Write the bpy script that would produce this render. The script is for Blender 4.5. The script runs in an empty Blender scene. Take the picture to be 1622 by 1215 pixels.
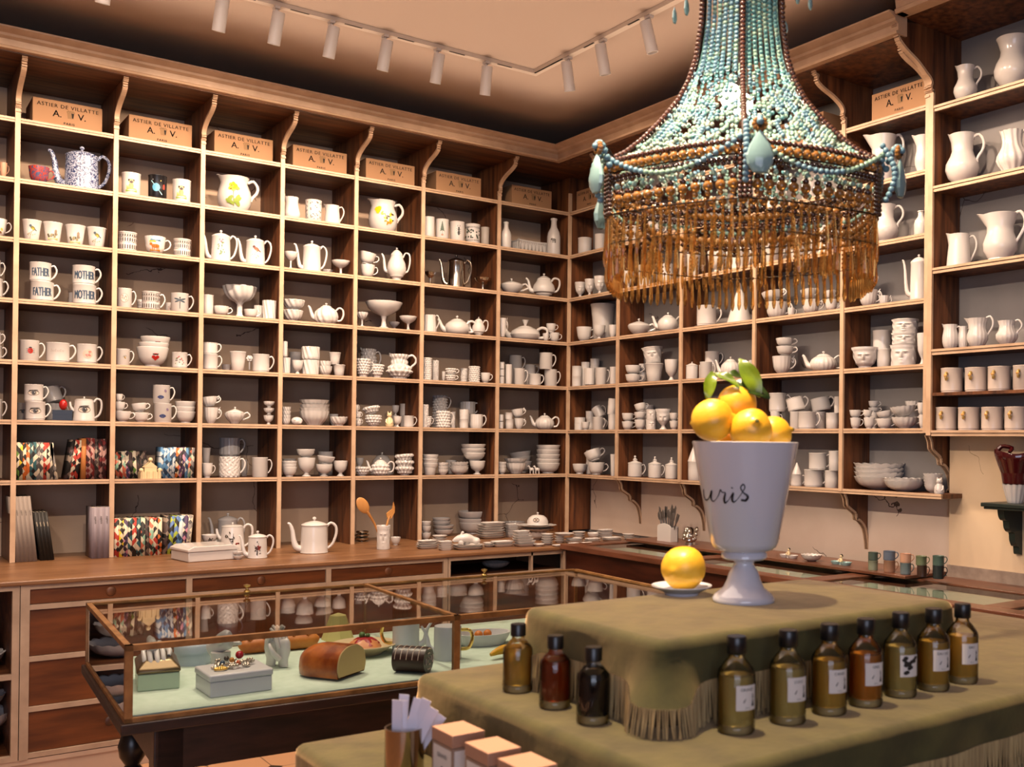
import bpy, bmesh, math, random
from mathutils import Vector, Matrix
random.seed(7)
PI=math.pi
sc=bpy.context.scene
C=sc.collection
# ---------------------------------------------------------------- camera
cam_d=bpy.data.cameras.new('camera'); cam=bpy.data.objects.new('camera',cam_d); C.objects.link(cam)
sc.camera=cam
YAW,PIT,ROL,FPX=math.radians(37.788),math.radians(0.2424),math.radians(0.604),1650.5
Fv=Vector((math.sin(YAW)*math.cos(PIT),math.cos(YAW)*math.cos(PIT),math.sin(PIT)))
R0=Vector((math.cos(YAW),-math.sin(YAW),0)); U0=R0.cross(Fv)
Rv=R0*math.cos(ROL)+U0*math.sin(ROL); Uv=U0*math.cos(ROL)-R0*math.sin(ROL)
CAMP=Vector((-3.936,-5.952,1.510))
M=Matrix.Identity(4)
for i in range(3):
    M[i][0]=Rv[i]; M[i][1]=Uv[i]; M[i][2]=-Fv[i]; M[i][3]=CAMP[i]
cam.matrix_world=M
cam_d.sensor_width=36; cam_d.lens=FPX/1622*36
cam_d.shift_x=(811-1022.8)/1622; cam_d.shift_y=(692.9-607.5)/1622
cam_d.clip_start=0.05
cam_d.dof.use_dof=True; cam_d.dof.focus_distance=5.0; cam_d.dof.aperture_fstop=6.3
# ---------------------------------------------------------------- world, exposure
sc.view_settings.view_transform='Standard'; sc.view_settings.look='None'
sc.view_settings.exposure=0.0; sc.view_settings.gamma=1.0; sc.view_settings.use_curve_mapping=False
w=bpy.data.worlds.new('room_ambient'); sc.world=w; w.use_nodes=True
w.node_tree.nodes['Background'].inputs[0].default_value=(0.75,0.72,0.8,1)
w.node_tree.nodes['Background'].inputs[1].default_value=0.35
cy=sc.cycles
cy.max_bounces=8; cy.diffuse_bounces=3; cy.glossy_bounces=4; cy.transmission_bounces=8; cy.transparent_max_bounces=16
cy.sample_clamp_indirect=6.0; cy.caustics_reflective=False; cy.caustics_refractive=False; cy.blur_glossy=0.5
# ---------------------------------------------------------------- lights
WARM=(1.0,0.73,0.52)
def light(name,kind,loc,energy,color,target=None,**kw):
    d=bpy.data.lights.new(name,kind); d.energy=energy; d.color=color
    for k,v in kw.items(): setattr(d,k,v)
    o=bpy.data.objects.new(name,d); C.objects.link(o); o.location=loc
    if target is not None:
        o.rotation_euler=(Vector(target)-Vector(loc)).to_track_quat('-Z','Y').to_euler()
    return o
# daylight from the shop front behind the camera
light('shopfront_daylight','AREA',(-5.6,-8.6,1.9),85,(0.72,0.78,1.0),(-2.0,-3.0,1.3),shape='RECTANGLE',size=3.2,size_y=2.2)
# added unseen panel throwing light up onto the middle of the ceiling
light('ceiling_wash','AREA',(-2.95,-3.15,3.08),62,(1.0,0.74,0.56),(-2.95,-3.15,4),shape='RECTANGLE',size=4.9,size_y=4.9,spread=math.radians(64))
# added unseen fill panel below the ceiling, warms and lifts the whole room
light('warm_room_fill','AREA',(-3.1,-3.0,3.5),95,(1.0,0.78,0.62),(-3.0,-2.9,0),shape='RECTANGLE',size=2.6,size_y=2.6)
# spots from the far side of the shop that rake across onto the right wall
for y_,ty_ in ((-1.9,-1.6),(-3.0,-2.7),(-4.1,-3.8)):
    light('far_track_and_fill_beam','SPOT',(-4.5,y_,3.42),150,(1.0,0.78,0.6),(0.1,ty_,1.3),spot_size=math.radians(46),spot_blend=0.7,shadow_soft_size=0.03)
for x_,tx_ in ((-4.6,-3.3),(-3.4,-2.2),(-1.5,-.9)):  # added fill spots, lift the lower rows of the left wall
    light('far_track_and_fill_beam','SPOT',(x_,-4.3,3.42),150,(1.0,0.78,0.6),(tx_,0.1,1.45),spot_size=math.radians(44),spot_blend=0.7,shadow_soft_size=0.03)
TRK_Y,TRK_X,CEIL=-1.03,-0.92,3.55
SPOT_W=50
SPOTS=[]   # (location, target)
for x,tx in ((-4.05,-4.3),(-3.55,-3.7),(-3.06,-3.2),(-2.584,-2.75),(-2.334,-2.55),(-2.07,-2.3),(-1.795,-1.95),(-1.508,-1.55),(-1.223,-0.95)):
    SPOTS.append(((x,TRK_Y,3.455),(tx,0.0,1.95)))
for y,ty in ((-1.363,-0.9),(-1.677,-1.5),(-2.054,-2.3),(-2.6,-2.7),(-3.1,-3.3),(-3.6,-3.9)):
    SPOTS.append(((TRK_X,y,3.455),(0.0,ty,1.9)))
for loc,tg in SPOTS:
    light('track_spot_beam','SPOT',Vector(loc)+(Vector(tg)-Vector(loc)).normalized()*0.15,SPOT_W,WARM,tg,spot_size=math.radians(128),spot_blend=0.85,shadow_soft_size=0.022)
light('table_spot_beam','SPOT',(-2.95,-4.33,3.44),540,(1.0,0.74,0.47),(-2.55,-4.50,1.1),spot_size=math.radians(66),spot_blend=0.7,shadow_soft_size=0.03)
light('table_spot_beam','SPOT',(-1.3,-3.0,3.42),60,(1.0,0.70,0.42),(-2.5,-4.6,1.1),spot_size=math.radians(60),spot_blend=0.6,shadow_soft_size=0.03)
light('case_spot_beam','SPOT',(-2.6,-1.6,3.42),150,(1.0,0.82,0.62),(-2.4,-2.5,.8),spot_size=math.radians(70),spot_blend=0.6,shadow_soft_size=0.03)
# ---------------------------------------------------------------- materials
MATS={}
def srgb(h):
    if isinstance(h,str):
        h=h.lstrip('#'); v=[int(h[i:i+2],16)/255 for i in (0,2,4)]
        return tuple(c/12.92 if c<=.04045 else ((c+.055)/1.055)**2.4 for c in v)
    return h
def mat(name,color,rough=.5,metal=0,**kw):
    if name in MATS: return MATS[name]
    m=bpy.data.materials.new(name); m.use_nodes=True; MATS[name]=m
    b=m.node_tree.nodes['Principled BSDF']
    b.inputs['Base Color'].default_value=(*srgb(color),1); b.inputs['Roughness'].default_value=rough; b.inputs['Metallic'].default_value=metal
    for k,v in kw.items(): b.inputs[k.replace('_',' ')].default_value=v
    return m
def nodes(m): return m.node_tree.nodes,m.node_tree.links,m.node_tree.nodes['Principled BSDF']
def noisy(name,c1,c2,rough=.5,scale=(1,1,1),ns=4,detail=5,bump=0,metal=0,lo=.35,hi=.65,**kw):
    if name in MATS: return MATS[name]
    m=mat(name,c1,rough,metal,**kw); N,L,b=nodes(m)
    tc=N.new('ShaderNodeTexCoord'); mp=N.new('ShaderNodeMapping'); mp.inputs['Scale'].default_value=scale
    nz=N.new('ShaderNodeTexNoise'); nz.inputs['Scale'].default_value=ns; nz.inputs['Detail'].default_value=detail
    cr=N.new('ShaderNodeValToRGB'); cr.color_ramp.elements[0].position=lo; cr.color_ramp.elements[1].position=hi
    cr.color_ramp.elements[0].color=(*srgb(c1),1); cr.color_ramp.elements[1].color=(*srgb(c2),1)
    L.new(tc.outputs['Object'],mp.inputs[0]); L.new(mp.outputs[0],nz.inputs['Vector']); L.new(nz.outputs['Fac'],cr.inputs[0]); L.new(cr.outputs[0],b.inputs['Base Color'])
    if bump:
        bp=N.new('ShaderNodeBump'); bp.inputs['Strength'].default_value=bump; bp.inputs['Distance'].default_value=.01
        L.new(nz.outputs['Fac'],bp.inputs['Height']); L.new(bp.outputs[0],b.inputs['Normal'])
    return m
def cracked(name,c1,c2,crack,rough=.7,scale=1.6,tile=.62,width=.006):
    m=noisy(name,c1,c2,rough,(1,1,1),3,6,.15); N,L,b=nodes(m)
    tc=N.new('ShaderNodeTexCoord')
    nz=N.new('ShaderNodeTexNoise'); nz.inputs['Scale'].default_value=5; nz.inputs['Detail'].default_value=4
    ad=N.new('ShaderNodeMixRGB'); ad.blend_type='ADD'; ad.inputs[0].default_value=.22
    L.new(tc.outputs['Object'],ad.inputs[1]); L.new(nz.outputs['Color'],ad.inputs[2]); L.new(tc.outputs['Object'],nz.inputs['Vector'])
    vo=N.new('ShaderNodeTexVoronoi'); vo.feature='DISTANCE_TO_EDGE'; vo.inputs['Scale'].default_value=scale
    L.new(ad.outputs[0],vo.inputs['Vector'])
    lt=N.new('ShaderNodeMath'); lt.operation='LESS_THAN'; lt.inputs[1].default_value=width; L.new(vo.outputs['Distance'],lt.inputs[0])
    # only some cracks show
    n2=N.new('ShaderNodeTexNoise'); n2.inputs['Scale'].default_value=2.2; L.new(tc.outputs['Object'],n2.inputs['Vector'])
    gt=N.new('ShaderNodeMath'); gt.operation='GREATER_THAN'; gt.inputs[1].default_value=.56; L.new(n2.outputs['Fac'],gt.inputs[0])
    mu=N.new('ShaderNodeMath'); mu.operation='MULTIPLY'; L.new(lt.outputs[0],mu.inputs[0]); L.new(gt.outputs[0],mu.inputs[1])
    mx=N.new('ShaderNodeMixRGB'); mx.inputs[2].default_value=(*srgb(crack),1)
    old=b.inputs['Base Color'].links[0].from_socket
    L.new(mu.outputs[0],mx.inputs[0]); L.new(old,mx.inputs[1]); L.new(mx.outputs[0],b.inputs['Base Color'])
    return m
porc=mat('porcelain',(.60,.57,.548),.22,Coat_Weight=.3)
noisy('walnut','#3a1d0e','#734526',.5,(14,14,1.2),2.2,6,.1)
noisy('walnut_board','#3a1d0e','#704426',.5,(1.2,14,14),2.2,6,.1)
noisy('pale_trim','#b5967a','#c7a88b',.45,(3,3,3),3,4,.08)
noisy('grey_trim','#a08a76','#b29b86',.5,(3,3,3),3,4,.08)
noisy('drawer_wood','#4e2810','#6e3c1b',.4,(1.5,8,10),2.5,6,.05)
noisy('counter_wood','#6d4a30','#896344',.35,(1.5,12,6),2,6,.05)
noisy('mahogany','#2c120b','#4a2416',.35,(8,1.5,10),2.5,6,.05)
noisy('mahogany_frame','#573423','#754935',.3,(10,1.5,10),2.5,6,.05)
cracked('plaster_brown','#b39a84','#bfa68f','#5a463a',.8,1.7,width=.003)
cracked('plaster_shaded','#7c7877','#888483','#4e4644',.7,2.0,width=.004)  # right wall surface, darkened to paint in the shade of the cubbies
cracked('panel_tiles','#cdb9a8','#d8c6b6','#5a4a40',.6,2.4,width=.005); cracked('panel_cream','#cdb291','#d9c0a0','#a3886a',.6,1.3,width=.002)  # first one: right wall surface again, lightened for the light falling on it
noisy('ceiling_paint','#b5a090','#b9a595',.9,(1,1,1),.7,2)
mat('black_paint','#0d0c10',.3)
mat('dark_green_paint','#1c2622',.4)
mat('brass',(.62,.42,.16),.28,1); noisy('aged_bronze','#a87848','#7d5630',.42,(3,3,3),6,4,.05,.35)
mat('silver',(.62,.58,.52),.18,1)
mat('gold',(.85,.58,.18),.2,1)
noisy('pistachio','#b9cdbc','#c4d6c7',.8,(1,1,1),30,3,.05)
noisy('velvet','#35341a','#494624',.95,(1,1,1),14,6,.25,Sheen_Weight=1.0,Sheen_Roughness=.35,Sheen_Tint=(1,.66,.36,1))
noisy('fringe','#8d7550','#b39a6c',.9,(60,60,2),3,3)
mat('cardboard','#a37b58',.8); mat('ink','#241b14',.8)
mat('white_plastic','#cfc8c2',.4); mat('track_white','#cfc0b0',.5)
noisy('stone_strip','#8c7c70','#a09082',.4,(1,6,6),4,5)
noisy('skirting','#b7a08c','#c2ac98',.5)
def emit(name,col,st):
    m=mat(name,(0,0,0)); N,L,b=nodes(m); b.inputs['Emission Color'].default_value=(*col,1); b.inputs['Emission Strength'].default_value=st; return m
emit('lamp_lens',(1,.8,.6),6); emit('bulb_glow',(1,.85,.7),14)
def pane(name,tint=(1,1,1),ior=1.45,k=1.0):
    m=bpy.data.materials.new(name); m.use_nodes=True; MATS[name]=m; N=m.node_tree.nodes; L=m.node_tree.links; N.clear()
    o=N.new('ShaderNodeOutputMaterial'); mx=N.new('ShaderNodeMixShader'); t=N.new('ShaderNodeBsdfTransparent'); g=N.new('ShaderNodeBsdfGlossy'); f=N.new('ShaderNodeFresnel')
    t.inputs[0].default_value=(*tint,1); g.inputs['Roughness'].default_value=.02; f.inputs[0].default_value=ior
    L.new(f.outputs[0],mx.inputs[0]); L.new(t.outputs[0],mx.inputs[1]); L.new(g.outputs[0],mx.inputs[2]); L.new(mx.outputs[0],o.inputs[0]); return m
pane('clear_pane',(.97,.98,.97),1.5); pane('top_pane',(.9,.93,.9),1.75)
def liquid(name,tint,ior=1.34,glow=.48,sat=None):
    m=bpy.data.materials.new(name); m.use_nodes=True; MATS[name]=m; N=m.node_tree.nodes; L=m.node_tree.links; N.clear()
    o=N.new('ShaderNodeOutputMaterial'); mx=N.new('ShaderNodeMixShader'); t=N.new('ShaderNodeBsdfTransparent'); g=N.new('ShaderNodeBsdfRefraction'); d=N.new('ShaderNodeBsdfGlossy')
    t.inputs[0].default_value=(*tint,1); g.inputs['Color'].default_value=(*tint,1); g.inputs['IOR'].default_value=ior; mx.inputs[0].default_value=.35
    m2=N.new('ShaderNodeMixShader'); f=N.new('ShaderNodeFresnel'); f.inputs[0].default_value=1.4; d.inputs['Roughness'].default_value=.05
    m3=N.new('ShaderNodeMixShader'); tl=N.new('ShaderNodeBsdfTranslucent'); df=N.new('ShaderNodeBsdfDiffuse'); m4=N.new('ShaderNodeMixShader'); m4.inputs[0].default_value=.5
    for q in (tl,df): q.inputs[0].default_value=(*(sat or tint),1)
    m3.inputs[0].default_value=glow
    L.new(tl.outputs[0],m4.inputs[1]); L.new(df.outputs[0],m4.inputs[2])
    L.new(t.outputs[0],mx.inputs[1]); L.new(g.outputs[0],mx.inputs[2]); L.new(mx.outputs[0],m3.inputs[1]); L.new(m4.outputs[0],m3.inputs[2])
    L.new(f.outputs[0],m2.inputs[0]); L.new(m3.outputs[0],m2.inputs[1]); L.new(d.outputs[0],m2.inputs[2]); L.new(m2.outputs[0],o.inputs[0]); return m
liquid('liquid_straw',(1.0,.88,.50),sat=(.95,.70,.22)); liquid('liquid_gold',(1.0,.78,.30),sat=(.95,.55,.10)); liquid('liquid_red',(.65,.20,.06),sat=(.40,.06,.01)); liquid('liquid_dark',(.10,.10,.13),glow=.05); liquid('liquid_amber',(1.0,.55,.18),sat=(.9,.32,.04))
liquid('glint_glass',(1.0,.86,.58),1.45,.6,sat=(1.0,.72,.34))  # gold scattering colour paints in the bright glints of the bottle bases
liquid('amber_crystal',(1.0,.78,.45),1.5,.08,sat=(.9,.5,.15)); mat('amber_bead',(.34,.15,.035),.08,Transmission_Weight=.45,Specular_IOR_Level=.8)
mat('brown_bead',(.045,.013,.006),.12,Specular_IOR_Level=.8)
mat('aqua_bead',(.12,.30,.32),.2,Transmission_Weight=.25); mat('mint_bead',(.26,.42,.35),.2,Transmission_Weight=.3); mat('milk_bead',(.52,.58,.48),.2,Transmission_Weight=.3); mat('sky_bead',(.14,.27,.36),.2,Transmission_Weight=.2)
mat('aqua_drop',(.26,.43,.46),.1,Transmission_Weight=.3)
# ---------------------------------------------------------------- mesh helpers
class MB:
    def __init__(s): s.v=[];s.f=[];s.m=[];s.mi=0
    def add(s,vs,fs,mi=None):
        b=len(s.v); s.v+= [tuple(p) for p in vs]; s.f+=[tuple(b+i for i in f) for f in fs]; s.m+=[s.mi if mi is None else mi]*len(fs); return s
    def box(s,x0,y0,z0,x1,y1,z1,mi=None):
        v=[(x,y,z) for z in(z0,z1) for y in(y0,y1) for x in(x0,x1)]
        return s.add(v,[(0,2,3,1),(4,5,7,6),(0,1,5,4),(2,6,7,3),(0,4,6,2),(1,3,7,5)],mi)
    def quad(s,a,b,c,d,mi=None): return s.add([a,b,c,d],[(0,1,2,3)],mi)
    def extrude(s,poly,axis,a0,a1,mi=None):
        # poly: 2D points; axis 'x': poly=(y,z); 'y': poly=(x,z); 'z': poly=(x,y). a0/a1 may be functions of the point
        n=len(poly); g=lambda a,p: a(p) if callable(a) else a
        def P(p,a): return (a,p[0],p[1]) if axis=='x' else ((p[0],a,p[1]) if axis=='y' else (p[0],p[1],a))
        v=[P(p,g(a0,p)) for p in poly]+[P(p,g(a1,p)) for p in poly]
        return s.add(v,[tuple(range(n))[::-1],tuple(range(n,2*n))]+[(i,(i+1)%n,n+(i+1)%n,n+i) for i in range(n)],mi)
    def lathe(s,prof,seg=24,fn=None,c=(0,0,0),mi=None,sq=1):
        rings=[];v=[];f=[]
        for r,z in prof:
            if r<1e-6: rings.append([len(v)]); v.append((c[0],c[1],c[2]+z)); continue
            ring=[]
            for i in range(seg):
                t=2*PI*i/seg; rr,zz=(r,z) if fn is None else fn(r,z,t)
                ring.append(len(v)); v.append((c[0]+rr*math.cos(t),c[1]+rr*math.sin(t)*sq,c[2]+zz))
            rings.append(ring)
        for a,b in zip(rings,rings[1:]):
            if len(a)==1 and len(b)==1: continue
            for i in range(seg):
                j=(i+1)%seg
                if len(a)==1: f.append((a[0],b[j],b[i]))
                elif len(b)==1: f.append((a[i],a[j],b[0]))
                else: f.append((a[i],a[j],b[j],b[i]))
        return s.add(v,f,mi)
    def tube(s,pts,rad,seg=8,mi=None,smooth=3,cap=True,flat=1):
        P=[Vector(p) for p in pts]; n0=len(P); rr=rad if isinstance(rad,(list,tuple)) else [rad]*n0
        if smooth>1 and n0>2:
            Q=[];RR=[]
            for i in range(n0-1):
                p0,p1,p2,p3=P[max(i-1,0)],P[i],P[i+1],P[min(i+2,n0-1)]
                for k in range(smooth):
                    t=k/smooth
                    Q.append(.5*((2*p1)+(p2-p0)*t+(2*p0-5*p1+4*p2-p3)*t*t+(3*p1-p0-3*p2+p3)*t**3)); RR.append(rr[i]*(1-t)+rr[i+1]*t)
            Q.append(P[-1]);RR.append(rr[-1]); P,rr=Q,RR
        v=[];f=[];n=len(P);up=None
        for i in range(n):
            d=(P[min(i+1,n-1)]-P[max(i-1,0)]).normalized()
            if up is None:
                up=Vector((0,1,0)) if abs(d.y)<.8 else Vector((1,0,0))
            a=d.cross(up); 
            if a.length<1e-6: a=d.orthogonal()
            a.normalize(); b=a.cross(d).normalized(); up=b
            for k in range(seg):
                t=2*PI*k/seg; v.append(P[i]+a*(math.cos(t)*rr[i])+b*(math.sin(t)*rr[i]*flat))
        for i in range(n-1):
            for k in range(seg):
                k2=(k+1)%seg; f.append((i*seg+k,i*seg+k2,(i+1)*seg+k2,(i+1)*seg+k))
        if cap: f.append(tuple(range(seg))[::-1]); f.append(tuple((n-1)*seg+k for k in range(seg)))
        return s.add(v,f,mi)
    def ball(s,c,r,seg=10,rings=6,mi=None,sc=(1,1,1)):
        prof=[(math.sin(PI*i/rings),-math.cos(PI*i/rings)) for i in range(rings+1)]; prof[0]=(0,-1);prof[-1]=(0,1)
        b=len(s.v); s.lathe(prof,seg,mi=mi)
        for i in range(b,len(s.v)):
            x,y,z=s.v[i]; s.v[i]=(c[0]+x*r*sc[0],c[1]+y*r*sc[1],c[2]+z*r*sc[2])
        return s
    def xform(s,M,start=0):
        for i in range(start,len(s.v)): s.v[i]=tuple(M@Vector(s.v[i]))
        return s
    def mesh(s,name,mats,sharp=40):
        me=bpy.data.meshes.new(name); me.from_pydata(s.v,[],s.f)
        for m in (mats if isinstance(mats,(list,tuple)) else [mats]): me.materials.append(MATS[m] if isinstance(m,str) else m)
        if s.f: me.polygons.foreach_set('material_index',s.m); me.polygons.foreach_set('use_smooth',[True]*len(s.f))
        bm=bmesh.new(); bm.from_mesh(me); bmesh.ops.recalc_face_normals(bm,faces=bm.faces); bm.to_mesh(me); bm.free()
        me.update()
        if sharp: me.set_sharp_from_angle(angle=math.radians(sharp))
        return me
    def build(s,name,mats,parent=None,sharp=40,bev=0):
        o=link(name,s.mesh(name,mats,sharp),parent)
        if bev: 
            b=o.modifiers.new('bevel','BEVEL'); b.width=bev; b.segments=2; b.limit_method='ANGLE'; b.angle_limit=math.radians(40)
        return o
def link(name,data,parent=None):
    o=bpy.data.objects.new(name,data); C.objects.link(o)
    if parent is not None: o.parent=parent
    return o
LABELS={}
def tag(o,label,cat,group=None):
    n=len(label.split())
    if n<4 or n>16: print('LABEL LEN',n,label)
    if label in LABELS: print('DUP LABEL',label)
    LABELS[label]=1
    o['label']=label; o['category']=cat
    if group: o['group']=group
    return o
def empty(name,loc=(0,0,0),rz=0):
    o=bpy.data.objects.new(name,None); C.objects.link(o); o.location=loc; o.rotation_euler=(0,0,rz); o.empty_display_size=.05; return o
def struct(o): o['kind']='structure'; return o
def text_mesh(txt,size,mb,place,mi=0,align='CENTER',depth=0,spacing=1.0):
    """adds flat lettering to mb; place maps (u,v) text coordinates to a 3D point"""
    cu=bpy.data.curves.new('lettering','FONT'); cu.body=txt; cu.size=size; cu.align_x=align; cu.space_character=spacing; cu.resolution_u=2
    ob=bpy.data.objects.new('lettering',cu); me=bpy.data.meshes.new_from_object(ob)
    vs=[place(v.co.x,v.co.y) for v in me.vertices]; fs=[tuple(p.vertices) for p in me.polygons]
    mb.add(vs,fs,mi); bpy.data.objects.remove(ob); bpy.data.curves.remove(cu); bpy.data.meshes.remove(me)
# ================================================================ the room
ZR=[3.059,2.763,2.47,2.171,1.869,1.574,1.276]
DX=[-4.13,-3.69,-3.253,-2.814,-2.386,-1.955,-1.519,-1.088,-.551,0.0]
EY=[0.0,-.582,-1.213,-1.837,-2.465,-2.97]
ZT=[3.041,2.674,2.302,1.932,1.740,1.564]
ZC=.883; LB=.36; RB=.20
# floor: large octagonal stone tiles with dark cabochons
fl=mat('stone_floor','#b98d6a',.35); N,L,b=nodes(fl)
tc=N.new('ShaderNodeTexCoord'); sx=N.new('ShaderNodeSeparateXYZ'); L.new(tc.outputs['Object'],sx.inputs[0])
def mth(op,a,b_=None):
    n=N.new('ShaderNodeMath'); n.operation=op
    for i,q in enumerate((a,b_)):
        if q is None: continue
        if isinstance(q,(int,float)): n.inputs[i].default_value=q
        else: L.new(q,n.inputs[i])
    return n.outputs[0]
def cell(s): return mth('ABSOLUTE',mth('SUBTRACT',mth('FRACT',mth('DIVIDE',mth('ADD',s,10.02),.24)),.5))
ax,ay=cell(sx.outputs[0]),cell(sx.outputs[1])
dark=mth('LESS_THAN',.82,mth('ADD',ax,ay)); grout=mth('LESS_THAN',.487,mth('MAXIMUM',ax,ay))
m1=N.new('ShaderNodeMixRGB'); m1.inputs[1].default_value=(*srgb('#b98d6a'),1); m1.inputs[2].default_value=(*srgb('#7d6048'),1); L.new(grout,m1.inputs[0])
m2=N.new('ShaderNodeMixRGB'); m2.inputs[2].default_value=(*srgb('#2e2620'),1); L.new(dark,m2.inputs[0]); L.new(m1.outputs[0],m2.inputs[1]); L.new(m2.outputs[0],b.inputs['Base Color'])
struct(MB().box(-7.5,-9.5,-.06,.6,.6,0).build('floor','stone_floor'))
struct(MB().box(-7.5,-9.5,CEIL,.6,.6,CEIL+.08).build('ceiling','ceiling_paint'))
struct(MB().box(-7.5,LB,0,RB,LB+.15,CEIL).build('wall_left','plaster_brown'))
struct(MB().box(RB,-9.5,0,RB+.15,LB+.15,CEIL).build('wall_right','plaster_shaded'))
struct(MB().box(-7.6,-9.5,0,-7.5,LB+.15,CEIL).build('wall_far_left','plaster_brown'))
struct(MB().box(-7.5,-9.6,0,RB+.15,-9.5,.9).box(-7.5,-9.6,2.9,RB+.15,-9.5,CEIL).build('wall_behind','plaster_brown'))
# cream panel on the right wall below the tall bay
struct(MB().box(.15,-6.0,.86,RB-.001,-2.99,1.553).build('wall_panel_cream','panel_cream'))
struct(MB().box(.19,-2.985,.90,RB-.001,-.02,1.264).build('wall_panel_tiles','panel_tiles'))  # added strip of the right wall, its brighter lighting put into the colour
struct(MB().box(.135,-6.0,.90,.15,-2.99,.955).build('trim_1','stone_strip'))
def smooth_poly(pts,n=6):
    P=[Vector((a,b,0)) for a,b in pts]; out=[]
    for i in range(len(P)-1):
        p0,p1,p2,p3=P[max(i-1,0)],P[i],P[i+1],P[min(i+2,len(P)-1)]
        for k in range(n):
            t=k/n; q=.5*((2*p1)+(p2-p0)*t+(2*p0-5*p1+4*p2-p3)*t*t+(3*p1-p0-3*p2+p3)*t**3); out.append((q.x,q.y))
    out.append(pts[-1]); return out
def band(mb,poly,axis,c,hw,th):
    """light edging that follows a polyline on the front of a panel"""
    for (a,b),(c2,d) in zip(poly,poly[1:]):
        n=Vector((-(d-b),(c2-a))); n=n.normalized()*th if n.length>0 else Vector((0,0))
        mb.extrude([(a,b),(c2,d),(c2+n.x,d+n.y),(a+n.x,b+n.y)],axis,c-hw,c+hw)
# S bracket from shelf 0 up to the cornice (depth, height)
SB=smooth_poly([(0,3.125),(-.016,3.134),(-.010,3.160),(-.030,3.190),(-.090,3.222),(-.160,3.246),(-.203,3.270),(-.200,3.296),(-.222,3.302),(-.222,3.31)],4)
def cornice_profile(o,z0,z1,rev=1):
    h=(z1-z0)/.09
    return [(o+.05,z0),(o-.02,z0),(o-.025,z0+.01*h),(o-.01,z0+.017*h),(o-.012,z0+.045*h),(o-.03,z0+.055*h),(o-.034,z0+.066*h),(o-.05,z0+.072*h),(o-.072,z0+.082*h),(o-.072,z0+.09*h),(o+.05,z0+.09*h)]
# ---- left shelving unit
lu=empty('shelving_unit',(-2,0,ZC)); tag(lu,'wall-wide walnut pigeonhole shelving with pale edging, left wall','shelving unit')
LU=(2,0,-ZC)
def lb(): 
    m=MB(); return m
def put(mb,name,mats,parent,off=LU,**k):
    mb.v=[(x+off[0],y+off[1],z+off[2]) for x,y,z in mb.v]; return mb.build(name,mats,parent,**k)
for i,x in enumerate(DX):
    top=[(-.222,3.31),(LB-.002,3.31)]
    if i<len(DX)-1:
        m=MB().extrude([(LB-.002,ZC+.001),(0,ZC+.001)]+[(0,3.12)]+SB+[(LB-.002,3.31)],'x',x-.008,x+.008)
        d=put(m,'divider','walnut',lu)
        e=MB(); band(e,[(0,ZC+.001),(0,3.125)]+SB[1:],'x',x,.0115,.012)
        for zz in (3.105,3.125): e.box(x-.0125,-.018,zz-.006,x+.0125,.0,zz+.004)
        put(e,'edging','pale_trim',d)
    else:
        m=MB().box(-.008,0,ZC+.001,.008,LB-.002,3.31).box(.008,0,ZC+.018,RB-.002,.016,3.31)
        d=put(m,'divider','walnut',lu)
        e=MB().box(-.012,-.012,ZC+.001,.012,0,3.20); put(e,'edging','pale_trim',d)
for z in ZR:
    s_=put(MB().box(-4.3,.004,z-.010,-.008,LB-.002,z+.011),'shelf','walnut_board',lu)
    put(MB().box(-4.3,-.006,z-.011,-.012,.004,z-.001).box(-4.3,-.008,z+.001,-.012,.004,z+.012),'edging','pale_trim',s_)
sf=put(MB().box(-4.3,-.25,3.311,-.25,LB-.002,3.328).box(-.25,-.25,3.311,.0,LB-.002,3.328),'soffit','walnut_board',lu)
put(MB().extrude(cornice_profile(-.265,3.315,3.405),'x',-4.3,lambda p:p[0]),'cornice','pale_trim',lu)
# ---- right shelving unit
ru=empty('shelving_unit',(0,-1.5,ZC)); tag(ru,'walnut pigeonhole shelving with pale edging and scrolled lower brackets, right wall','shelving unit')
RU=(0,1.5,-ZC)
OG=smooth_poly([(.004,1.264),(.022,1.235),(.03,1.20),(.062,1.178),(.092,1.158),(.10,1.13),(.125,1.122),(.165,1.085),(.185,1.02)],3)
for i,y in enumerate(EY[1:],1):
    last=i==len(EY)-1
    zb=1.564 if last else 1.276
    m=MB().extrude([(RB-.002,zb),(0,zb),(0,3.12)]+SB+[(RB-.002,3.31)],'y',y-.008,y+.008)
    d=put(m,'divider','walnut',ru,RU)
    e=MB(); band(e,[(0,zb),(0,3.125)]+SB[1:],'y',y,.0115,.012)
    for zz in (3.105,3.125): e.box(-.018,y-.0125,zz-.006,0,y+.0125,zz+.004)
    put(e,'edging','pale_trim',d,RU)
    og=[(a,b+(1.564-1.276 if last else 0)) for a,b in OG]
    zlow=1.276 if last else .94
    og=og+[(RB-.008,zlow+.02),(RB-.008,zlow)] if not last else og+[(RB-.03,zlow+.02),(RB-.03,zlow+.01)]
    m=MB().extrude([(RB-.002,og[0][1]),*og,(RB-.002,og[-1][1])],'y',y-.008,y+.008)
    bk=put(m,'bracket','walnut',ru,RU)
    e=MB(); band(e,og,'y',y,.0135,.011); put(e,'edging','pale_trim',bk,RU)
for k,z in enumerate(ZR):
    y1=-3.06 if k==6 else -2.962
    s_=put(MB().box(.004,y1,z-.010,RB-.002,-.002,z+.011),'shelf','walnut',ru,RU)
    put(MB().box(-.006,y1,z-.011,.004,-.012,z-.001).box(-.008,y1,z+.001,.004,-.012,z+.012),'edging','pale_trim',s_,RU)
put(MB().box(-.25,-2.962,3.311,RB-.002,-.25,3.328).box(.0,-.25,3.311,RB-.002,-.002,3.328),'soffit','walnut',ru,RU)
put(MB().extrude(cornice_profile(-.265,3.315,3.405),'y',-3.01,lambda p:p[0]),'cornice','pale_trim',ru,RU)
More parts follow.
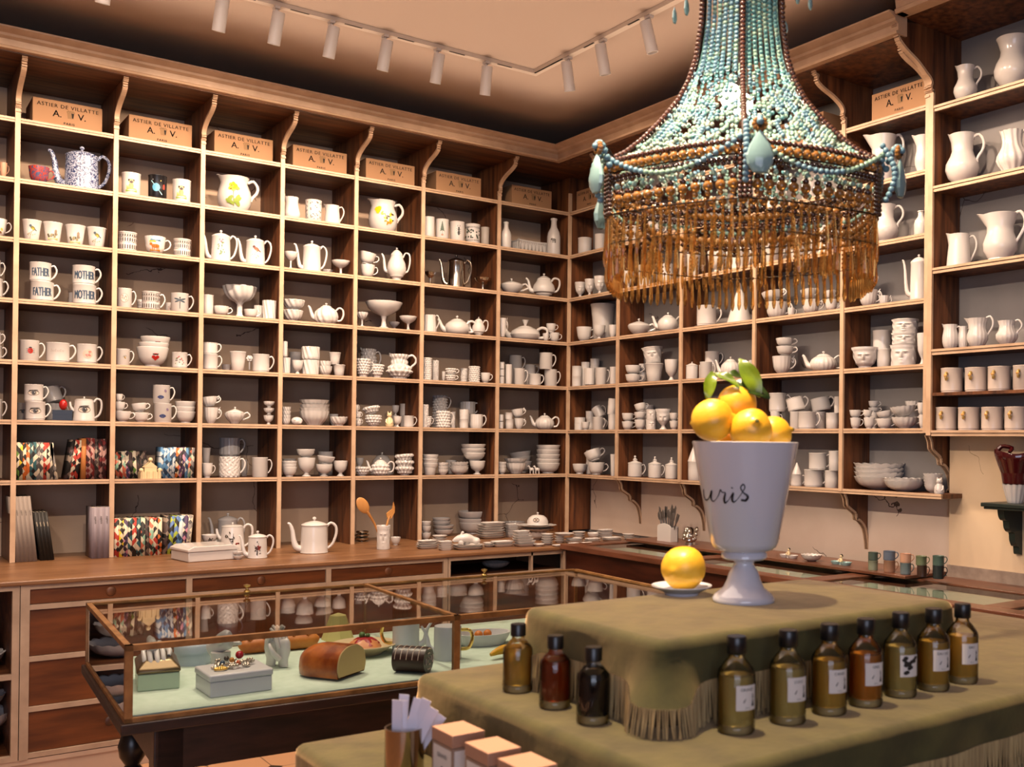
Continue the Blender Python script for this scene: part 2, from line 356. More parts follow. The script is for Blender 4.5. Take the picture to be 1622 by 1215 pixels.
# ---- tall bay
tu=empty('shelving_bay',(0,-3.8,1.564)); tag(tu,'taller walnut shelf bay with deep moulded cornice at the right edge','shelving unit')
TU=(0,3.8,-1.564)
put(MB().extrude([(RB-.002,1.553),(0,1.553),(0,3.12)]+[(a*1.2,b+max(0,(b-3.2))*.6) for a,b in SB]+[(RB-.002,3.45)],'y',-2.999,-2.982),'side_panel','walnut',tu,TU)
e=MB(); band(e,[(0,1.553),(0,3.125)]+[(a*1.25,b+max(0,(b-3.2))*.6) for a,b in SB[1:]],'y',-2.9895,.0125,.013); put(e,'edging','pale_trim',tu,TU)
put(MB().extrude([(RB-.002,1.553),(0,1.553),(0,3.12)]+SB+[(RB-.002,3.45)],'y',-4.95,-4.93),'side_panel','walnut',tu,TU)
for k,z in enumerate(ZT):
    t=.007 if k==4 else .010
    s_=put(MB().box(.004,-4.93,z-t,RB-.002,-2.999,z+t),'shelf','walnut',tu,TU)
    if k!=4: put(MB().box(-.008,-4.95,z-.014,.004,-3.003,z-.002).box(-.012,-4.95,z+.001,.004,-3.003,z+.012),'edging','pale_trim',s_,TU)
    else: put(MB().box(-.002,-4.93,z-.007,.004,-3.003,z+.007),'edging','walnut',s_,TU)
put(MB().box(-.28,-4.95,3.40,RB-.002,-3.0,3.42),'soffit','walnut',tu,TU)
put(MB().extrude(cornice_profile(-.29,3.39,3.53),'y',-4.95,-3.02),'cornice','pale_trim',tu,TU)
put(MB().extrude([(-.03,3.39),(0,3.39),(.02,3.53),(-.03,3.53)],'x',-.30,-.25),'cornice_return','pale_trim',tu,(0,3.8-3.02,-1.564))
# ---- worktop and lower cabinets, left
tag(MB().box(-4.4,-.765,ZC-.022,-.535,LB-.002,ZC).box(-.535,-.765,ZC-.022,RB-.002,LB-.002,ZC).build('worktop','counter_wood',bev=.006),'long wooden worktop with pale worn front lip below the left shelving','worktop')
def frame_front(m,xs,zs,y,th=.02,w=.018):
    pass
cb=empty('drawer_cabinet',(-2.27,-.75,0)); tag(cb,'reddish wooden drawer cabinet with pale framing under the left worktop','cabinet'); CO=(2.27,.75,0)
XS=[-3.283,-2.617,-1.944,-1.285]; ZS=[.120,.320,.538,.763,.852]
put(MB().box(-3.30,-.72,.11,-1.27,LB-.01,.859),'carcass','walnut_board',cb,CO)
m=MB()
for x in XS: m.box(x-.013,-.75,.105,x+.013,-.72,.860)
m.box(-3.305,-.752,.105,-3.285,-.72,.860)
for z in ZS: m.box(XS[0],-.748,z-.011,XS[-1],-.72,z+.011)
put(m,'face_frame','grey_trim',cb,CO)
for a,b_ in zip(XS,XS[1:]):
    for c_,d_ in zip(ZS,ZS[1:]):
        dr=put(MB().box(a+.015,-.738,c_+.013,b_-.015,-.72,d_-.013),'drawer','drawer_wood',cb,CO)
        m=MB().ball(((a+b_)/2,-.739,(c_+d_)/2),.022,14,6,sc=(1,.3,1)); put(m,'pull','walnut',dr,CO)
struct(MB().box(-4.4,-.735,0,-.50,-.70,.095).box(-4.4,-.745,.085,-.50,-.70,.105).build('baseboard_left','skirting'))
oc=empty('open_cabinet',(-3.8,-.75,0)); tag(oc,'open shelf cabinet holding stacked scalloped bowls, lower left corner','cabinet'); OO=(3.8,.75,0)
m=MB().box(-4.4,-.72,.105,-3.31,-.1,.12).box(-4.4,-.72,.46,-3.33,-.1,.478).box(-3.332,-.72,.105,-3.312,-.1,.86).box(-4.4,-.1,.105,-3.31,-.08,.86)
put(m,'carcass','walnut_board',oc,OO)
m=MB().box(-3.335,-.75,.105,-3.308,-.72,.86).box(-4.4,-.75,.84,-3.335,-.72,.86).box(-4.4,-.75,.105,-3.335,-.72,.128).box(-4.4,-.748,.458,-3.335,-.72,.480)
put(m,'face_frame','grey_trim',oc,OO)
nc=empty('niche_cabinet',(-.9,-.75,0)); tag(nc,'open-fronted niche cabinet under the worktop next to the corner','cabinet'); NO=(.9,.75,0)
m=MB().box(-1.268,-.72,.735,-.51,-.2,.748).box(-1.268,-.2,.105,-.51,-.18,.86).box(-1.268,-.73,.105,-.51,-.70,.735)
put(m,'carcass','walnut_board',nc,NO)
m=MB().box(-1.268,-.75,.105,-1.255,-.72,.86).box(-.737,-.75,.745,-.725,-.72,.86).box(-.515,-.752,.105,-.492,-.72,.86).box(-1.255,-.75,.84,-.515,-.72,.86).box(-1.255,-.752,.730,-.515,-.72,.750)
put(m,'face_frame','grey_trim',nc,NO)
# ---- glass topped counter, right
rc=empty('display_counter',(-.2,-2.6,0)); tag(rc,'dark mahogany counter with glass top set in a wooden frame, right wall','display counter'); RO=(.2,2.6,0)
put(MB().box(-.53,-5.2,.10,-.505,-.80,.872).box(-.53,-5.2,.1,RB-.06,-5.18,.86),'body_panel','mahogany',rc,RO)
put(MB().box(-.536,-5.2,.725,-.53,-.78,.745).box(-.536,-.80,.10,-.49,-.785,.86),'rail','grey_trim',rc,RO)
m=MB().box(-.565,-5.2,.872,-.475,-.79,.902).box(-.07,-5.2,.872,.13,-.79,.902)
for y in (-.85,-1.78,-2.72,-3.66,-4.6): m.box(-.475,y-.055,.872,-.07,y+.055,.902)
put(m,'top_frame','mahogany_frame',rc,RO,bev=.003)
for a,b_ in ((-1.725,-.905),(-2.665,-1.835),(-3.605,-2.775),(-4.545,-3.715)):
    put(MB().quad((-.475,a,.896),(-.07,a,.896),(-.07,b_,.896),(-.475,b_,.896)),'glass_panel','top_pane',rc,RO)
put(MB().box(-.5,-5.15,.84,-.06,-.82,.868),'lining','pistachio',rc,RO)
# raised back shelf over the glass
rs=empty('raised_shelf',(-.03,-2,.9)); tag(rs,'narrow raised wooden ledge on black feet along the right wall','shelf'); SO=(.03,2,-.9)
put(MB().box(-.16,-2.985,.908,.14,-.90,.922),'board','mahogany_frame',rs,SO,bev=.002)
for y in (-1.0,-1.9,-2.62,-2.86): put(MB().box(-.15,y-.012,.9025,-.13,y+.012,.908).box(-.19,y-.02,.9025,-.10,y+.02,.906),'foot','black_paint',rs,SO)
# green bracket shelf
bs=empty('bracket_shelf',(.15,-3.5,1.05)); tag(bs,'small dark green wall shelf on a scalloped bracket','shelf'); BO=(-.15,3.5,-1.05)
put(MB().box(-.06,-3.95,1.248,.148,-3.30,1.265).box(-.052,-3.94,1.238,.148,-3.31,1.248),'board','dark_green_paint',bs,BO,bev=.003)
pr=smooth_poly([(.005,1.238),(.01,1.21),(.025,1.19),(.045,1.185),(.05,1.16),(.065,1.14),(.09,1.13),(.095,1.10),(.11,1.075),(.125,1.07),(.13,1.04),(.148,1.035)],3)
put(MB().extrude(pr+[(.148,1.238)],'y',-3.37,-3.34),'bracket','dark_green_paint',bs,BO)
# ---- track lighting
tr=empty('lighting_track',(TRK_X,TRK_Y,CEIL)); tag(tr,'white L-shaped lighting track on the ceiling','lighting track'); TO=(-TRK_X,-TRK_Y,-CEIL)
put(MB().box(-4.6,TRK_Y-.017,CEIL-.022,TRK_X+.017,TRK_Y+.017,CEIL-.001).box(TRK_X-.017,-4.6,CEIL-.022,TRK_X+.017,TRK_Y-.017,CEIL-.001),'rail','track_white',tr,TO)
slots=[(loc[0]+.06,TRK_Y-.018,loc[0]+.15,TRK_Y-.008) if abs(loc[1]-TRK_Y)<.01 else (TRK_X-.018,loc[1]+.06,TRK_X-.008,loc[1]+.15) for loc,tg in SPOTS]+[(TRK_X-.018,TRK_Y-.30,TRK_X-.008,TRK_Y-.02)]
for a_,b_,c_,d_ in slots: put(MB().box(a_,b_,CEIL-.0225,c_,d_,CEIL-.0215),'slot_strip','black_paint',tr,TO)
ordw=['leftmost','second','third','fourth','fifth','sixth','seventh','eighth','ninth','tenth']
def spotlight(i,loc,tg,label):
    r=empty('track_spotlight',(loc[0],loc[1],CEIL-.022)); tag(r,label,'spotlight','track spotlights')
    MB().tube([(0,0,0),(0,0,-.05)],.006,8).box(-.012,-.02,-.012,.012,.02,0).build('stem','white_plastic',r)
    d=(Vector(tg)-Vector(loc)).normalized(); d=Vector((d.x*.45,d.y*.45,d.z)).normalized()
    h=MB().lathe([(0,.075),(.026,.075),(.029,.07),(.029,-.075),(.024,-.075),(.024,-.06),(0,-.06)],20)
    q=(-d).to_track_quat('Z','Y').to_matrix().to_4x4(); h.xform(Matrix.Translation((0,0,-.10))@q)
    hd=h.build('head','white_plastic',r)
    g=MB().lathe([(0,-.0595),(.023,-.0595)],20); g.xform(Matrix.Translation((0,0,-.10))@q); g.build('lens','lamp_lens',hd)
for i,(loc,tg) in enumerate(SPOTS[:9]):
    lab='white track spotlight, %s visible head counting from the left end'%ordw[i-3] if i>=3 else 'white track spotlight beyond the left picture edge, %s of three'%['far','middle','near'][i]
    spotlight(i,loc,tg,lab)
for i,(loc,tg) in enumerate(SPOTS[9:]):
    lab='white track spotlight on the right-hand run, %s from the corner'%['first','second','third','fourth','fifth','sixth'][i]
    spotlight(i,loc,tg,lab)
TABLE="""
#L 1 0
cup.p -3.307 0.031 2.7740 0.033 0.073 0 0 tan - -
#L 1 1
cup.p -3.151 0.062 2.7740 0.094 0.084 0 0 - marbled red_and_blue_marbled_teacup_beside_the_blue_coffee_pot
cpot.p -2.954 0.097 2.7740 0.163 0.202 0 0 - bluepat tall_blue_patterned_coffee_pot_with_dark_knob,_upper_left
#L 1 2
bkr.p -2.727 0.062 2.7740 0.094 0.121 0 0 - pug white_beaker_printed_with_a_pug_dog,_left_of_the_dark_planet_beaker
bkr.p -2.598 0.063 2.7740 0.095 0.129 0 0 - planet black_beaker_printed_with_a_blue_ringed_planet
bkr.p -2.476 0.062 2.7740 0.095 0.126 0 0 - pug white_beaker_printed_with_a_pug_dog,_right_of_the_dark_planet_beaker
#L 1 3
jug.p -2.186 0.107 2.7740 0.183 0.196 0 0 - yflower white_pitcher_printed_with_a_yellow_flower_and_green_leaves
#L 1 4
jugt.p -1.877 0.062 2.7740 0.094 0.125 0 0 - - -
bkr.p -1.750 0.063 2.7740 0.095 0.126 0 0 - speckle cylindrical_beaker_speckled_with_small_dark_leaves
jugc.p -1.637 0.062 2.7740 0.094 0.113 0 0 - - -
#L 1 5
jug.p -1.302 0.103 2.7740 0.176 0.194 0 0 - tulip white_pitcher_printed_with_yellow_feathery_flowers
#L 1 6
bkr.p -1.019 0.049 2.7740 0.068 0.130 0 0 - - -
bkr.p -0.926 0.057 2.7740 0.084 0.128 0 0 - tree white_beaker_printed_with_a_dark_green_tree
bkr.p -0.816 0.063 2.7740 0.096 0.128 0 0 - beetle white_beaker_printed_with_a_black_stag_beetle
bkr.p -0.705 0.064 2.7740 0.098 0.127 0 0 - frieze white_beaker_with_a_black_ornamental_frieze
bkr.p -0.626 0.043 2.7740 0.056 0.117 0 0 glass - grey_translucent_beaker_right_of_the_black_frieze_beaker
#L 1 7
btl.p -0.466 0.050 2.7740 0.070 0.175 0 0 - - -
bask.p -0.209 0.175 2.7740 0.231 0.100 0 0 - - rectangular_white_openwork_basket_between_two_bottles
btl.p -0.086 0.061 2.7740 0.092 0.252 0 0 - eleph tall_white_bottle_printed_with_a_grey_elephant
#L 2 0
cup.p -3.324 0.054 2.4810 0.078 0.090 0 0 - paint patterned_cup_at_the_left_edge,_third_row_down
#L 2 1
bkrt.p -3.180 0.060 2.4810 0.090 0.104 0 0 - bird tapered_beaker_printed_with_a_bird,_leftmost_of_four
bkrt.p -3.087 0.060 2.4810 0.090 0.105 0 0 - land tapered_beaker_printed_with_a_landscape,_second_of_four
bkrt.p -2.985 0.063 2.4810 0.095 0.105 0 0 - land tapered_beaker_printed_with_a_landscape,_third_of_four
bkrt.p -2.887 0.062 2.4810 0.094 0.106 0 0 - bird tapered_beaker_printed_with_a_bird,_rightmost_of_four
#L 2 2
bkr.p -2.742 0.063 2.4810 0.095 0.101 0 0 - arches cream_beaker_printed_with_rows_of_arches,_left_of_the_tiger_cup
cup.p -2.605 0.068 2.4810 0.106 0.096 0 0 - tiger white_teacup_printed_with_an_orange_tiger
bkr.p -2.470 0.061 2.4810 0.092 0.099 0 0 - arches cream_beaker_printed_with_rows_of_arches,_right_of_the_tiger_cup
#L 2 3
cpot.p -2.267 0.068 2.4810 0.106 0.159 0 0 - rose white_coffee_pot_printed_with_a_pink_flower_spray
cpot.p -2.079 0.069 2.4810 0.107 0.155 0 0 - rbird white_coffee_pot_printed_with_a_brown_bird
#L 2 4
comp.p -1.883 0.054 2.4810 0.079 0.101 0 0 - - -
bowl.p -1.613 0.191 2.4810 0.062 0.045 0 0 - - -
cpot.p -1.755 0.069 2.4810 0.107 0.165 0 0 - - -
comp.p -1.580 0.067 2.4810 0.105 0.087 0 0 - - -
#L 2 5
cup.p -1.416 0.058 2.4810 0.085 0.080 0 0 - - -
cup.p -1.424 0.063 2.5614 0.095 0.070 12 1 - - -
tpott.p -1.223 0.072 2.4810 0.115 0.205 0 0 - - -
#L 2 6
comp.v -1.006 0.052 2.4810 0.073 0.086 0 0 silver - small_silver_goblet_left_of_the_silver_coffee_pot
cpot.v -0.814 0.076 2.4810 0.121 0.190 0 0 silver - silver_faceted_coffee_pot_with_black_knob
comp.v -0.623 0.070 2.4810 0.111 0.089 0 0 silver - small_silver_footed_dish_right_of_the_silver_coffee_pot
#L 2 7
sug.p -0.396 0.093 2.4810 0.155 0.094 0 0 - - -
tpott.p -0.143 0.091 2.4810 0.153 0.159 0 0 - - -
#L 3 0
mug.p -3.341 0.058 2.1820 0.086 0.094 0 0 - - -
mug.p -3.347 0.052 2.2759 0.073 0.091 0 1 - - -
#L 3 1
mug.p -3.130 0.069 2.1820 0.107 0.099 0 0 - FATHER white_mug_lettered_FATHER_in_blue,_bottom_of_its_stack
mug.p -3.139 0.064 2.2809 0.099 0.096 0 1 - FATHER white_mug_lettered_FATHER_in_blue,_top_of_its_stack
mug.p -2.964 0.224 2.1820 0.048 0.079 0 0 - - -
mug.p -2.939 0.070 2.1820 0.111 0.103 0 0 - MOTHER white_mug_lettered_MOTHER_in_blue,_bottom_of_its_stack
mug.p -2.943 0.069 2.2849 0.107 0.098 0 1 - MOTHER white_mug_lettered_MOTHER_in_blue,_top_of_its_stack
#L 3 2
mug.p -2.755 0.052 2.1820 0.074 0.103 0 0 - medal white_mug_printed_with_a_round_grey_medallion
cup.p -2.642 0.185 2.1820 0.050 0.068 0 0 - arches small_cream_arched_cup_behind_the_arched_mug
mug.p -2.623 0.061 2.1820 0.091 0.099 0 0 - arches cream_mug_printed_with_rows_of_arches
mug.p -2.499 0.185 2.1820 0.050 0.064 0 0 - medal small_printed_mug_behind_the_dragonfly_mug
mug.p -2.479 0.061 2.1820 0.092 0.104 0 0 - dragon white_mug_printed_with_a_dark_blue_dragonfly
#L 3 3
bkr.p -2.338 0.045 2.1820 0.059 0.108 0 0 - - -
cup.p -2.265 0.056 2.1820 0.083 0.053 0 0 - - -
compt.w -2.131 0.172 2.1820 0.183 0.195 0 0 - - large_swirled_compote_on_a_tall_stem,_fourth_row_down
cup.p -2.105 0.052 2.1820 0.073 0.049 0 0 - - -
bkr.w -2.028 0.164 2.1820 0.048 0.091 0 0 - - -
bkr.w -2.002 0.052 2.1820 0.074 0.112 0 0 - - -
#L 3 4
bowl.w -1.861 0.070 2.1820 0.111 0.069 0 0 - - -
bowl.w -1.855 0.077 2.2513 0.123 0.060 0 1 - - -
tpot.w -1.660 0.081 2.1820 0.133 0.116 0 0 - - -
#L 3 5
comp.w -1.451 0.049 2.1820 0.068 0.088 0 0 - - -
comp.p -1.279 0.127 2.1820 0.224 0.172 0 0 - - largest_white_footed_bowl,_fourth_row_down_left_wall
comp.p -1.161 0.234 2.1820 0.068 0.068 0 0 - - -
comp.p -1.144 0.069 2.1820 0.108 0.091 0 0 - - -
#L 3 6
jugc.r -1.003 0.057 2.1820 0.084 0.115 0 0 - - -
tpot.p -0.793 0.095 2.1820 0.160 0.108 0 0 - - -
tpott.p -0.658 0.058 2.1820 0.086 0.121 0 0 - - -
#L 3 7
cup.r -0.490 0.038 2.1820 0.046 0.131 0 0 - - -
tpot.p -0.271 0.116 2.1820 0.202 0.103 0 0 p - low_wide_teapot_with_crown-shaped_finial,_fourth_row_down
cup.p -0.157 0.037 2.1820 0.044 0.054 0 0 - - -
cup.p -0.081 0.052 2.1820 0.073 0.064 0 0 - - -
cup.p -0.109 0.048 2.2458 0.067 0.060 0 1 - - -
#L 4 0
mug.p -3.338 0.054 1.8800 0.077 0.067 0 0 - - -
mug.p -3.339 0.050 1.9469 0.069 0.065 0 1 - - -
#L 4 1
mug.p -3.184 0.061 1.8800 0.091 0.104 0 0 - lady white_mug_printed_with_a_red_ladybug
mug.p -3.056 0.070 1.8800 0.109 0.100 0 0 - script wide_white_mug_with_faint_grey_handwriting
mug.p -2.925 0.063 1.8800 0.095 0.101 0 0 - pinkr white_mug_printed_with_a_round_pink_rose
#L 4 2
mug.p -2.760 0.051 1.8800 0.071 0.087 0 0 - bee small_white_mug_printed_with_a_bee
bowl.p -2.605 0.094 1.8800 0.159 0.107 0 0 - heart white_bowl_printed_with_a_red_heart,_bottom_of_stack
bowl.p -2.600 0.090 1.9353 0.150 0.076 0 1 - crown white_bowl_with_a_red_crown_motif,_middle_of_stack
bowl.p -2.593 0.089 1.9728 0.147 0.071 0 1 - crown white_bowl_with_a_red_crown_motif,_top_of_stack
mug.p -2.477 0.055 1.8800 0.079 0.086 0 0 - berry white_mug_printed_with_small_red_and_black_berries
#L 4 3
mug.p -2.320 0.055 1.8800 0.081 0.087 0 0 - - -
mug.p -2.321 0.054 1.9670 0.079 0.062 0 1 - - -
cup.p -2.184 0.226 1.8800 0.052 0.046 0 0 - - -
bkrt.p -2.170 0.060 1.8800 0.090 0.110 0 0 - - -
spr.p -2.088 0.120 1.9462 0.040 0.028 0 0 - - small_white_flower_finial_between_beaker_and_mug
mug.p -2.042 0.062 1.8800 0.094 0.102 0 0 - - -
#L 4 4
bkr.w -1.908 0.037 1.8800 0.045 0.093 0 0 - - -
bkr.w -1.919 0.029 1.9734 0.029 0.090 0 1 - - -
bkr.p -1.773 0.276 1.8800 0.072 0.145 0 0 - - -
gob.p -1.839 0.047 1.8800 0.063 0.079 0 0 - - -
bkr.w -1.757 0.064 1.8800 0.098 0.090 0 0 - - -
bkr.w -1.755 0.066 1.9704 0.102 0.076 0 1 - - -
bowl.w -1.670 0.051 1.8800 0.072 0.057 0 0 - - -
bowl.w -1.673 0.047 1.9152 0.065 0.051 0 1 - - -
bkrt.p -1.589 0.052 1.8800 0.074 0.067 0 0 - - -
bkrt.p -1.616 0.049 1.9471 0.069 0.071 0 1 - - -
#L 4 5
jug.h -1.320 0.255 1.8800 0.109 0.192 0 0 - - -
cup.h -1.437 0.057 1.8800 0.084 0.112 0 0 - - -
bowl.h -1.348 0.054 1.8800 0.079 0.083 0 0 - - -
jugb.h -1.188 0.092 1.8800 0.155 0.155 0 0 - - large_knobbly_hobnail_pitcher_with_loop_handle,_fifth_row_down
#L 4 6
bkr.h -1.024 0.043 1.8800 0.056 0.050 0 0 - - -
bkr.h -1.024 0.043 1.9298 0.056 0.047 0 1 - - -
bkr.h -1.024 0.043 1.9766 0.056 0.044 0 1 - - -
bkr.h -0.929 0.121 1.8800 0.042 0.048 0 0 - - -
bkr.h -0.929 0.121 1.9277 0.042 0.045 0 1 - - -
bkr.h -0.929 0.121 1.9724 0.042 0.042 0 1 - - -
cup.h -0.866 0.131 1.8800 0.023 0.069 0 0 - - -
cup.h -0.859 0.048 1.8800 0.067 0.042 0 0 - - -
cup.h -0.856 0.050 1.9217 0.070 0.042 0 1 - - -
bkr.h -0.703 0.163 1.8800 0.046 0.049 0 0 - - -
bkr.h -0.703 0.163 1.9289 0.046 0.049 0 1 - - -
bkr.h -0.689 0.051 1.8800 0.073 0.054 0 0 - - -
bkr.h -0.689 0.051 1.9344 0.073 0.051 0 1 - - -
cup.p -0.610 0.047 1.8800 0.064 0.067 0 0 - - -
#L 4 7
bkr.r -0.497 0.032 1.8800 0.034 0.049 0 0 - - -
bkr.r -0.497 0.032 1.9291 0.034 0.049 0 1 - - -
bkr.r -0.497 0.032 1.9782 0.034 0.046 0 1 - - -
bkr.p -0.442 0.038 1.8800 0.046 0.131 0 0 - - -
mug.p -0.270 0.243 1.8800 0.087 0.106 0 0 - - -
mug.p -0.268 0.245 1.9858 0.090 0.106 0 1 - - -
mug.p -0.352 0.054 1.8800 0.078 0.109 0 0 - - -
mug.p -0.160 0.240 1.8800 0.081 0.081 0 0 - - -
mug.p -0.154 0.242 1.9609 0.084 0.073 0 1 - - -
mug.p -0.228 0.058 1.8800 0.085 0.079 0 0 - - -
mug.p -0.100 0.060 1.8800 0.089 0.115 0 0 - - -
mug.p -0.140 0.060 1.9948 0.091 0.111 0 1 - - -
#L 5 0
mug.p -3.333 0.052 1.5850 0.074 0.100 0 0 - - -
#L 5 1
mug.p -3.188 0.229 1.5850 0.057 0.091 0 0 - eye white_mug_printed_with_a_dark_eye,_behind_the_stacked_pair
mug.p -3.154 0.061 1.5850 0.091 0.093 0 0 - eye white_mug_printed_with_a_dark_eye,_bottom_of_its_stack
mug.p -3.162 0.058 1.6781 0.086 0.086 0 1 - eye white_mug_printed_with_a_dark_eye,_top_of_its_stack
mug.p -3.038 0.262 1.5850 0.083 0.093 0 0 - - -
mug.p -3.038 0.264 1.6776 0.089 0.079 -20 1 - - -
sbox.p -3.026 0.094 1.5850 0.088 0.056 0 0 black - small_black_box_under_the_red_egg
egg.p -3.029 0.069 1.6411 0.038 0.054 0 1 red - red_egg_on_the_small_black_box
jugl.p -2.934 0.068 1.5850 0.106 0.117 0 0 - eye white_lidded_pot_printed_with_a_large_eye
#L 5 2
cup.p -2.755 0.056 1.5850 0.082 0.056 0 0 - - -
cup.p -2.772 0.040 1.6407 0.051 0.048 0 1 - - -
cup.p -2.777 0.032 1.6887 0.034 0.042 0 1 - - -
cup.p -2.667 0.053 1.5850 0.076 0.051 0 0 - - -
cup.p -2.673 0.051 1.6365 0.073 0.045 -8 1 - - -
mug.p -2.558 0.060 1.5850 0.090 0.102 0 0 - fly white_mug_printed_with_a_blue_butterfly,_bottom_of_stack
mug.p -2.566 0.059 1.6874 0.087 0.098 0 1 - fly white_mug_printed_with_a_blue_butterfly,_top_of_stack
bowl.p -2.441 0.065 1.5850 0.101 0.062 0 0 - - -
bowl.p -2.442 0.066 1.6158 0.103 0.058 0 1 - - -
bowl.p -2.441 0.069 1.6446 0.108 0.058 0 1 - - -
#L 5 3
cup.r -2.313 0.053 1.5850 0.076 0.092 0 0 - - -
cup.r -2.318 0.057 1.6766 0.084 0.055 -8 1 - - -
sug.r -2.180 0.069 1.5850 0.109 0.086 0 0 - - lidded_sugar_cup_with_pointed_lid_and_looped_handle
gob.r -2.002 0.042 1.5850 0.055 0.057 0 0 - - -
gob.r -2.000 0.044 1.6417 0.058 0.040 0 1 - - -
gob.r -1.999 0.045 1.6814 0.060 0.038 0 1 - - -
#L 5 4
bowl.w -1.904 0.038 1.5850 0.047 0.038 0 0 - - -
bowl.w -1.903 0.040 1.6079 0.050 0.036 0 1 - - -
bowl.w -1.903 0.040 1.6308 0.050 0.036 0 1 - - -
bowl.w -1.903 0.040 1.6537 0.050 0.036 0 1 - - -
shell.p -1.839 0.048 1.5850 0.065 0.048 0 0 - - small_white_shell_ornament_left_of_the_large_bowl_stack
bowl.v -1.717 0.100 1.5850 0.170 0.090 0 0 - - -
bowl.v -1.717 0.100 1.6340 0.170 0.059 0 1 - - -
bowl.v -1.717 0.100 1.6634 0.170 0.049 0 1 - - -
bowl.v -1.717 0.100 1.6908 0.170 0.049 0 1 - - -
bowl.v -1.550 0.227 1.5850 0.054 0.076 0 0 - - -
bowl.w -1.582 0.063 1.5850 0.097 0.055 0 0 - - -
#L 5 5
cup.h -1.474 0.033 1.5850 0.037 0.045 0 0 - - -
cup.h -1.476 0.033 1.6298 0.037 0.042 0 1 - - -
cup.h -1.487 0.027 1.6716 0.024 0.042 0 1 - - -
bowl.h -1.366 0.064 1.5850 0.098 0.055 0 0 - - -
bowl.h -1.366 0.063 1.6153 0.096 0.040 0 1 - - -
bowl.h -1.373 0.066 1.6557 0.103 0.045 -12 1 - - -
cat.p -1.272 0.042 1.5850 0.054 0.093 0 0 cream - small_cream_cat_figurine_standing_among_the_white_cups
gob.p -1.220 0.039 1.5850 0.049 0.065 0 0 - - -
gob.p -1.151 0.223 1.5850 0.046 0.074 0 0 - - -
gob.p -1.152 0.222 1.6586 0.044 0.065 0 1 - - -
mug.p -1.078 0.234 1.5850 0.068 0.074 0 0 - - -
mug.p -1.076 0.237 1.6591 0.074 0.076 0 1 - - -
mug.p -1.144 0.048 1.5850 0.067 0.070 0 0 - - -
#L 5 6
bkr.h -1.042 0.031 1.5850 0.032 0.073 0 0 - - -
bkr.h -1.037 0.034 1.6579 0.038 0.070 0 1 - - -
cup.h -1.019 0.040 1.5850 0.050 0.070 0 0 - - -
mug.h -0.834 0.246 1.5850 0.092 0.107 0 0 - - -
mug.h -0.831 0.247 1.6918 0.095 0.107 0 1 - - -
bkr.h -0.794 0.135 1.5850 0.030 0.106 0 0 - - -
mug.h -0.902 0.059 1.5850 0.089 0.107 0 0 - - -
bkr.p -0.764 0.044 1.5850 0.058 0.060 0 0 - - -
bkr.p -0.764 0.044 1.6240 0.058 0.045 0 1 - - -
bkr.p -0.761 0.047 1.6600 0.063 0.045 0 1 - - -
bowl.p -0.611 0.271 1.5850 0.101 0.087 0 0 - - -
mug.r -0.617 0.272 1.6724 0.105 0.094 0 1 - - -
mug.r -0.668 0.059 1.5850 0.088 0.094 0 0 - - -
#L 5 7
bkr.r -0.499 0.030 1.5850 0.031 0.049 0 0 - - -
bkr.r -0.499 0.030 1.6341 0.031 0.046 0 1 - - -
bkr.p -0.429 0.044 1.5850 0.057 0.065 0 0 - - -
bkr.p -0.436 0.041 1.6499 0.052 0.043 0 1 - - -
cup.r -0.354 0.048 1.5850 0.065 0.075 0 0 - - -
cup.r -0.354 0.054 1.6597 0.078 0.059 -10 1 - - -
tpot.v -0.132 0.080 1.5850 0.131 0.099 0 0 - - fluted_footed_teapot_near_the_corner,_sixth_row_down
#L 6 3
cup.p -2.331 0.043 1.2870 0.056 0.080 0 0 - - -
bkrt.p -2.316 0.123 1.3673 0.046 0.083 0 1 - - -
mug.p -2.146 0.277 1.2870 0.113 0.113 0 0 grey - -
mug.r -2.146 0.277 1.4003 0.113 0.110 0 1 grey - grey_shaded_relief_mug_above_the_openwork_mug
mug.x -2.205 0.070 1.2870 0.110 0.116 0 0 - - white_mug_covered_in_looping_lace_relief
mug.p -2.076 0.236 1.2870 0.032 0.096 0 0 - - -
mug.p -2.042 0.058 1.2870 0.087 0.111 0 0 - - -
#L 6 4
bowl.p -1.807 0.260 1.2870 0.079 0.099 0 0 - - -
bowl.p -1.875 0.057 1.2870 0.084 0.056 0 0 - - -
bowl.p -1.878 0.058 1.3081 0.086 0.050 0 1 - - -
bowl.p -1.877 0.059 1.3273 0.088 0.050 0 1 - - -
gob.p -1.773 0.065 1.2870 0.100 0.109 0 0 - - -
bowl.p -1.778 0.067 1.3956 0.104 0.050 0 1 - - -
gob.p -1.668 0.064 1.2870 0.098 0.071 0 0 - - -
bowl.p -1.661 0.066 1.3576 0.102 0.044 7 1 - - -
bkr.p -1.576 0.285 1.2870 0.089 0.142 0 0 - - -
gob.p -1.571 0.057 1.2870 0.083 0.091 0 0 - - -
#L 6 5
bowl.p -1.383 0.225 1.2870 0.049 0.053 0 0 - - -
bowl.p -1.383 0.225 1.3405 0.049 0.051 0 1 - - -
bowl.h -1.435 0.059 1.2870 0.087 0.054 0 0 - - -
dome.p -1.208 0.291 1.2870 0.141 0.137 0 0 grey - -
tpot.h -1.315 0.069 1.2870 0.109 0.097 0 0 - - round_hobnail_teapot_with_loop_handle,_seventh_row_down
bowl.h -1.155 0.072 1.2870 0.113 0.054 0 0 - - -
bowl.h -1.155 0.072 1.3262 0.113 0.052 0 1 - - -
bowl.h -1.155 0.073 1.3633 0.115 0.052 -5 1 - - -
#L 6 6
bkrt.p -0.989 0.061 1.2870 0.093 0.100 0 0 - - -
bowl.p -0.987 0.063 1.3105 0.096 0.052 0 1 - - -
bowl.p -0.985 0.064 1.3371 0.099 0.052 0 1 - - -
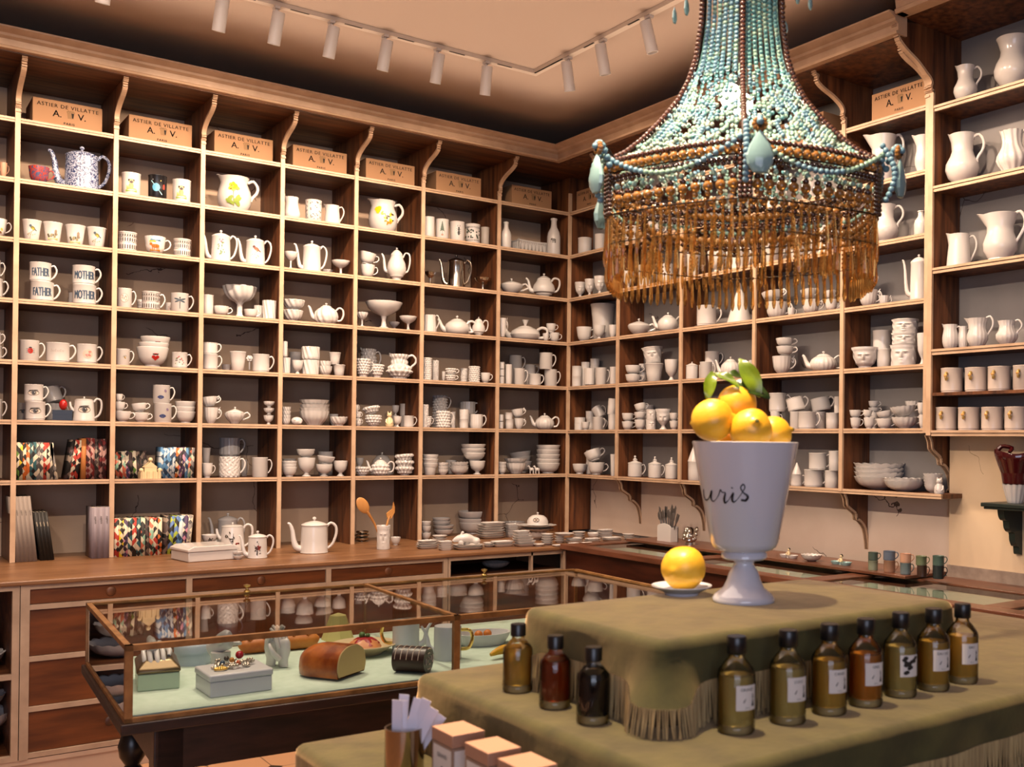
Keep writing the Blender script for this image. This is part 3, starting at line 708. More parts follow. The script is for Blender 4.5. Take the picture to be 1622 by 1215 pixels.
bowl.p -0.985 0.064 1.3636 0.099 0.052 0 1 - - -
bowl.v -0.753 0.236 1.2870 0.072 0.092 0 0 - - -
bowl.v -0.905 0.048 1.2870 0.067 0.041 0 0 - - -
bowl.v -0.905 0.048 1.3107 0.067 0.036 0 1 - - -
bowl.v -0.905 0.048 1.3314 0.067 0.036 0 1 - - -
bowl.s -0.778 0.074 1.2870 0.117 0.045 0 0 - - -
bowl.s -0.778 0.074 1.3080 0.117 0.039 0 1 - - -
bowl.s -0.778 0.074 1.3291 0.117 0.039 0 1 - - -
gob.p -0.651 0.067 1.2870 0.103 0.088 0 0 - - -
bowl.p -0.663 0.087 1.3751 0.144 0.052 0 1 - - -
bowl.p -0.666 0.096 1.4025 0.161 0.052 0 1 - - -
bowl.p -0.666 0.096 1.4299 0.161 0.052 0 1 - - -
#L 6 7
bowl.p -0.481 0.042 1.2870 0.054 0.037 0 0 - - -
bowl.p -0.481 0.043 1.3085 0.057 0.037 0 1 - - -
bowl.p -0.481 0.043 1.3301 0.057 0.037 0 1 - - -
bowl.p -0.197 0.277 1.2870 0.154 0.081 0 0 - - -
bowl.p -0.197 0.277 1.3258 0.154 0.065 -8 1 - - -
bowl.p -0.196 0.275 1.3614 0.150 0.065 -8 1 - - -
bowl.v -0.352 0.083 1.2870 0.136 0.078 0 0 - - -
bowl.v -0.352 0.091 1.3464 0.152 0.047 0 1 - - -
horse.p -0.225 0.053 1.2870 0.076 0.054 0 0 - - tiny_white_pair_of_horse_figurines,_seventh_row_down
bowl.p -0.089 0.097 1.2870 0.163 0.072 0 0 - - -
bowl.p -0.090 0.097 1.3222 0.165 0.064 0 1 - - -
bowl.p -0.090 0.097 1.3543 0.165 0.064 0 1 - - -
bowl.p -0.090 0.097 1.3863 0.165 0.064 0 1 - - -
bowl.p -0.090 0.097 1.4183 0.165 0.061 0 1 - - -
#L 7 3
bowl.p -2.310 0.056 0.8830 0.082 0.044 0 0 - horseman small_white_bowl_with_black_horse_motif,_bottom_of_pair
bowl.p -2.312 0.057 0.9270 0.083 0.046 0 1 - horseman small_white_bowl_with_black_horse_motif,_top_of_pair
cpot.p -2.157 0.257 0.8830 0.115 0.172 0 0 grey - grey_shaded_coffee_pot_behind_the_floral_teapot
jugl.p -2.198 0.023 0.8830 0.136 0.143 0 0 - vine white_tapered_pot_printed_with_dark_leaves_and_red_flowers
bowl.p -2.301 -0.434 0.8830 0.053 0.021 0 0 - - -
bowl.p -2.303 -0.432 0.9035 0.050 0.019 0 1 - - -
cpot.p -2.197 -0.410 0.8830 0.099 0.123 0 0 - redrose small_white_coffee_pot_printed_with_a_red_rose
#L 7 4
cpot.p -1.866 -0.326 0.8830 0.150 0.171 0 0 - - largest_plain_white_coffee_pot_standing_on_the_wooden_counter
#L 7 5
bowl.p -1.396 0.146 0.8830 0.091 0.022 0 0 silver - -
bowl.p -1.398 0.144 0.9054 0.088 0.020 0 1 silver - -
bowl.p -1.397 0.140 0.9257 0.079 0.020 0 1 silver - -
bkr.f -1.478 -0.358 0.8830 0.073 0.137 0 0 - - white_face-shaped_vase_holding_wooden_spoons
bowl.p -1.318 -0.167 0.8830 0.059 0.047 0 0 - - -
#L 7 6
bowl.p -1.013 0.053 0.8830 0.060 0.043 0 0 - - -
bowl.p -1.013 0.053 0.9260 0.060 0.043 0 1 - - -
bowl.p -1.016 0.055 0.9568 0.067 0.039 0 1 - - -
bowl.p -0.803 0.228 0.8830 0.131 0.043 0 0 - - -
bowl.p -0.805 0.229 0.9150 0.135 0.038 0 1 - - -
bowl.p -0.816 0.237 0.9417 0.121 0.038 0 1 - - -
bowl.p -0.817 0.238 0.9630 0.117 0.036 0 1 - - -
bowl.p -0.572 0.264 0.8830 0.182 0.077 0 0 - - -
bowl.p -0.573 0.265 0.9202 0.188 0.066 0 1 - - -
bowl.p -0.571 0.263 0.9683 0.204 0.066 0 1 - - -
tray.p -1.248 -0.440 0.8830 0.122 0.013 0 0 - - -
tray.p -1.247 -0.440 0.8962 0.120 0.012 0 1 - - -
tray.p -1.248 -0.440 0.9084 0.113 0.011 0 1 - - -
tray.p -1.246 -0.441 0.9197 0.108 0.011 0 1 - - -
plate.p -1.049 -0.199 0.8830 0.091 0.016 0 0 - - -
plate.p -1.048 -0.200 0.8988 0.089 0.016 0 1 - - -
plate.p -1.048 -0.200 0.9147 0.089 0.016 0 1 - - -
tray.p -1.204 -0.579 0.8830 0.079 0.013 0 0 - - -
tray.p -1.204 -0.579 0.8960 0.079 0.013 0 1 - - -
tray.p -1.204 -0.579 0.9090 0.079 0.013 0 1 - - -
tray.p -1.204 -0.579 0.9220 0.079 0.013 0 1 - - -
tray.p -1.068 -0.595 0.8830 0.174 0.015 0 0 - - -
tray.p -1.068 -0.595 0.8980 0.169 0.013 0 1 - - -
horn.p -1.075 -0.589 0.9112 0.150 0.058 0 1 - - white_sculpted_shell_form_lying_on_a_flat_tray
tray.v -0.627 -0.075 0.8830 0.173 0.015 0 0 - - -
tray.v -0.627 -0.075 0.8976 0.173 0.015 0 1 - - -
tray.v -0.627 -0.075 0.9123 0.173 0.015 0 1 - - -
tray.v -0.627 -0.075 0.9269 0.173 0.015 0 1 - - -
tray.v -0.626 -0.075 0.9416 0.167 0.015 0 1 - - -
tray.v -0.626 -0.075 0.9562 0.170 0.015 0 1 - - -
tray.v -0.617 -0.082 0.9709 0.149 0.015 0 1 - - -
plate.p -0.903 -0.548 0.8830 0.077 0.013 0 0 - - -
plate.p -0.904 -0.547 0.8965 0.069 0.012 0 1 - - -
tray.p -0.827 -0.566 0.8830 0.133 0.017 0 0 - - -
tray.p -0.826 -0.567 0.9004 0.126 0.015 0 1 - - -
#L 7 7
tray.p -0.469 -0.073 0.8830 0.085 0.017 0 0 - - -
tray.p -0.469 -0.073 0.9000 0.085 0.017 0 1 - - -
tray.p -0.469 -0.073 0.9170 0.085 0.017 0 1 - - -
tray.p -0.469 -0.073 0.9340 0.085 0.017 0 1 - - -
tray.p -0.468 -0.073 0.9510 0.083 0.017 0 1 - - -
tray.p -0.705 -0.620 0.8830 0.133 0.017 0 0 - - -
tray.p -0.705 -0.620 0.9005 0.124 0.016 0 1 - - -
tray.v -0.712 -0.614 0.9160 0.121 0.015 0 1 - - -
tray.v -0.716 -0.611 0.9306 0.112 0.015 0 1 - - -
tray.v -0.719 -0.609 0.9452 0.099 0.015 0 1 - - -
tray.v -0.720 -0.608 0.9597 0.094 0.015 0 1 - - -
bowl.v -0.249 0.279 0.8830 0.158 0.073 0 0 - - -
bowl.s -0.434 -0.308 0.8830 0.135 0.052 0 0 - - -
plate.s -0.425 -0.315 0.9348 0.210 0.023 0 1 - - -
plate.s -0.430 -0.311 0.9576 0.249 0.021 0 1 - - -
dome.p -0.425 -0.315 0.9783 0.142 0.070 0 1 - cross domed_white_lidded_dish_with_a_black_X_medallion
plate.p -0.638 -0.673 0.8830 0.068 0.014 0 0 - - -
plate.p -0.552 -0.630 0.8830 0.077 0.014 0 0 - - -
plate.p -0.552 -0.630 0.8968 0.077 0.014 0 1 - - -
plate.p -0.552 -0.630 0.9106 0.077 0.014 0 1 - - -
plate.p -0.552 -0.630 0.9244 0.075 0.014 0 1 - - -
plate.p -0.552 -0.630 0.9381 0.074 0.013 0 1 - - -
tray.p -0.544 -0.742 0.8830 0.078 0.010 0 0 - - -
plate.p -0.415 -0.556 0.8830 0.067 0.015 0 0 - - -
plate.p -0.415 -0.556 0.8981 0.067 0.015 0 1 - - -
plate.p -0.415 -0.556 0.9132 0.067 0.015 0 1 - - -
plate.p -0.393 -0.573 0.9283 0.123 0.015 0 1 - - -
#C 7 1
tray.p -0.406 -0.693 0.8830 0.069 0.010 0 0 - - -
tray.p -0.315 -0.709 0.8830 0.080 0.010 0 0 - - -
tray.p -0.338 -0.600 0.8830 0.111 0.015 0 0 - - -
tray.p -0.338 -0.599 0.8981 0.103 0.014 0 1 - - -
plate.p -0.153 -0.381 0.8830 0.084 0.015 0 0 - - -
plate.p -0.153 -0.381 0.8978 0.084 0.015 0 1 - - -
plate.p -0.153 -0.381 0.9125 0.084 0.015 0 1 - - -
tray.p -0.218 -0.627 0.8830 0.107 0.012 0 0 - - -
tray.p -0.218 -0.627 0.8952 0.097 0.012 0 1 - - -
bowl.p -0.071 -0.430 0.8830 0.084 0.036 0 0 - - -
tray.v -0.014 -0.475 0.8830 0.103 0.015 0 0 - - -
tray.v -0.014 -0.475 0.8978 0.103 0.015 0 1 - - -
tray.v -0.014 -0.475 0.9126 0.103 0.015 0 1 - - -
tray.v -0.013 -0.476 0.9273 0.100 0.014 0 1 - - -
tray.p -0.072 -0.634 0.8830 0.129 0.012 0 0 - - -
tray.p -0.074 -0.633 0.8954 0.122 0.012 0 1 - - -
plate.p 0.066 -0.623 0.8830 0.075 0.013 0 0 - - -
plate.p 0.066 -0.623 0.8955 0.075 0.013 0 1 - - -
plate.p 0.065 -0.622 0.9081 0.077 0.013 0 1 - - -
#R 1 1
bkr.p 0.058 -0.104 2.7740 0.096 0.113 0 0 - - -
mug.p 0.046 -0.299 2.7740 0.072 0.108 0 0 - - -
mug.p 0.047 -0.439 2.7740 0.074 0.109 0 0 - - -
#R 2 1
gob.f 0.046 -0.072 2.4810 0.071 0.109 0 0 - - -
gob.f 0.041 -0.191 2.4810 0.062 0.116 0 0 - - -
gob.f 0.046 -0.301 2.4810 0.073 0.123 0 0 - - -
bkrt.r 0.041 -0.435 2.4810 0.062 0.163 0 0 - - -
#R 2 2
gob.p 0.050 -0.611 2.4810 0.081 0.121 0 0 - - -
bkr.p 0.060 -0.780 2.4810 0.099 0.135 0 0 - - -
bkr.p 0.064 -0.973 2.4810 0.108 0.116 0 0 - - -
#R 1 2
mug.p 0.060 -0.642 2.7740 0.101 0.105 0 0 - - -
mug.p 0.059 -0.872 2.7740 0.098 0.110 0 0 - - -
#R 2 3
bkrt.p 0.057 -1.242 2.4810 0.093 0.150 0 0 - - -
gob.p 0.065 -1.443 2.4810 0.109 0.131 0 0 - - -
cpot.p 0.053 -1.643 2.4810 0.085 0.128 0 0 - - -
#R 2 4
mug.p 0.062 -1.885 2.4810 0.103 0.117 0 0 - - -
mug.p 0.060 -2.098 2.4810 0.100 0.113 0 0 - - -
jugc.p 0.054 -2.297 2.4810 0.087 0.142 0 0 - - -
#R 1 4
jugc.p 0.058 -1.913 2.7740 0.096 0.123 0 0 - - -
mug.p 0.059 -2.185 2.7740 0.099 0.112 0 0 - - -
#R 3 1
bkrt.p 0.146 -0.201 2.1820 0.172 0.253 0 0 - - tall_tapered_white_urn_vase,_fourth_row_down_near_corner
cup.p 0.052 -0.115 2.1820 0.105 0.099 0 0 - - -
gob.p 0.051 -0.295 2.1820 0.082 0.097 0 0 - - small_three-footed_white_dish_before_the_tapered_urn
cup.p 0.037 -0.468 2.1820 0.054 0.084 0 0 - - -
#R 4 1
bkr.p 0.043 -0.045 1.8800 0.067 0.070 0 0 - - -
bkr.p 0.043 -0.045 1.9503 0.067 0.070 0 1 - - -
bkr.p 0.113 -0.051 1.8800 0.066 0.123 0 0 - - -
bkr.p 0.112 -0.051 2.0031 0.064 0.048 0 1 - - -
bkr.r 0.047 -0.195 1.8800 0.074 0.123 0 0 - - -
mug.p 0.047 -0.327 1.8800 0.075 0.116 0 0 - - -
mug.p 0.035 -0.483 1.8800 0.051 0.113 0 0 - - -
bkr.p 0.141 -0.117 1.8800 0.062 0.147 0 0 - - -
bkr.p 0.143 -0.118 2.0275 0.067 0.045 0 1 - - -
#R 5 1
bkr.p 0.048 -0.081 1.5850 0.077 0.047 0 0 - - -
bkr.p 0.048 -0.081 1.6324 0.077 0.038 0 1 - - -
cup.p 0.038 -0.164 1.5850 0.056 0.054 0 0 - - -
mug.p 0.045 -0.297 1.5850 0.069 0.086 0 0 - - -
bkr.p 0.141 -0.075 1.5850 0.063 0.080 0 0 - - -
bkr.p 0.141 -0.069 1.6648 0.063 0.051 0 1 - - -
mug.p 0.128 -0.221 1.5850 0.056 0.076 0 0 - - -
mug.p 0.136 -0.213 1.6611 0.073 0.079 -35 1 - - -
bkr.p 0.040 -0.471 1.5850 0.059 0.099 0 0 - - -
bkr.p 0.041 -0.458 1.6843 0.062 0.103 5 1 - - -
#R 3 2
sug.p 0.082 -0.687 2.1820 0.145 0.097 0 0 - - round_white_sugar_bowl_with_small_knob_and_handle
tpot.p 0.075 -0.989 2.1820 0.130 0.107 0 0 - - -
#R 4 2
cup.p 0.060 -0.659 1.8800 0.099 0.057 0 0 - - -
cup.p 0.061 -0.659 1.9371 0.103 0.057 0 1 - - -
cup.p 0.127 -0.676 1.8800 0.053 0.074 0 0 - - -
cup.p 0.127 -0.676 1.9544 0.053 0.053 0 1 - - -
bkrt.p 0.069 -0.864 1.8800 0.119 0.116 0 0 - - -
bkrt.f 0.072 -0.853 1.9957 0.124 0.098 -6 1 - - -
gob.p 0.052 -1.056 1.8800 0.084 0.129 0 0 - - -
#R 5 2
cup.p 0.048 -0.624 1.5850 0.076 0.053 0 0 - - -
cup.p 0.048 -0.624 1.6381 0.076 0.053 0 1 - - -
cup.p 0.047 -0.758 1.5850 0.074 0.063 0 0 - - -
cup.p 0.047 -0.758 1.6477 0.074 0.047 -4 1 - - -
cup.p 0.046 -0.768 1.6946 0.073 0.050 -14 1 - - -
bowl.p 0.143 -0.701 1.5850 0.087 0.159 0 0 - - -
bkr.f 0.040 -0.876 1.5850 0.061 0.064 0 0 - - -
bkr.f 0.039 -0.879 1.6488 0.059 0.062 0 1 - - -
gob.f 0.053 -0.980 1.5850 0.086 0.127 0 0 - - -
cup.p 0.038 -1.104 1.5850 0.057 0.052 0 0 - - -
cup.p 0.037 -1.103 1.6370 0.055 0.048 0 1 - - -
#R 3 3
plate.p 0.083 -1.341 2.1820 0.146 0.008 0 0 - - -
mug.p 0.068 -1.355 2.1898 0.117 0.117 0 1 - - plain_white_mug_standing_on_a_saucer_under_the_chandelier
cone.p 0.083 -1.623 2.1820 0.146 0.230 0 0 - - tall_white_cone_behind_the_chandelier_prisms
#R 4 3
lcan.p 0.047 -1.254 1.8800 0.074 0.096 0 0 - - small_lidded_canister,_fifth_row_down_right_wall
lcan.p 0.079 -1.308 1.8800 0.037 0.096 0 0 - - -
mug.p 0.047 -1.379 1.8800 0.073 0.097 0 0 - - -
mug.p 0.141 -1.321 1.8800 0.083 0.081 0 0 - - -
mug.p 0.144 -1.322 1.9606 0.087 0.086 0 1 - - -
tpot.v 0.067 -1.568 1.8800 0.113 0.106 0 0 - - -
bkr.p 0.025 -1.782 1.8800 0.029 0.084 0 0 - - -
#R 3 4
cup.r 0.070 -1.928 2.1820 0.120 0.094 0 0 - - -
cup.r 0.066 -1.905 2.2764 0.113 0.054 -10 1 - - -
cup.p 0.100 -2.009 2.1820 0.040 0.054 0 0 - - -
cup.r 0.057 -2.193 2.1820 0.093 0.078 0 0 - - -
cup.r 0.050 -2.185 2.2598 0.080 0.052 -8 1 - - -
#R 6 1
bowl.p 0.060 -0.069 1.2870 0.100 0.067 0 0 - - -
cup.p 0.066 -0.256 1.2870 0.111 0.082 0 0 - - -
cup.p 0.069 -0.242 1.3688 0.118 0.071 -22 1 - - -
bkr.p 0.126 -0.091 1.2870 0.052 0.080 0 0 - - -
bkr.p 0.131 -0.093 1.3674 0.061 0.080 0 1 - - -
bkrt.p 0.031 -0.496 1.2870 0.041 0.140 0 0 - - -
#R 6 2
lcup.p 0.057 -0.694 1.2870 0.093 0.109 0 0 - - lidded_cup_with_figure_finial,_leftmost_of_three
lcup.p 0.052 -0.903 1.2870 0.084 0.109 0 0 - - lidded_cup_with_figure_finial,_middle_of_three
lcup.p 0.050 -1.068 1.2870 0.079 0.107 0 0 - - lidded_cup_with_figure_finial,_rightmost_of_three
#R 6 3
bkr.p 0.055 -1.283 1.2870 0.089 0.111 0 0 - - -
cone.p 0.050 -1.281 1.3977 0.080 0.106 0 1 - - white_cone_standing_on_a_beaker_behind_the_urn
#R 3 4
cup.p 0.043 -2.346 2.1820 0.065 0.059 0 0 - - -
cup.p 0.042 -2.342 2.2411 0.063 0.042 -10 1 - - -
#R 4 4
cup.r 0.062 -1.981 1.8800 0.103 0.100 0 0 - - -
cup.p 0.057 -2.008 1.9799 0.093 0.046 0 1 - - -
cup.p 0.057 -2.004 2.0261 0.094 0.044 0 1 - - -
tpotf.v 0.080 -2.262 1.8800 0.139 0.094 0 0 - - melon-ribbed_white_teapot_on_small_feet
#R 5 4
cup.p 0.037 -1.960 1.5850 0.054 0.094 0 0 - - -
mug.p 0.057 -1.956 1.6787 0.094 0.100 0 1 - - -
mug.p 0.037 -2.106 1.5850 0.054 0.092 0 0 - - -
mug.p 0.057 -2.102 1.6767 0.094 0.068 -14 1 - - -
mug.p 0.056 -2.174 1.5850 0.093 0.090 0 0 - - -
bkr.p 0.135 -2.187 1.5850 0.070 0.092 0 0 - - -
mug.p 0.152 -2.190 1.6767 0.103 0.068 -12 1 - - -
bkr.p 0.044 -2.361 1.5850 0.068 0.081 0 0 - - -
bkr.p 0.097 -2.348 1.5850 0.034 0.085 0 0 - - -
bkr.p 0.098 -2.346 1.6699 0.036 0.081 0 1 - - -
#R 3 5
bkr.r 0.125 -2.602 2.1820 0.049 0.049 0 0 - - -
cup.r 0.056 -2.575 2.1820 0.091 0.088 0 0 - - -
cup.r 0.059 -2.554 2.2702 0.098 0.064 -12 1 - - -
cup.r 0.106 -2.630 2.1820 0.053 0.057 0 0 - - -
cpot.p 0.051 -2.881 2.1820 0.082 0.201 0 0 - - tall_plain_white_coffee_pot_by_the_tall_divider
#R 4 5
bowl.f 0.072 -2.545 1.8800 0.123 0.107 0 0 - - white_bowl_moulded_with_a_face,_alone_at_left_of_stack
bkr.p 0.126 -2.619 1.8800 0.072 0.097 0 0 - - -
bkr.p 0.136 -2.597 1.9765 0.093 0.094 0 1 - - -
bkr.f 0.069 -2.784 1.8800 0.119 0.104 0 0 - - face-moulded_white_beaker,_bottom_of_the_stack_of_three
bkr.f 0.069 -2.788 1.9845 0.117 0.054 0 1 - - face-moulded_white_beaker,_middle_of_the_stack_of_three
bkr.f 0.069 -2.791 2.0383 0.119 0.065 0 1 - - face-moulded_white_beaker,_top_of_the_stack_of_three
gob.p 0.036 -2.918 1.8800 0.052 0.147 0 0 - - -
#R 5 5
cup.p 0.037 -2.518 1.5850 0.053 0.054 0 0 - - -
cup.p 0.039 -2.514 1.6392 0.058 0.038 0 1 - - -
cup.p 0.037 -2.605 1.5850 0.054 0.054 0 0 - - -
cup.p 0.032 -2.596 1.6385 0.044 0.037 5 1 - - -
bowl.p 0.127 -2.558 1.5850 0.054 0.083 0 0 - - -
cup.p 0.127 -2.558 1.6675 0.054 0.023 0 1 - - -
cup.p 0.125 -2.557 1.6907 0.050 0.033 0 1 - - -
cup.p 0.047 -2.689 1.5850 0.075 0.048 0 0 - - -
cup.p 0.046 -2.694 1.6331 0.072 0.032 -10 1 - - -
mug.p 0.124 -2.661 1.5850 0.049 0.069 0 0 - - -
shellc.v 0.069 -2.794 1.5850 0.118 0.058 0 0 - - -
shellc.v 0.069 -2.789 1.6435 0.119 0.047 -6 1 - - -
mug.p 0.134 -2.790 1.5850 0.068 0.096 0 0 - - -
shellc.v 0.137 -2.789 1.6806 0.074 0.040 0 1 - - -
cup.p 0.028 -2.928 1.5850 0.036 0.062 0 0 - - -
cup.p 0.029 -2.921 1.6465 0.039 0.058 0 1 - - -
#R 6 4
mug.p 0.041 -2.117 1.2870 0.062 0.062 0 0 - - -
cone.p 0.037 -2.123 1.3486 0.054 0.061 0 1 - - short_white_cone_on_a_mug_right_of_the_urn
mug.p 0.061 -2.220 1.2870 0.101 0.088 0 0 - - -
mug.p 0.058 -2.252 1.3745 0.097 0.087 0 1 - - -
bkr.p 0.046 -2.358 1.2870 0.073 0.087 0 0 - - -
bkr.p 0.040 -2.381 1.3742 0.060 0.099 0 1 - - -
#R 6 5
bowl.s 0.131 -2.592 1.2870 0.241 0.063 0 0 - - -
bowl.s 0.130 -2.592 1.3117 0.240 0.062 0 1 - - -
bowl.s 0.131 -2.590 1.3349 0.241 0.060 0 1 - - -
bowl.s 0.131 -2.590 1.3581 0.243 0.059 0 1 - - -
bowl.s 0.073 -2.789 1.2870 0.186 0.052 0 0 - - -
bowl.s 0.073 -2.787 1.3063 0.186 0.045 0 1 - - -
bowl.s 0.103 -2.939 1.2870 0.085 0.033 0 0 - - -
bowl.s 0.102 -2.936 1.3016 0.084 0.031 0 1 - - -
bowl.s 0.103 -2.933 1.3162 0.086 0.031 0 1 - - -
bowl.s 0.104 -2.932 1.3308 0.088 0.031 0 1 - - -
bowl.s 0.104 -2.932 1.3454 0.088 0.031 0 1 - - -
cat.p 0.035 -3.018 1.2870 0.050 0.075 0 0 - - white_bearded_figurine_at_the_end_of_the_lowest_shelf
#R 1 5
jugw.p 0.081 -2.637 2.7740 0.142 0.238 0 0 - - tall_lipped_pitcher_right_of_the_chandelier
jugw.p 0.049 -2.898 2.7740 0.078 0.175 0 0 - - second_lipped_pitcher_cut_off_by_the_tall_divider
#R 2 5
jugb.p 0.076 -2.660 2.4810 0.131 0.190 0 0 - - -
btl.p 0.041 -2.898 2.4810 0.063 0.118 0 0 - - -
#T 0 6
jugb.p 0.064 -3.118 3.0520 0.105 0.164 0 0 - - small_white_pitcher_on_the_topmost_right_shelf
vase.p 0.091 -3.339 3.0520 0.158 0.231 0 0 - - large_bulbous_white_vase_on_the_topmost_right_shelf
#T 1 6
jugb.p 0.088 -3.088 2.6850 0.151 0.234 0 0 - - bulbous_white_pitcher_with_twisted_rope_handle
jugb.w 0.075 -3.350 2.6850 0.126 0.194 0 0 - - swirled_white_pitcher_beside_the_rope-handled_pitcher
#T 2 6
jugc.p 0.066 -3.090 2.3130 0.109 0.149 0 0 - - -
jugw.p 0.090 -3.286 2.3130 0.155 0.211 0 0 - - -
#T 3 6
jug.r 0.048 -3.061 1.9430 0.072 0.113 0 0 - - -
jug.r 0.084 -3.104 1.9430 0.048 0.105 0 0 - - -
jugw.v 0.061 -3.195 1.9430 0.098 0.134 0 0 - - scale-patterned_white_pitcher_with_high_lip
jugb.v 0.061 -3.342 1.9430 0.097 0.112 0 0 - - -
#T 4 6
mugf.p 0.062 -3.061 1.7460 0.100 0.112 0 0 ring - -
mugf.p 0.062 -3.189 1.7460 0.100 0.108 0 0 ring - -
mugf.p 0.062 -3.306 1.7460 0.099 0.107 0 0 ring - -
mugf.p 0.058 -3.428 1.7460 0.092 0.106 0 0 ring - -
#T 5 6
mugf.p 0.060 -3.035 1.5750 0.096 0.106 0 0 ring - -
mugf.p 0.060 -3.155 1.5750 0.097 0.103 0 0 ring - -
mugf.p 0.059 -3.275 1.5750 0.095 0.102 0 0 ring - -
mugf.p 0.060 -3.390 1.5750 0.096 0.101 0 0 ring - -
#S 0 7
ldish.p -0.073 -2.178 0.9220 0.114 0.022 0 0 - - white_double_dish_with_tiny_seated_figure,_left
bowl.s -0.078 -2.341 0.9220 0.105 0.033 0 0 - - small_oval_white_dish_between_the_two_figure_dishes
ldish.p -0.070 -2.529 0.9220 0.120 0.021 0 0 aqua - pale_blue_dish_with_tiny_seated_figure
bkrc.p -0.107 -2.757 0.9220 0.047 0.045 0 0 g1 - pale_green_mug,_bottom_of_leftmost_pair_of_coloured_mugs
mug.p -0.107 -2.757 0.9673 0.047 0.038 0 1 g2 - dark_green_mug,_top_of_leftmost_pair_of_coloured_mugs
mug.p -0.103 -2.850 0.9220 0.054 0.055 0 0 or - orange_mug,_bottom_of_second_pair_of_coloured_mugs
mug.p -0.102 -2.848 0.9767 0.056 0.042 0 1 bl - slate_blue_mug,_top_of_second_pair_of_coloured_mugs
mug.p -0.105 -2.943 0.9220 0.050 0.052 0 0 gb - grey_green_mug,_bottom_of_third_pair_of_coloured_mugs
mug.p -0.104 -2.942 0.9745 0.051 0.041 0 1 tan - pink_beige_mug,_top_of_third_pair_of_coloured_mugs
mug.p -0.107 -3.035 0.9220 0.045 0.050 0 0 brn - brown_mug,_bottom_of_fourth_pair_of_coloured_mugs
mug.p -0.106 -3.030 0.9723 0.049 0.041 0 1 g3 - olive_mug,_top_of_fourth_pair_of_coloured_mugs
mug.p -0.105 -3.121 0.9220 0.051 0.058 0 0 navy - navy_mug,_bottom_of_rightmost_pair_of_coloured_mugs
mug.p -0.105 -3.121 0.9798 0.051 0.043 0 1 teal - teal_mug,_top_of_rightmost_pair_of_coloured_mugs"""
# ================================================================ crockery
def vessel(outer,a,wall=.07,floor=.10):
    o=[(r,z*a) for r,z in outer]; out=[(0,0)]+o
    rim=o[-1]; out.append((rim[0]-wall*.5,rim[1]+.02))
    for r,z in reversed(o[:-1]):
        if z>floor and r>wall*1.6: out.append((r-wall,z))
    lo=[p for p in out[len(o)+2:]]
    r_=(lo[-1][0] if lo else .6)
    out.append((r_*.85,floor)); out.append((0,floor)); return out
def solid(outer,a): return [(0,0)]+[(r,z*a) for r,z in outer]
PR={ # outer profiles: radius (half width = 1), height fraction
'mug':[(.86,0),(.93,.02),(.93,.07),(.97,.09),(.97,.96),(1,.98),(1,1)],
'bkr':[(.90,0),(.94,.02),(.95,.5),(.97,.96),(1,.98),(1,1)],
'bkrt':[(.66,0),(.70,.02),(.82,.5),(.95,.94),(1,.97),(1,1)],
'cup':[(.50,0),(.55,.03),(.52,.10),(.70,.16),(.86,.4),(.93,.7),(1,.97),(1,1)],
'bowl':[(.44,0),(.50,.02),(.47,.12),(.70,.24),(.88,.52),(.97,.85),(1,.97),(1,1)],
'plate':[(.5,0),(.6,.08),(.62,.3),(.92,.72),(1,.9),(1,1)],
'gob':[(.50,0),(.52,.03),(.30,.10),(.22,.2),(.50,.30),(.82,.45),(.93,.7),(1,.97),(1,1)],
'comp':[(.42,0),(.42,.04),(.15,.14),(.11,.35),(.16,.5),(.55,.62),(.85,.78),(1,.97),(1,1)],
'compt':[(.40,0),(.42,.03),(.2,.10),(.13,.2),(.18,.3),(.12,.4),(.2,.5),(.6,.58),(.85,.72),(.96,.9),(1,1)],
'jug':[(.66,0),(.76,.03),(.95,.25),(1,.42),(.94,.6),(.76,.82),(.78,.92),(.86,1)],
'jugb':[(.58,0),(.62,.03),(.55,.08),(.82,.16),(1,.32),(.97,.42),(.72,.58),(.62,.68),(.64,.85),(.76,.98),(.78,1)],
'jugc':[(.92,0),(1,.03),(.95,.3),(.84,.7),(.82,.93),(.86,1)],
'jugt':[(.75,0),(.95,.08),(1,.25),(.85,.5),(.72,.75),(.80,1)],
'jugw':[(.62,0),(.70,.03),(.66,.08),(.92,.25),(.95,.4),(.74,.62),(.72,.75),(.92,.97),(.94,1)],
'btl':[(.92,0),(1,.03),(1,.5),(.88,.62),(.5,.76),(.42,.85),(.42,.94),(.52,.97),(.52,1)],
'vase':[(.60,0),(.62,.02),(.5,.10),(.66,.14),(.95,.28),(1,.40),(.90,.52),(.68,.66),(.64,.76),(.80,.95),(.88,1)],
'cone':[(1,0),(1,.02),(.5,.55),(.1,.97),(.05,1)],
}
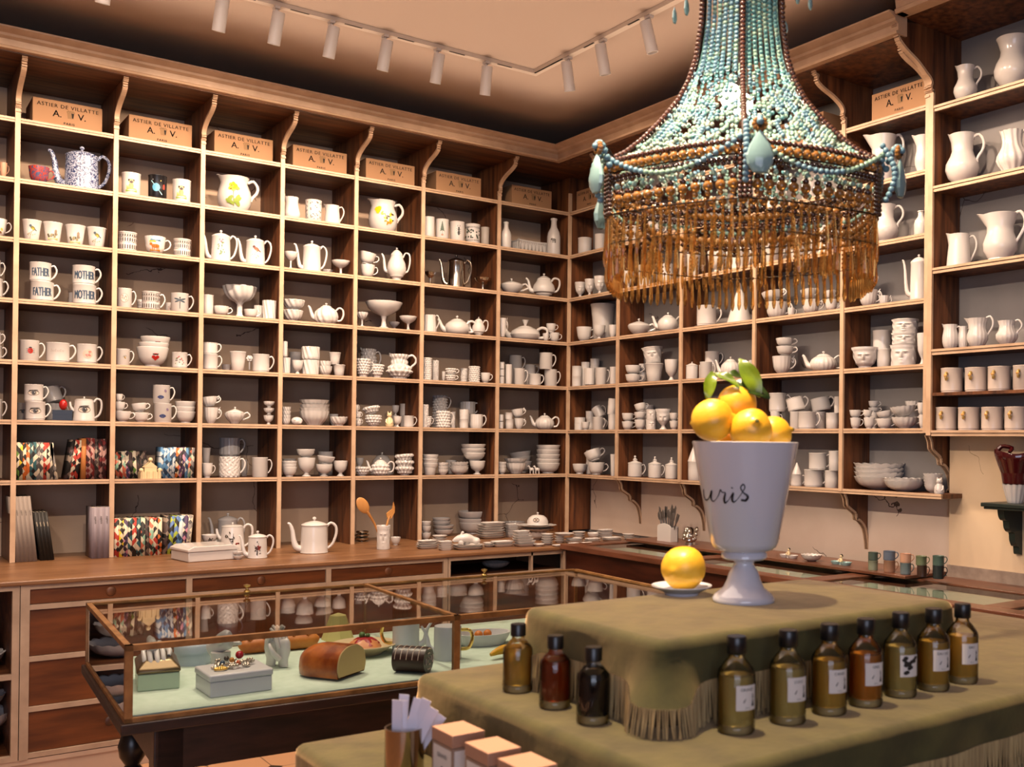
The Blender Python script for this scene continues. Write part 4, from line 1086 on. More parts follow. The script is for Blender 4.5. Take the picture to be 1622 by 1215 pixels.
def style_fn(st,a):
    if st=='r': return lambda r,z,t:(r*(1+.05*abs(math.cos(7*t))-.03),z)
    if st=='v': return lambda r,z,t:(r*(1+.05*abs(math.sin(8*t))-.03),z)
    if st=='w': return lambda r,z,t:(r*(1+.06*math.sin(11*t+z/a*6)),z)
    if st=='s': return lambda r,z,t:(r*(1+.05*abs(math.cos(8*t))*min(1,z/a)),z+.13*a*abs(math.cos(8*t))*max(0,z/a-.55)/.45)
    if st=='f':
        def fn(r,z,t):
            u=t+PI/2; u=(u+PI)%(2*PI)-PI; v=z/a; d=0
            g=lambda cu,cv,su,sv,h:h*math.exp(-((u-cu)/su)**2-((v-cv)/sv)**2)
            d+=g(0,.52,.10,.14,.20)+g(.33,.66,.22,.035,.10)+g(-.33,.66,.22,.035,.10)-g(.33,.58,.16,.04,.10)-g(-.33,.58,.16,.04,.10)
            d+=g(0,.30,.20,.028,.11)-g(0,.36,.22,.02,.05)+g(0,.18,.22,.07,.08)+g(.5,.42,.25,.12,.05)+g(-.5,.42,.25,.12,.05)
            if abs(u)>1.0: d+=.07*max(0,math.sin(9*u+14*v))
            if v>.83: d+=.04
            return (r*(1+d),z)
        return fn
    if st=='h':
        n=7; rows=max(2,round(a*n/PI*1.1))
        def fn(r,z,t):
            v=z/a*rows; k=math.floor(v); u=(t/(2*PI)*n*2+ (k%2)*.5)
            q=math.sin(PI*(u%1))*math.sin(PI*(v%1)); return (r*(.93+.17*max(0,q)**1.5),z)
        return fn
    if st=='x':
        return lambda r,z,t:(r*(.98+.06*(abs(math.sin(6*t+3*math.sin(z/a*14)))>.6)),z)
    return None
def refine(prof,a,n):
    """resample a profile so relief has enough rings"""
    L=[0]
    for p,q in zip(prof,prof[1:]): L.append(L[-1]+math.dist(p,q))
    out=[];i=0
    for k in range(n+1):
        d=L[-1]*k/n
        while i<len(L)-2 and L[i+1]<d: i+=1
        t=(d-L[i])/max(1e-9,L[i+1]-L[i]); out.append((prof[i][0]+(prof[i+1][0]-prof[i][0])*t,prof[i][1]+(prof[i+1][1]-prof[i][1])*t))
    return out
def outer_r(kind,v):
    p=PR.get(kind,PR['mug'])
    for (r0,z0),(r1,z1) in zip(p,p[1:]):
        if z0<=v<=z1: return r0+(r1-r0)*(v-z0)/max(1e-9,z1-z0)
    return p[-1][0]
def lip(fn,a,amt=.28):
    def g(r,z,t):
        r2,z2=(r,z) if fn is None else fn(r,z,t)
        u=abs((t-PI+PI)%(2*PI)-PI); wgt=math.exp(-(u/.35)**2)*max(0,(z/a-.72)/.28)
        return (r2*(1+amt*wgt),z2+.10*a*wgt*.6)
    return g
def handle_pts(a,x0=.93,zt=.84,zb=.18,out=.56,x1=None):
    x1=x0 if x1 is None else x1
    return [(x0-.04,0,zt*a),(x0+out*.55,0,zt*a+.12),(x0+out,0,(zt*.82+zb*.18)*a),(x0+out*.95,0,(zt*.5+zb*.5)*a),(x0+out*.45,0,(zb+.10)*a),(x1-.03,0,zb*a)]
KM={}
def make_kind(kind,st,aq,col):
    """returns list of (part, mesh, index of parent part or None); unit: half width 1, height aq"""
    key=(kind,st,aq,col)
    if key in KM: return KM[key]
    a=aq; P=[]
    M_={'':'porcelain','silver':'silver','black':'black_paint','glass':'grey_glass','grey':'porcelain','tan':'glaze_tan','red':'glaze_red','cream':'glaze_cream','aqua':'glaze_aqua'}.get(col,'glaze_'+col)
    if M_ not in MATS:
        mat(M_,{'glaze_tan':'#b98d74','glaze_red':'#a01c18','glaze_cream':'#d9c39a','glaze_aqua':'#8fb4b4','glaze_g1':'#7c8470','glaze_g2':'#46524a','glaze_or':'#94705a','glaze_bl':'#5a6474','glaze_gb':'#68767a','glaze_brn':'#3c2620','glaze_g3':'#6c7458','glaze_navy':'#23272e','glaze_teal':'#4c6058','grey_glass':'#9b938c','glaze_ring':'#cdbfb4'}.get(M_,'#cccccc'),.25)
    knobm='black_paint' if (col=='silver' and kind=='cpot') else M_
    def add(name,mb,m=M_,par=None,sharp=40): P.append((name,mb.mesh(kind+'_'+name,m,sharp),par)); return len(P)-1
    fn=style_fn(st,a); seg=24 if st=='p' else (112 if st=='h' else 72 if st in('w','f') else 64 if st in('r','v','s') else 72)
    nr={'p':0,'h':76,'w':22,'f':60,'x':50}.get(st,14)
    def body(k,closed=False,lipamt=0,name='body',cut=None):
        pr=PR[k] if cut is None else [p for p in PR[k] if p[1]<=cut]
        prof=(solid(pr,a) if closed else vessel(pr,a,.07 if k!='plate' else .04,.10 if k not in('comp','compt','gob') else {'comp':.58*a,'compt':.54*a,'gob':.34*a}.get(k)))
        if k in('comp','compt','gob'):
            fl={'comp':.56,'compt':.52,'gob':.30}[k]*a
            o=[(r,z*a) for r,z in pr]; prof=[(0,0)]+o+[(o[-1][0]-.04,o[-1][1]+.015)]+[(r-.07,z+.03) for r,z in reversed(o[:-1]) if z>fl and r>.3]+[(0,fl+.03)]
        if k=='plate': prof=[(0,0)]+[(r,z*a) for r,z in pr]+[(.96,a*.98),(.62,a*.55),(0,a*.5)]
        if nr: prof=refine(prof,a,nr if not closed else nr)
        f2=fn if not lipamt else lip(fn,a,lipamt)
        return add(name,MB().lathe(prof,seg,f2))
    def hnd(pts,r=.085,par=None,flat=1): return add('handle',MB().tube(pts,r,8,flat=flat),M_,par)
    def knob(z,r=.14,par=None,m=M_): return add('knob',MB().lathe([(r*.5,z-.03),(r*.45,z+r*.5),(r,z+r*1.1),(r*.85,z+r*1.8),(0,z+r*2.2)],12),m,par)
    if kind in('mug','cup'):
        body(kind)
        if kind=='mug': hnd(handle_pts(a,out=.52 if a>1.8 else .5))
        else: hnd(handle_pts(a,x0=.95,zt=.80,zb=.28,out=.45,x1=.80),.075)
        if st=='r' and kind=='cup':
            add('handle_scroll',MB().tube([(1.0,0,.72*a),(1.15,0,.62*a),(1.2,0,.75*a),(1.1,0,.85*a),(1.3,0,1.0*a)],.05,6))
    elif kind in('bkr','bkrt','bkrc','bowl','gob','comp','compt','btl','vase','cone'):
        body('bkr' if kind=='bkrc' else kind,closed=kind=='cone')
    elif kind=='plate': body('plate')
    elif kind=='jug': body('jug',lipamt=.22); hnd(handle_pts(a,.80,.88,.36,.52,x1=.96),.09)
    elif kind=='jugb': body('jugb',lipamt=.18); hnd(handle_pts(a,.66,.92,.42,.62,x1=.92),.09)
    elif kind=='jugc': body('jugc',lipamt=.25); hnd(handle_pts(a,.82,.90,.2,.55,x1=.95),.085)
    elif kind=='jugt': body('jugt',lipamt=.45)
    elif kind=='jugw': body('jugw',lipamt=.45); hnd(handle_pts(a,.80,.98,.40,.55,x1=.9),.09)
    elif kind=='jugl':
        P_=[(.98,0),(1,.03),(.96,.1),(.88,.6),(.82,.93)]
        add('body',MB().lathe(solid(P_,a),28)); l=add('lid',MB().lathe([(.80,.925*a),(.84,.94*a),(.6,.985*a),(0,1.0*a)],28)); knob(a,.09,l)
        hnd([(.84,0,.86*a),(1.1,0,1.0*a),(1.45,0,.92*a),(1.5,0,.6*a),(1.3,0,.3*a),(.93,0,.16*a)],.10)
        add('spout',MB().tube([(-.88,0,.45*a),(-1.12,0,.62*a),(-1.22,0,.85*a)],[.16,.12,.09],10))
    elif kind in('cpot',):
        P_=[(.95,0),(1,.02),(.97,.06),(.95,.4),(.90,.86),(.94,.88),(.94,.90)]
        add('body',MB().lathe(solid(P_+[(0,.90)],a),32,None if st=='p' else (lambda r,z,t:(r*(1-.05*abs(math.sin(4*t))),z))))
        l=add('lid',MB().lathe([(.93,.90*a),(.90,.92*a),(.6,.98*a),(.2,1.02*a),(0,1.03*a)],32)); knob(1.02*a,.15,l,knobm)
        hnd([(.88,0,.84*a),(1.15,0,.95*a),(1.5,0,.84*a),(1.55,0,.6*a),(1.3,0,.28*a),(.95,0,.14*a)],.10)
        add('spout',MB().tube([(-.90,0,.14*a),(-1.25,0,.20*a),(-1.42,0,.42*a),(-1.52,0,.72*a),(-1.70,0,.93*a),(-1.86,0,.95*a)],[.27,.25,.19,.15,.11,.09],10))
    elif kind in('tpot','tpotf'):
        P_=[(.55,0),(.66,.03),(.92,.2),(1,.42),(.92,.64),(.68,.80),(.52,.86)]
        z0=0
        mb=MB()
        if kind=='tpotf':
            fn=lambda r,z,t:(r*(1+.05*abs(math.sin(9*t))-.03),z)
            for q in range(4): 
                c_,s_=math.cos(q*PI/2+.6),math.sin(q*PI/2+.6); mb.tube([(c_*.5,s_*.5,.05*a),(c_*.62,s_*.62,-.12*a)],.06,6)
        pf=solid(P_+[(0,.86)],a)
        if nr: pf=refine(pf,a,nr)
        mb.lathe(pf,72 if (fn or nr) else 32,fn); add('body',mb)
        l=add('lid',MB().lathe([(.55,.85*a),(.50,.90*a),(.3,.98*a),(0,1.0*a)],24))
        if a<1.1: add('crown',MB().lathe([(.08,.98*a),(.10,1.1*a),(.24,1.38*a),(0,1.2*a)],12),M_,l)
        else: knob(a*.99,.11,l)
        hnd([(.80,0,.72*a),(1.1,0,.88*a),(1.42,0,.78*a),(1.46,0,.5*a),(1.25,0,.25*a),(.88,0,.22*a)],.085)
        add('spout',MB().tube([(-.82,0,.30*a),(-1.1,0,.36*a),(-1.28,0,.60*a),(-1.42,0,.85*a),(-1.55,0,.92*a)],[.24,.21,.15,.12,.09],10))
    elif kind=='tpott':
        P_=[(.62,0),(.64,.03),(.44,.07),(.5,.11),(.72,.15),(.74,.19),(.94,.25),(1,.40),(.92,.55),(.74,.66),(.62,.76),(.64,.79)]
        add('body',MB().lathe(solid(P_+[(0,.79)],a),32))
        l=add('lid',MB().lathe([(.62,.79*a),(.60,.83*a),(.34,.92*a),(.12,.96*a),(0,.97*a)],24)); knob(a*.96,.11,l)
        hnd([(.66,0,.72*a),(.9,0,.86*a),(1.32,0,.82*a),(1.4,0,.6*a),(1.2,0,.34*a),(.92,0,.28*a)],.09)
        add('spout',MB().tube([(-.88,0,.30*a),(-1.18,0,.34*a),(-1.3,0,.52*a),(-1.38,0,.72*a),(-1.6,0,.84*a)],[.24,.21,.15,.12,.09],10))
    elif kind=='sug':
        P_=[(.42,0),(.46,.03),(.40,.08),(.7,.25),(.95,.5),(1,.66),(.92,.74)]
        pf=solid(P_+[(0,.74)],a)
        add('body',MB().lathe(refine(pf,a,16) if fn else pf,64 if fn else 28,fn)); l=add('lid',MB().lathe([(.94,.74*a),(.9,.77*a),(.5,.88*a),(.15,.97*a),(0,.98*a)],24)); knob(a*.97,.11,l)
        hnd(handle_pts(a,.92,.68,.28,.5,x1=.8),.08)
    elif kind in('lcup','lcan'):
        top=.78 if kind=='lcup' else .85
        add('body',MB().lathe(solid([(.86,0),(.93,.02),(.96,.06),(.96,top),(0,top)],a),28))
        l=add('lid',MB().lathe([(1,top*a),(1,(top+.03)*a),(.6,(top+.10)*a),(.15,(top+.17)*a),(0,(top+.18)*a)],24))
        if kind=='lcup':
            f=MB().ball((0,0,1.05*a),.16,10,6,sc=(1,.8,1.2)).ball((0,0,1.05*a+.30),.17,10,6).tube([(0,0,.94*a),(0,0,1.05*a+.2)],[.16,.09],8)
            f.tube([(.12,0,1.07*a),(.24,0,1.0*a),(.2,0,.95*a)],.05,6).tube([(-.12,0,1.07*a),(-.24,0,1.0*a),(-.2,0,.95*a)],.05,6)
            add('figure_finial',f,M_,l); hnd(handle_pts(a*.8,out=.5),.075)
        else: knob(a*(top+.16),.12,l)
    elif kind=='dome':
        add('dome',MB().lathe([(0,0),(1,0),(1,.06*a),(.94,.10*a),(.93,.35*a),(.80,.62*a),(.5,.84*a),(0,.92*a)],32)); knob(.90*a,.10,0)
    elif kind=='tray':
        def fn2(r,z,t):
            c_,s_=abs(math.cos(t)),abs(math.sin(t)); k=1/((c_**6+s_**6)**(1/6)); return (r*k*(1+(.03*math.sin(24*t) if st=='v' else 0)),z)
        add('tray',MB().lathe([(0,0),(.72,0),(.78,.05*a),(.97,.85*a),(1,a),(.95,a),(.76,.3*a),(0,.25*a)],48,fn2,sq=.66))
    elif kind=='bask':
        mb=MB(); d=.42
        for (x0,y0,x1,y1) in ((-1,-d,1,-d),(-1,d,1,d),(-1,-d,-1,d),(1,-d,1,d)):
            n=8 if y0==y1 else 4
            for k in range(n+1):
                t=k/n; x=x0+(x1-x0)*t; y=y0+(y1-y0)*t; mb.box(x-.035,y-.035,.05*a,x+.035,y+.035,(1 if k in(0,n) else .9)*a)
            for k in range(n):
                t0,t1=k/n,(k+1)/n; A=(x0+(x1-x0)*t0,y0+(y1-y0)*t0);B=(x0+(x1-x0)*t1,y0+(y1-y0)*t1)
                mb.tube([(A[0],A[1],.12*a),((A[0]+B[0])/2,(A[1]+B[1])/2,.8*a),(B[0],B[1],.12*a)],.05,6)
            mb.tube([(x0,y0,.9*a),((x0+x1)/2,(y0+y1)/2,.86*a),(x1,y1,.9*a)],.06,8).tube([(x0,y0,.08*a),(x1,y1,.08*a)],.07,8)
        mb.box(-1,-d,0,1,d,.07*a); add('basket',mb)
    elif kind=='shellc':
        add('body',MB().lathe(refine(vessel(PR['bowl'],a),a,16),72,lambda r,z,t:(r*(1+.07*abs(math.cos(7*t))*min(1,z/a+.3)),z+.06*a*math.cos(14*t)*max(0,z/a-.6))))
        hnd(handle_pts(a,.95,.85,.4,.42,x1=.85),.07)
    elif kind=='mugf':
        body('mug')
        add('ring_band',MB().tube([(0,-1.0,.60*a),(0,-1.18,.52*a),(.02,-1.35,.58*a),(.02,-1.32,.74*a),(0,-1.12,.80*a),(0,-.98,.74*a)],.11,8),mat('ring_gold',(.62,.42,.14),.3,.45))
        add('stone',MB().ball((.02,-1.40,.68*a),.15,8,5,sc=(1.2,.7,1)),'stone_mix',1)
    elif kind=='egg': add('egg',MB().ball((0,0,a/2),1,16,10,sc=(1,1,a/2)))
    elif kind=='sbox': add('box',MB().box(-1,-.6,0,1,.6,a*.6)); add('lid',MB().box(-1.03,-.63,a*.6,1.03,.63,a),M_,0)
    elif kind=='spr':
        mb=MB()
        for q in range(6): mb.ball((.6*math.cos(q*PI/3),0,a/2+.6*math.sin(q*PI/3)),.42,8,5,sc=(1,.6,1))
        mb.ball((0,-.1,a/2),.4,8,5); mb.tube([(0,.2,a/2),(0,.3,-2.6)],.2,6); add('flower',mb)
    elif kind=='shell':
        add('shell',MB().ball((0,0,a*.5),1,20,12,sc=(1,.8,a*.5)).ball((.5,-.3,a*.35),.4,10,6).ball((-.3,-.55,a*.62),.3,10,6))
    elif kind=='cat':
        mb=MB().lathe([(0,0),(.8,0),(.95,.1*a),(.85,.35*a),(.5,.6*a),(.4,.66*a)],16); mb.ball((0,-.1,.76*a),.55,12,8)
        mb.tube([(-.32,0,.88*a),(-.36,0,1.02*a)],[.2,.03],6).tube([(.32,0,.88*a),(.36,0,1.02*a)],[.2,.03],6)
        mb.tube([(-.6,-.3,.5*a),(-.65,-.7,.3*a),(-.3,-.8,.2*a)],[.16,.14,.12],6).tube([(.6,-.3,.5*a),(.65,-.7,.3*a),(.3,-.8,.2*a)],[.16,.14,.12],6)
        add('body',mb); add('face_marks',MB().ball((-.2,-.62,.8*a),.06,6,4).ball((.2,-.62,.8*a),.06,6,4).ball((0,-.66,.72*a),.07,6,4),'ink',0)
    elif kind=='horse':
        mb=MB()
        for s_ in (-.5,.5):
            mb.ball((s_,0,a*.55),.34,10,6,sc=(1.3,.8,1))
            for dx in(-.28,.28):
                for dy in (-.15,.15): mb.tube([(s_+dx,dy,a*.5),(s_+dx,dy,0)],.08,6)
            mb.tube([(s_-.3,0,a*.6),(s_-.45,0,a*.9)],[.18,.13],6).ball((s_-.55,0,a*.92),.16,8,5,sc=(1.4,.8,1))
        add('body',mb)
    elif kind=='horn':
        mb=MB().tube([(-1,0,.3*a),(-.6,0,.55*a),(0,0,.62*a),(.5,0,.45*a),(.9,-.05,.32*a)],[.12,.3,.42,.3,.26],14)
        mb.ball((.75,-.2,.32*a),.3,12,8).tube([(-.4,0,.8*a),(-.3,0,1.15*a)],[.14,.08],8).ball((-.28,0,1.15*a),.13,8,6); mb.tube([(-.1,.1,.2*a),(.3,.3,.1)],[.25,.15],8).ball((-.4,-.1,.22),.25,10,6)
        add('shell',mb)
    elif kind=='ldish':
        mb=MB()
        for s_ in(-.5,.5): mb.lathe([(0,0),(.34,0),(.46,.5*a),(.48,.75*a),(.42,.72*a),(.3,.25*a),(0,.2*a)],20,c=(s_,0,0))
        mb.box(-.15,-.12,0,.15,.12,.5*a); add('dish',mb)
        f=MB().lathe([(0,.5*a),(.14,.5*a),(.16,.9*a),(.10,1.5*a),(.05,1.7*a)],10).tube([(-.1,-.05,1.4*a),(-.2,-.15,1.0*a),(-.08,-.2,.75*a)],.04,6).tube([(.1,-.05,1.4*a),(.2,-.15,1.0*a),(.08,-.2,.75*a)],.04,6).ball((0,0,1.95*a),.13,10,6)
        i=add('figure',f,'glaze_cream' if 'glaze_cream' in MATS else 'porcelain',0); add('hair',MB().ball((0,.03,2.03*a),.135,10,6),'ink',0)
    else: raise Exception(kind)
    KM[key]=P; return P
mat('glaze_cream','#d9c39a',.3)
m_=mat('stone_mix','#c99a5a',.1)
def ell(cu,cv,ru,rv,n=12,rot=0):
    out=[]
    for i in range(n):
        t=2*PI*i/n; x,y=ru*math.cos(t),rv*math.sin(t)
        out.append((cu+x*math.cos(rot)-y*math.sin(rot),cv+x*math.sin(rot)+y*math.cos(rot)))
    return out
def motif(name):
    """list of (colour, polygon in (u, v)) where u is in half widths, v in the same unit from the middle of the height"""
    S=[];A=lambda c,p:S.append((c,p)); rnd=random.Random(name)
    if name=='pug':
        A('#6f8a3a',[(-.62,-.95),(.62,-.95),(.62,-.75),(-.62,-.7)]);A('#c9a05a',[(-.5,-.2),(.5,-.5),(.62,-.75),(-.5,-.7)]);A('#b58a55',ell(0,-.25,.26,.42));A('#c7a06c',ell(.02,.3,.30,.30));A('#2a1c18',ell(.02,.2,.18,.16));A('#2a1c18',ell(-.24,.42,.09,.12));A('#2a1c18',ell(.27,.42,.09,.12))
    elif name=='planet':
        A('#4f93b5',ell(-.15,-.05,.42,.46));A('#8fc0cf',[(-.75,.65),(-.65,.7),(.55,-.8),(.45,-.85)]);A('#b03a2e',ell(.72,.05,.14,.3));A('#d9a04a',ell(.35,.7,.06,.06));A('#cfcfcf',ell(-.5,.8,.04,.04))
    elif name=='yflower':
        for i in range(13): A('#d9a516' if i%2 else '#f0c63a',ell(rnd.uniform(-.26,.26),.32+rnd.uniform(-.24,.24),.12,.12,8))
        for i in range(4): A('#5a3a10',ell(rnd.uniform(-.2,.2),.3+rnd.uniform(-.15,.15),.04,.04,6))
        A('#6f7a2a',[(-.03,.1),(.03,.1),(.04,-.8),(-.02,-.8)])
        for r_,s in((.9,-1),(.6,1),(-.5,-1),(-.9,1),(1.2,1)): A('#7f9440',ell(.22*s,-.5+.1*r_,.28,.12,10,r_))
    elif name=='tulip':
        for i in range(9): A('#e0b81a',ell(-.45+rnd.uniform(-.2,.2),.35+rnd.uniform(-.2,.2),.15,.10,8,rnd.uniform(0,3)))
        for i in range(14): A('#e6c21c' if i%3 else '#2a2408',ell(.28+rnd.uniform(-.4,.4),-.1+rnd.uniform(-.25,.25),.13,.05,8,rnd.uniform(0,3)))
        for i in range(6): A('#b08a10',ell(.3+rnd.uniform(-.2,.2),-.45+rnd.uniform(-.15,.15),.10,.05,8,rnd.uniform(0,3)))
    elif name=='tree':
        for k in range(5): A('#26402a',[(-.4+.07*k,-.35+.27*k),(.4-.07*k,-.35+.27*k),(.05,.15+.27*k*.9),(-.05,.15+.27*k*.9)])
        A('#3a2a18',[(-.03,-.8),(.03,-.8),(.03,-.3),(-.03,-.3)]);A('#8a5a3a',[(-.14,-1.0),(.14,-1.0),(.18,-.75),(-.18,-.75)])
    elif name=='beetle':
        A('#14100e',ell(.2,-.25,.16,.32));A('#14100e',ell(.2,.15,.13,.12));A('#14100e',ell(.2,.4,.12,.16))
        for s in(-1,1):
            for k in range(3): A('#14100e',[(.2,-.3+.25*k),(.2+.32*s,-.25+.25*k),(.2+.32*s,-.21+.25*k),(.2,-.24+.25*k)])
            A('#14100e',[(.2+.05*s,.5),(.2+.2*s,.7),(.2+.08*s,.9),(.2+.14*s,.7)])
    elif name=='frieze':
        for u in range(-7,8):
            A('#20261e',[(u*.2-.07,.95),(u*.2+.07,.95),(u*.2+.02,.82),(u*.2-.02,.82)]);A('#20261e',[(u*.2-.05,-1.0),(u*.2+.05,-1.0),(u*.2+.02,-.8),(u*.2-.02,-.8)])
        A('#20261e',[(-1.3,.76),(1.3,.76),(1.3,.81),(-1.3,.81)])
        for i in range(26): A('#2a3a2c',ell(rnd.uniform(-1.2,1.2),rnd.uniform(-.6,.6),.10,.13,8,rnd.uniform(0,3)))
    elif name=='eleph':
        A('#4a443f',ell(0,-.55,.30,.22));A('#4a443f',ell(-.32,-.45,.16,.16));A('#5a544f',ell(-.22,-.42,.12,.14))
        for u in(-.2,-.05,.12,.22): A('#4a443f',[(u-.05,-1.0),(u+.05,-1.0),(u+.05,-.6),(u-.05,-.6)])
        A('#4a443f',[(-.46,-.5),(-.40,-.5),(-.42,-.9),(-.47,-.9)])
    elif name in('bird','rbird'):
        c=('#6f6a2c','#44545e','#c9a23a') if name=='bird' else ('#8a4a34','#5a2a20','#a86a4a')
        A('#8a7a60',[(-.6,-.5),(-.5,-.55),(.3,.0),(.25,.05)]);A('#8a7a60',[(-.3,-1.0),(-.25,-1.0),(.0,-.2),(-.05,-.2)])
        A(c[0],ell(.1,.25,.30,.18,12,-.5));A(c[1],ell(-.15,.48,.15,.14));A(c[2],ell(.15,.12,.18,.10,10,-.5));A(c[1],ell(.42,.05,.22,.06,10,-.6))
        for i in range(4): A('#7a8a4a',ell(rnd.uniform(-.5,.4),rnd.uniform(-.8,-.4),.09,.04,8,rnd.uniform(0,3)))
    elif name=='land':
        A('#a0a070',[(-.7,-.9),(.7,-.9),(.7,-.55),(-.7,-.62)]);
        for i in range(9): A(rnd.choice(['#6f7250','#5a5a44','#8a8462']),ell(rnd.uniform(-.6,.6),rnd.uniform(-.5,-.1),.14,.14,8))
        A('#8a7a68',[(.2,-.3),(.5,-.3),(.5,.2),(.35,.35),(.2,.2)]);A('#6a5a50',[(.28,-.3),(.36,-.3),(.36,-.05),(.28,-.05)])
    elif name in('arches',):
        for k in range(11):
            u=-1.25+k*.25
            for v0,hh in((-.8,.5),(0,.42),(.55,.25)): A('#3a2a20',[(u-.05,v0),(u+.05,v0),(u+.05,v0+hh*.8),(u,v0+hh),(u-.05,v0+hh*.8)])
        for v in(-.1,.48,-.9,.88): A('#6a4a38',[(-1.35,v),(1.35,v),(1.35,v+.03),(-1.35,v+.03)])
    elif name=='tiger':
        A('#4a7a9a',[(-.5,.45),(.6,.4),(.5,.62),(-.4,.68)]);A('#d9b02a',[(-.6,.3),(.1,.3),(.0,.5),(-.5,.5)]);A('#a8722a',[(-.7,-.7),(.7,-.7),(.6,-.45),(-.6,-.45)]);A('#c06a24',ell(.05,-.1,.42,.2));A('#c06a24',ell(-.42,.1,.16,.15))
        for u in(-.25,-.08,.1,.26): A('#2a1408',[(u,-.28),(u+.04,-.28),(u+.06,.08),(u+.02,.08)])
        for u in(-.3,-.1,.2,.36): A('#c06a24',[(u,-.6),(u+.07,-.6),(u+.07,-.2),(u,-.2)])
    elif name=='paint':
        for i in range(9): A(rnd.choice(['#b0682a','#5a7a9a','#c9a04a','#6a4a2a']),ell(rnd.uniform(-.6,.6),rnd.uniform(-.6,.6),.22,.14,8,rnd.uniform(0,3)))
    elif name in('rose','pinkr','redrose','vine','berry'):
        col={'rose':'#c96a7a','pinkr':'#c98a80','redrose':'#9a2c20','vine':'#8a2a20','berry':'#a03a34'}[name]; leaf='#5f7a4c' if name=='rose' else '#3a3226'
        if name=='pinkr':
            A('#dba898',ell(.05,.0,.5,.5,18)); 
            for i in range(7): A(col if i%2 else '#b86a64',ell(.05+rnd.uniform(-.25,.25),rnd.uniform(-.25,.25),.16,.10,10,rnd.uniform(0,3)))
        elif name=='berry':
            for i in range(16): A(rnd.choice([col,'#3a2a22','#7a8a4a']),ell(rnd.uniform(-.55,.55),rnd.uniform(-.55,.6),.07,.07,8))
        else:
            cv=.62 if name=='rose' else (-.1 if name=='redrose' else -.55)
            cu=.05 if name!='vine' else .4
            for i in range(9): A(col if i%2 else ('#e0a0a8' if name=='rose' else '#5a1810'),ell(cu+rnd.uniform(-.2,.2),cv+rnd.uniform(-.16,.16),.14,.10,9,rnd.uniform(0,3)))
            for i in range(14):
                u=rnd.uniform(-.55,.35) if name=='vine' else rnd.uniform(-.3,.35); v=rnd.uniform(-.8,.5)
                A(leaf,ell(u,v,.11,.05,8,rnd.uniform(0,3)))
            A(leaf,[(-.02,-.9),(.02,-.9),(.12,.4),(.09,.4)]);A(leaf,[(.0,-.5),(.04,-.5),(-.35,.2),(-.38,.2)])
    elif name=='medal':
        A('#8a7a74',ell(.0,0,.55,.6,20));A('#cdbab0',ell(0,0,.49,.54,20))
        for i in range(12): A('#8a7a74',ell(rnd.uniform(-.3,.3),rnd.uniform(-.35,.35),.10,.05,8,rnd.uniform(0,3)))
    elif name=='dragon':
        A('#222a30',[(-.03,-.8),(.03,-.8),(.045,.55),(-.045,.55)]);A('#222a30',ell(0,.6,.09,.08))
        for s in(-1,1): A('#3a4a54',ell(.34*s,.42,.34,.09,12,.25*s));A('#3a4a54',ell(.3*s,.15,.30,.09,12,-.35*s))
    elif name=='lady':
        A('#14100e',ell(.1,.32,.15,.1));A('#a8281c',ell(.1,-.02,.27,.33));A('#14100e',[(.09,-.34),(.11,-.34),(.11,.28),(.09,.28)])
        for u,v in((0,.1),(.2,.1),(0,-.12),(.2,-.12)): A('#14100e',ell(u,v,.045,.05,8))
        for s in(-1,1):
            for v in(-.2,0,.2): A('#14100e',[(.1+.2*s,v),(.1+.42*s,v-.04),(.1+.42*s,v-.01),(.1+.2*s,v+.03)])
    elif name=='bee':
        A('#2a2018',ell(.25,0,.08,.28,10,.5));A('#c9a02a',ell(.3,-.05,.06,.1,8,.5));A('#9a948a',ell(.1,.1,.2,.06,8,.4));A('#9a948a',ell(.4,.2,.16,.06,8,-.8))
    elif name=='heart':
        A('#a81c14',ell(.08,-.0,.14,.15));A('#a81c14',ell(.34,-.0,.14,.15));A('#a81c14',[(-.05,-.04),(.47,-.04),(.21,-.36)]);A('#3a1408',[(.05,.22),(.37,.22),(.42,.34),(.0,.34)]);A('#a81c14',[(.08,.3),(.34,.3),(.3,.36),(.12,.36)])
    elif name=='crown': A('#3a1408',[(.05,.1),(.37,.1),(.42,.25),(.0,.25)]);A('#a81c14',[(.08,.16),(.34,.16),(.34,.22),(.08,.22)])
    elif name=='eye':
        A('#3a342e',ell(0,.34,.5,.06,14,.05));A('#6a625a',ell(0,.02,.62,.30,20));A('#d2c3b6',ell(0,.0,.55,.22,20));A('#4a443e',ell(.02,.02,.25,.25,16));A('#141010',ell(.02,.02,.12,.12,12));A('#ffffff',ell(.1,.1,.04,.04,8));A('#1a1614',ell(0,.24,.55,.035,14))
    elif name=='fly':
        for s,a_ in((-1,.5),(1,-.5)): A('#2c3460',ell(.15*s-.05,-.30,.26,.13,12,a_));A('#2c3460',ell(.12*s-.05,-.5,.15,.09,10,-a_))
        A('#14141c',ell(-.05,-.38,.035,.2,8));A('#7a6a84',ell(.5,.45,.14,.2,10,.4))
    elif name=='horseman':
        A('#1c1612',ell(.1,-.05,.3,.12));A('#1c1612',ell(.42,.15,.12,.1));A('#1c1612',ell(.05,.22,.08,.2))
        for u in(-.12,.0,.2,.3): A('#1c1612',[(u,-.45),(u+.05,-.45),(u+.07,-.05),(u,-.05)])
    elif name=='cross':
        A('#241c18',ell(-.1,-.05,.30,.40,18));A('#d2c3b6',ell(-.1,-.05,.24,.34,18));A('#241c18',[(-.26,.2),(-.18,.24),(.06,-.3),(-.02,-.34)]);A('#241c18',[(.06,.2),(-.02,.24),(-.26,-.3),(-.18,-.34)])
    elif name=='speckle':
        for i in range(40): A('#2a3a2a' if i%3 else '#6a3a2a',ell(rnd.uniform(-1.3,1.3),rnd.uniform(-1.1,1.1),.09,.05,7,rnd.uniform(0,3)))
    elif name=='script':
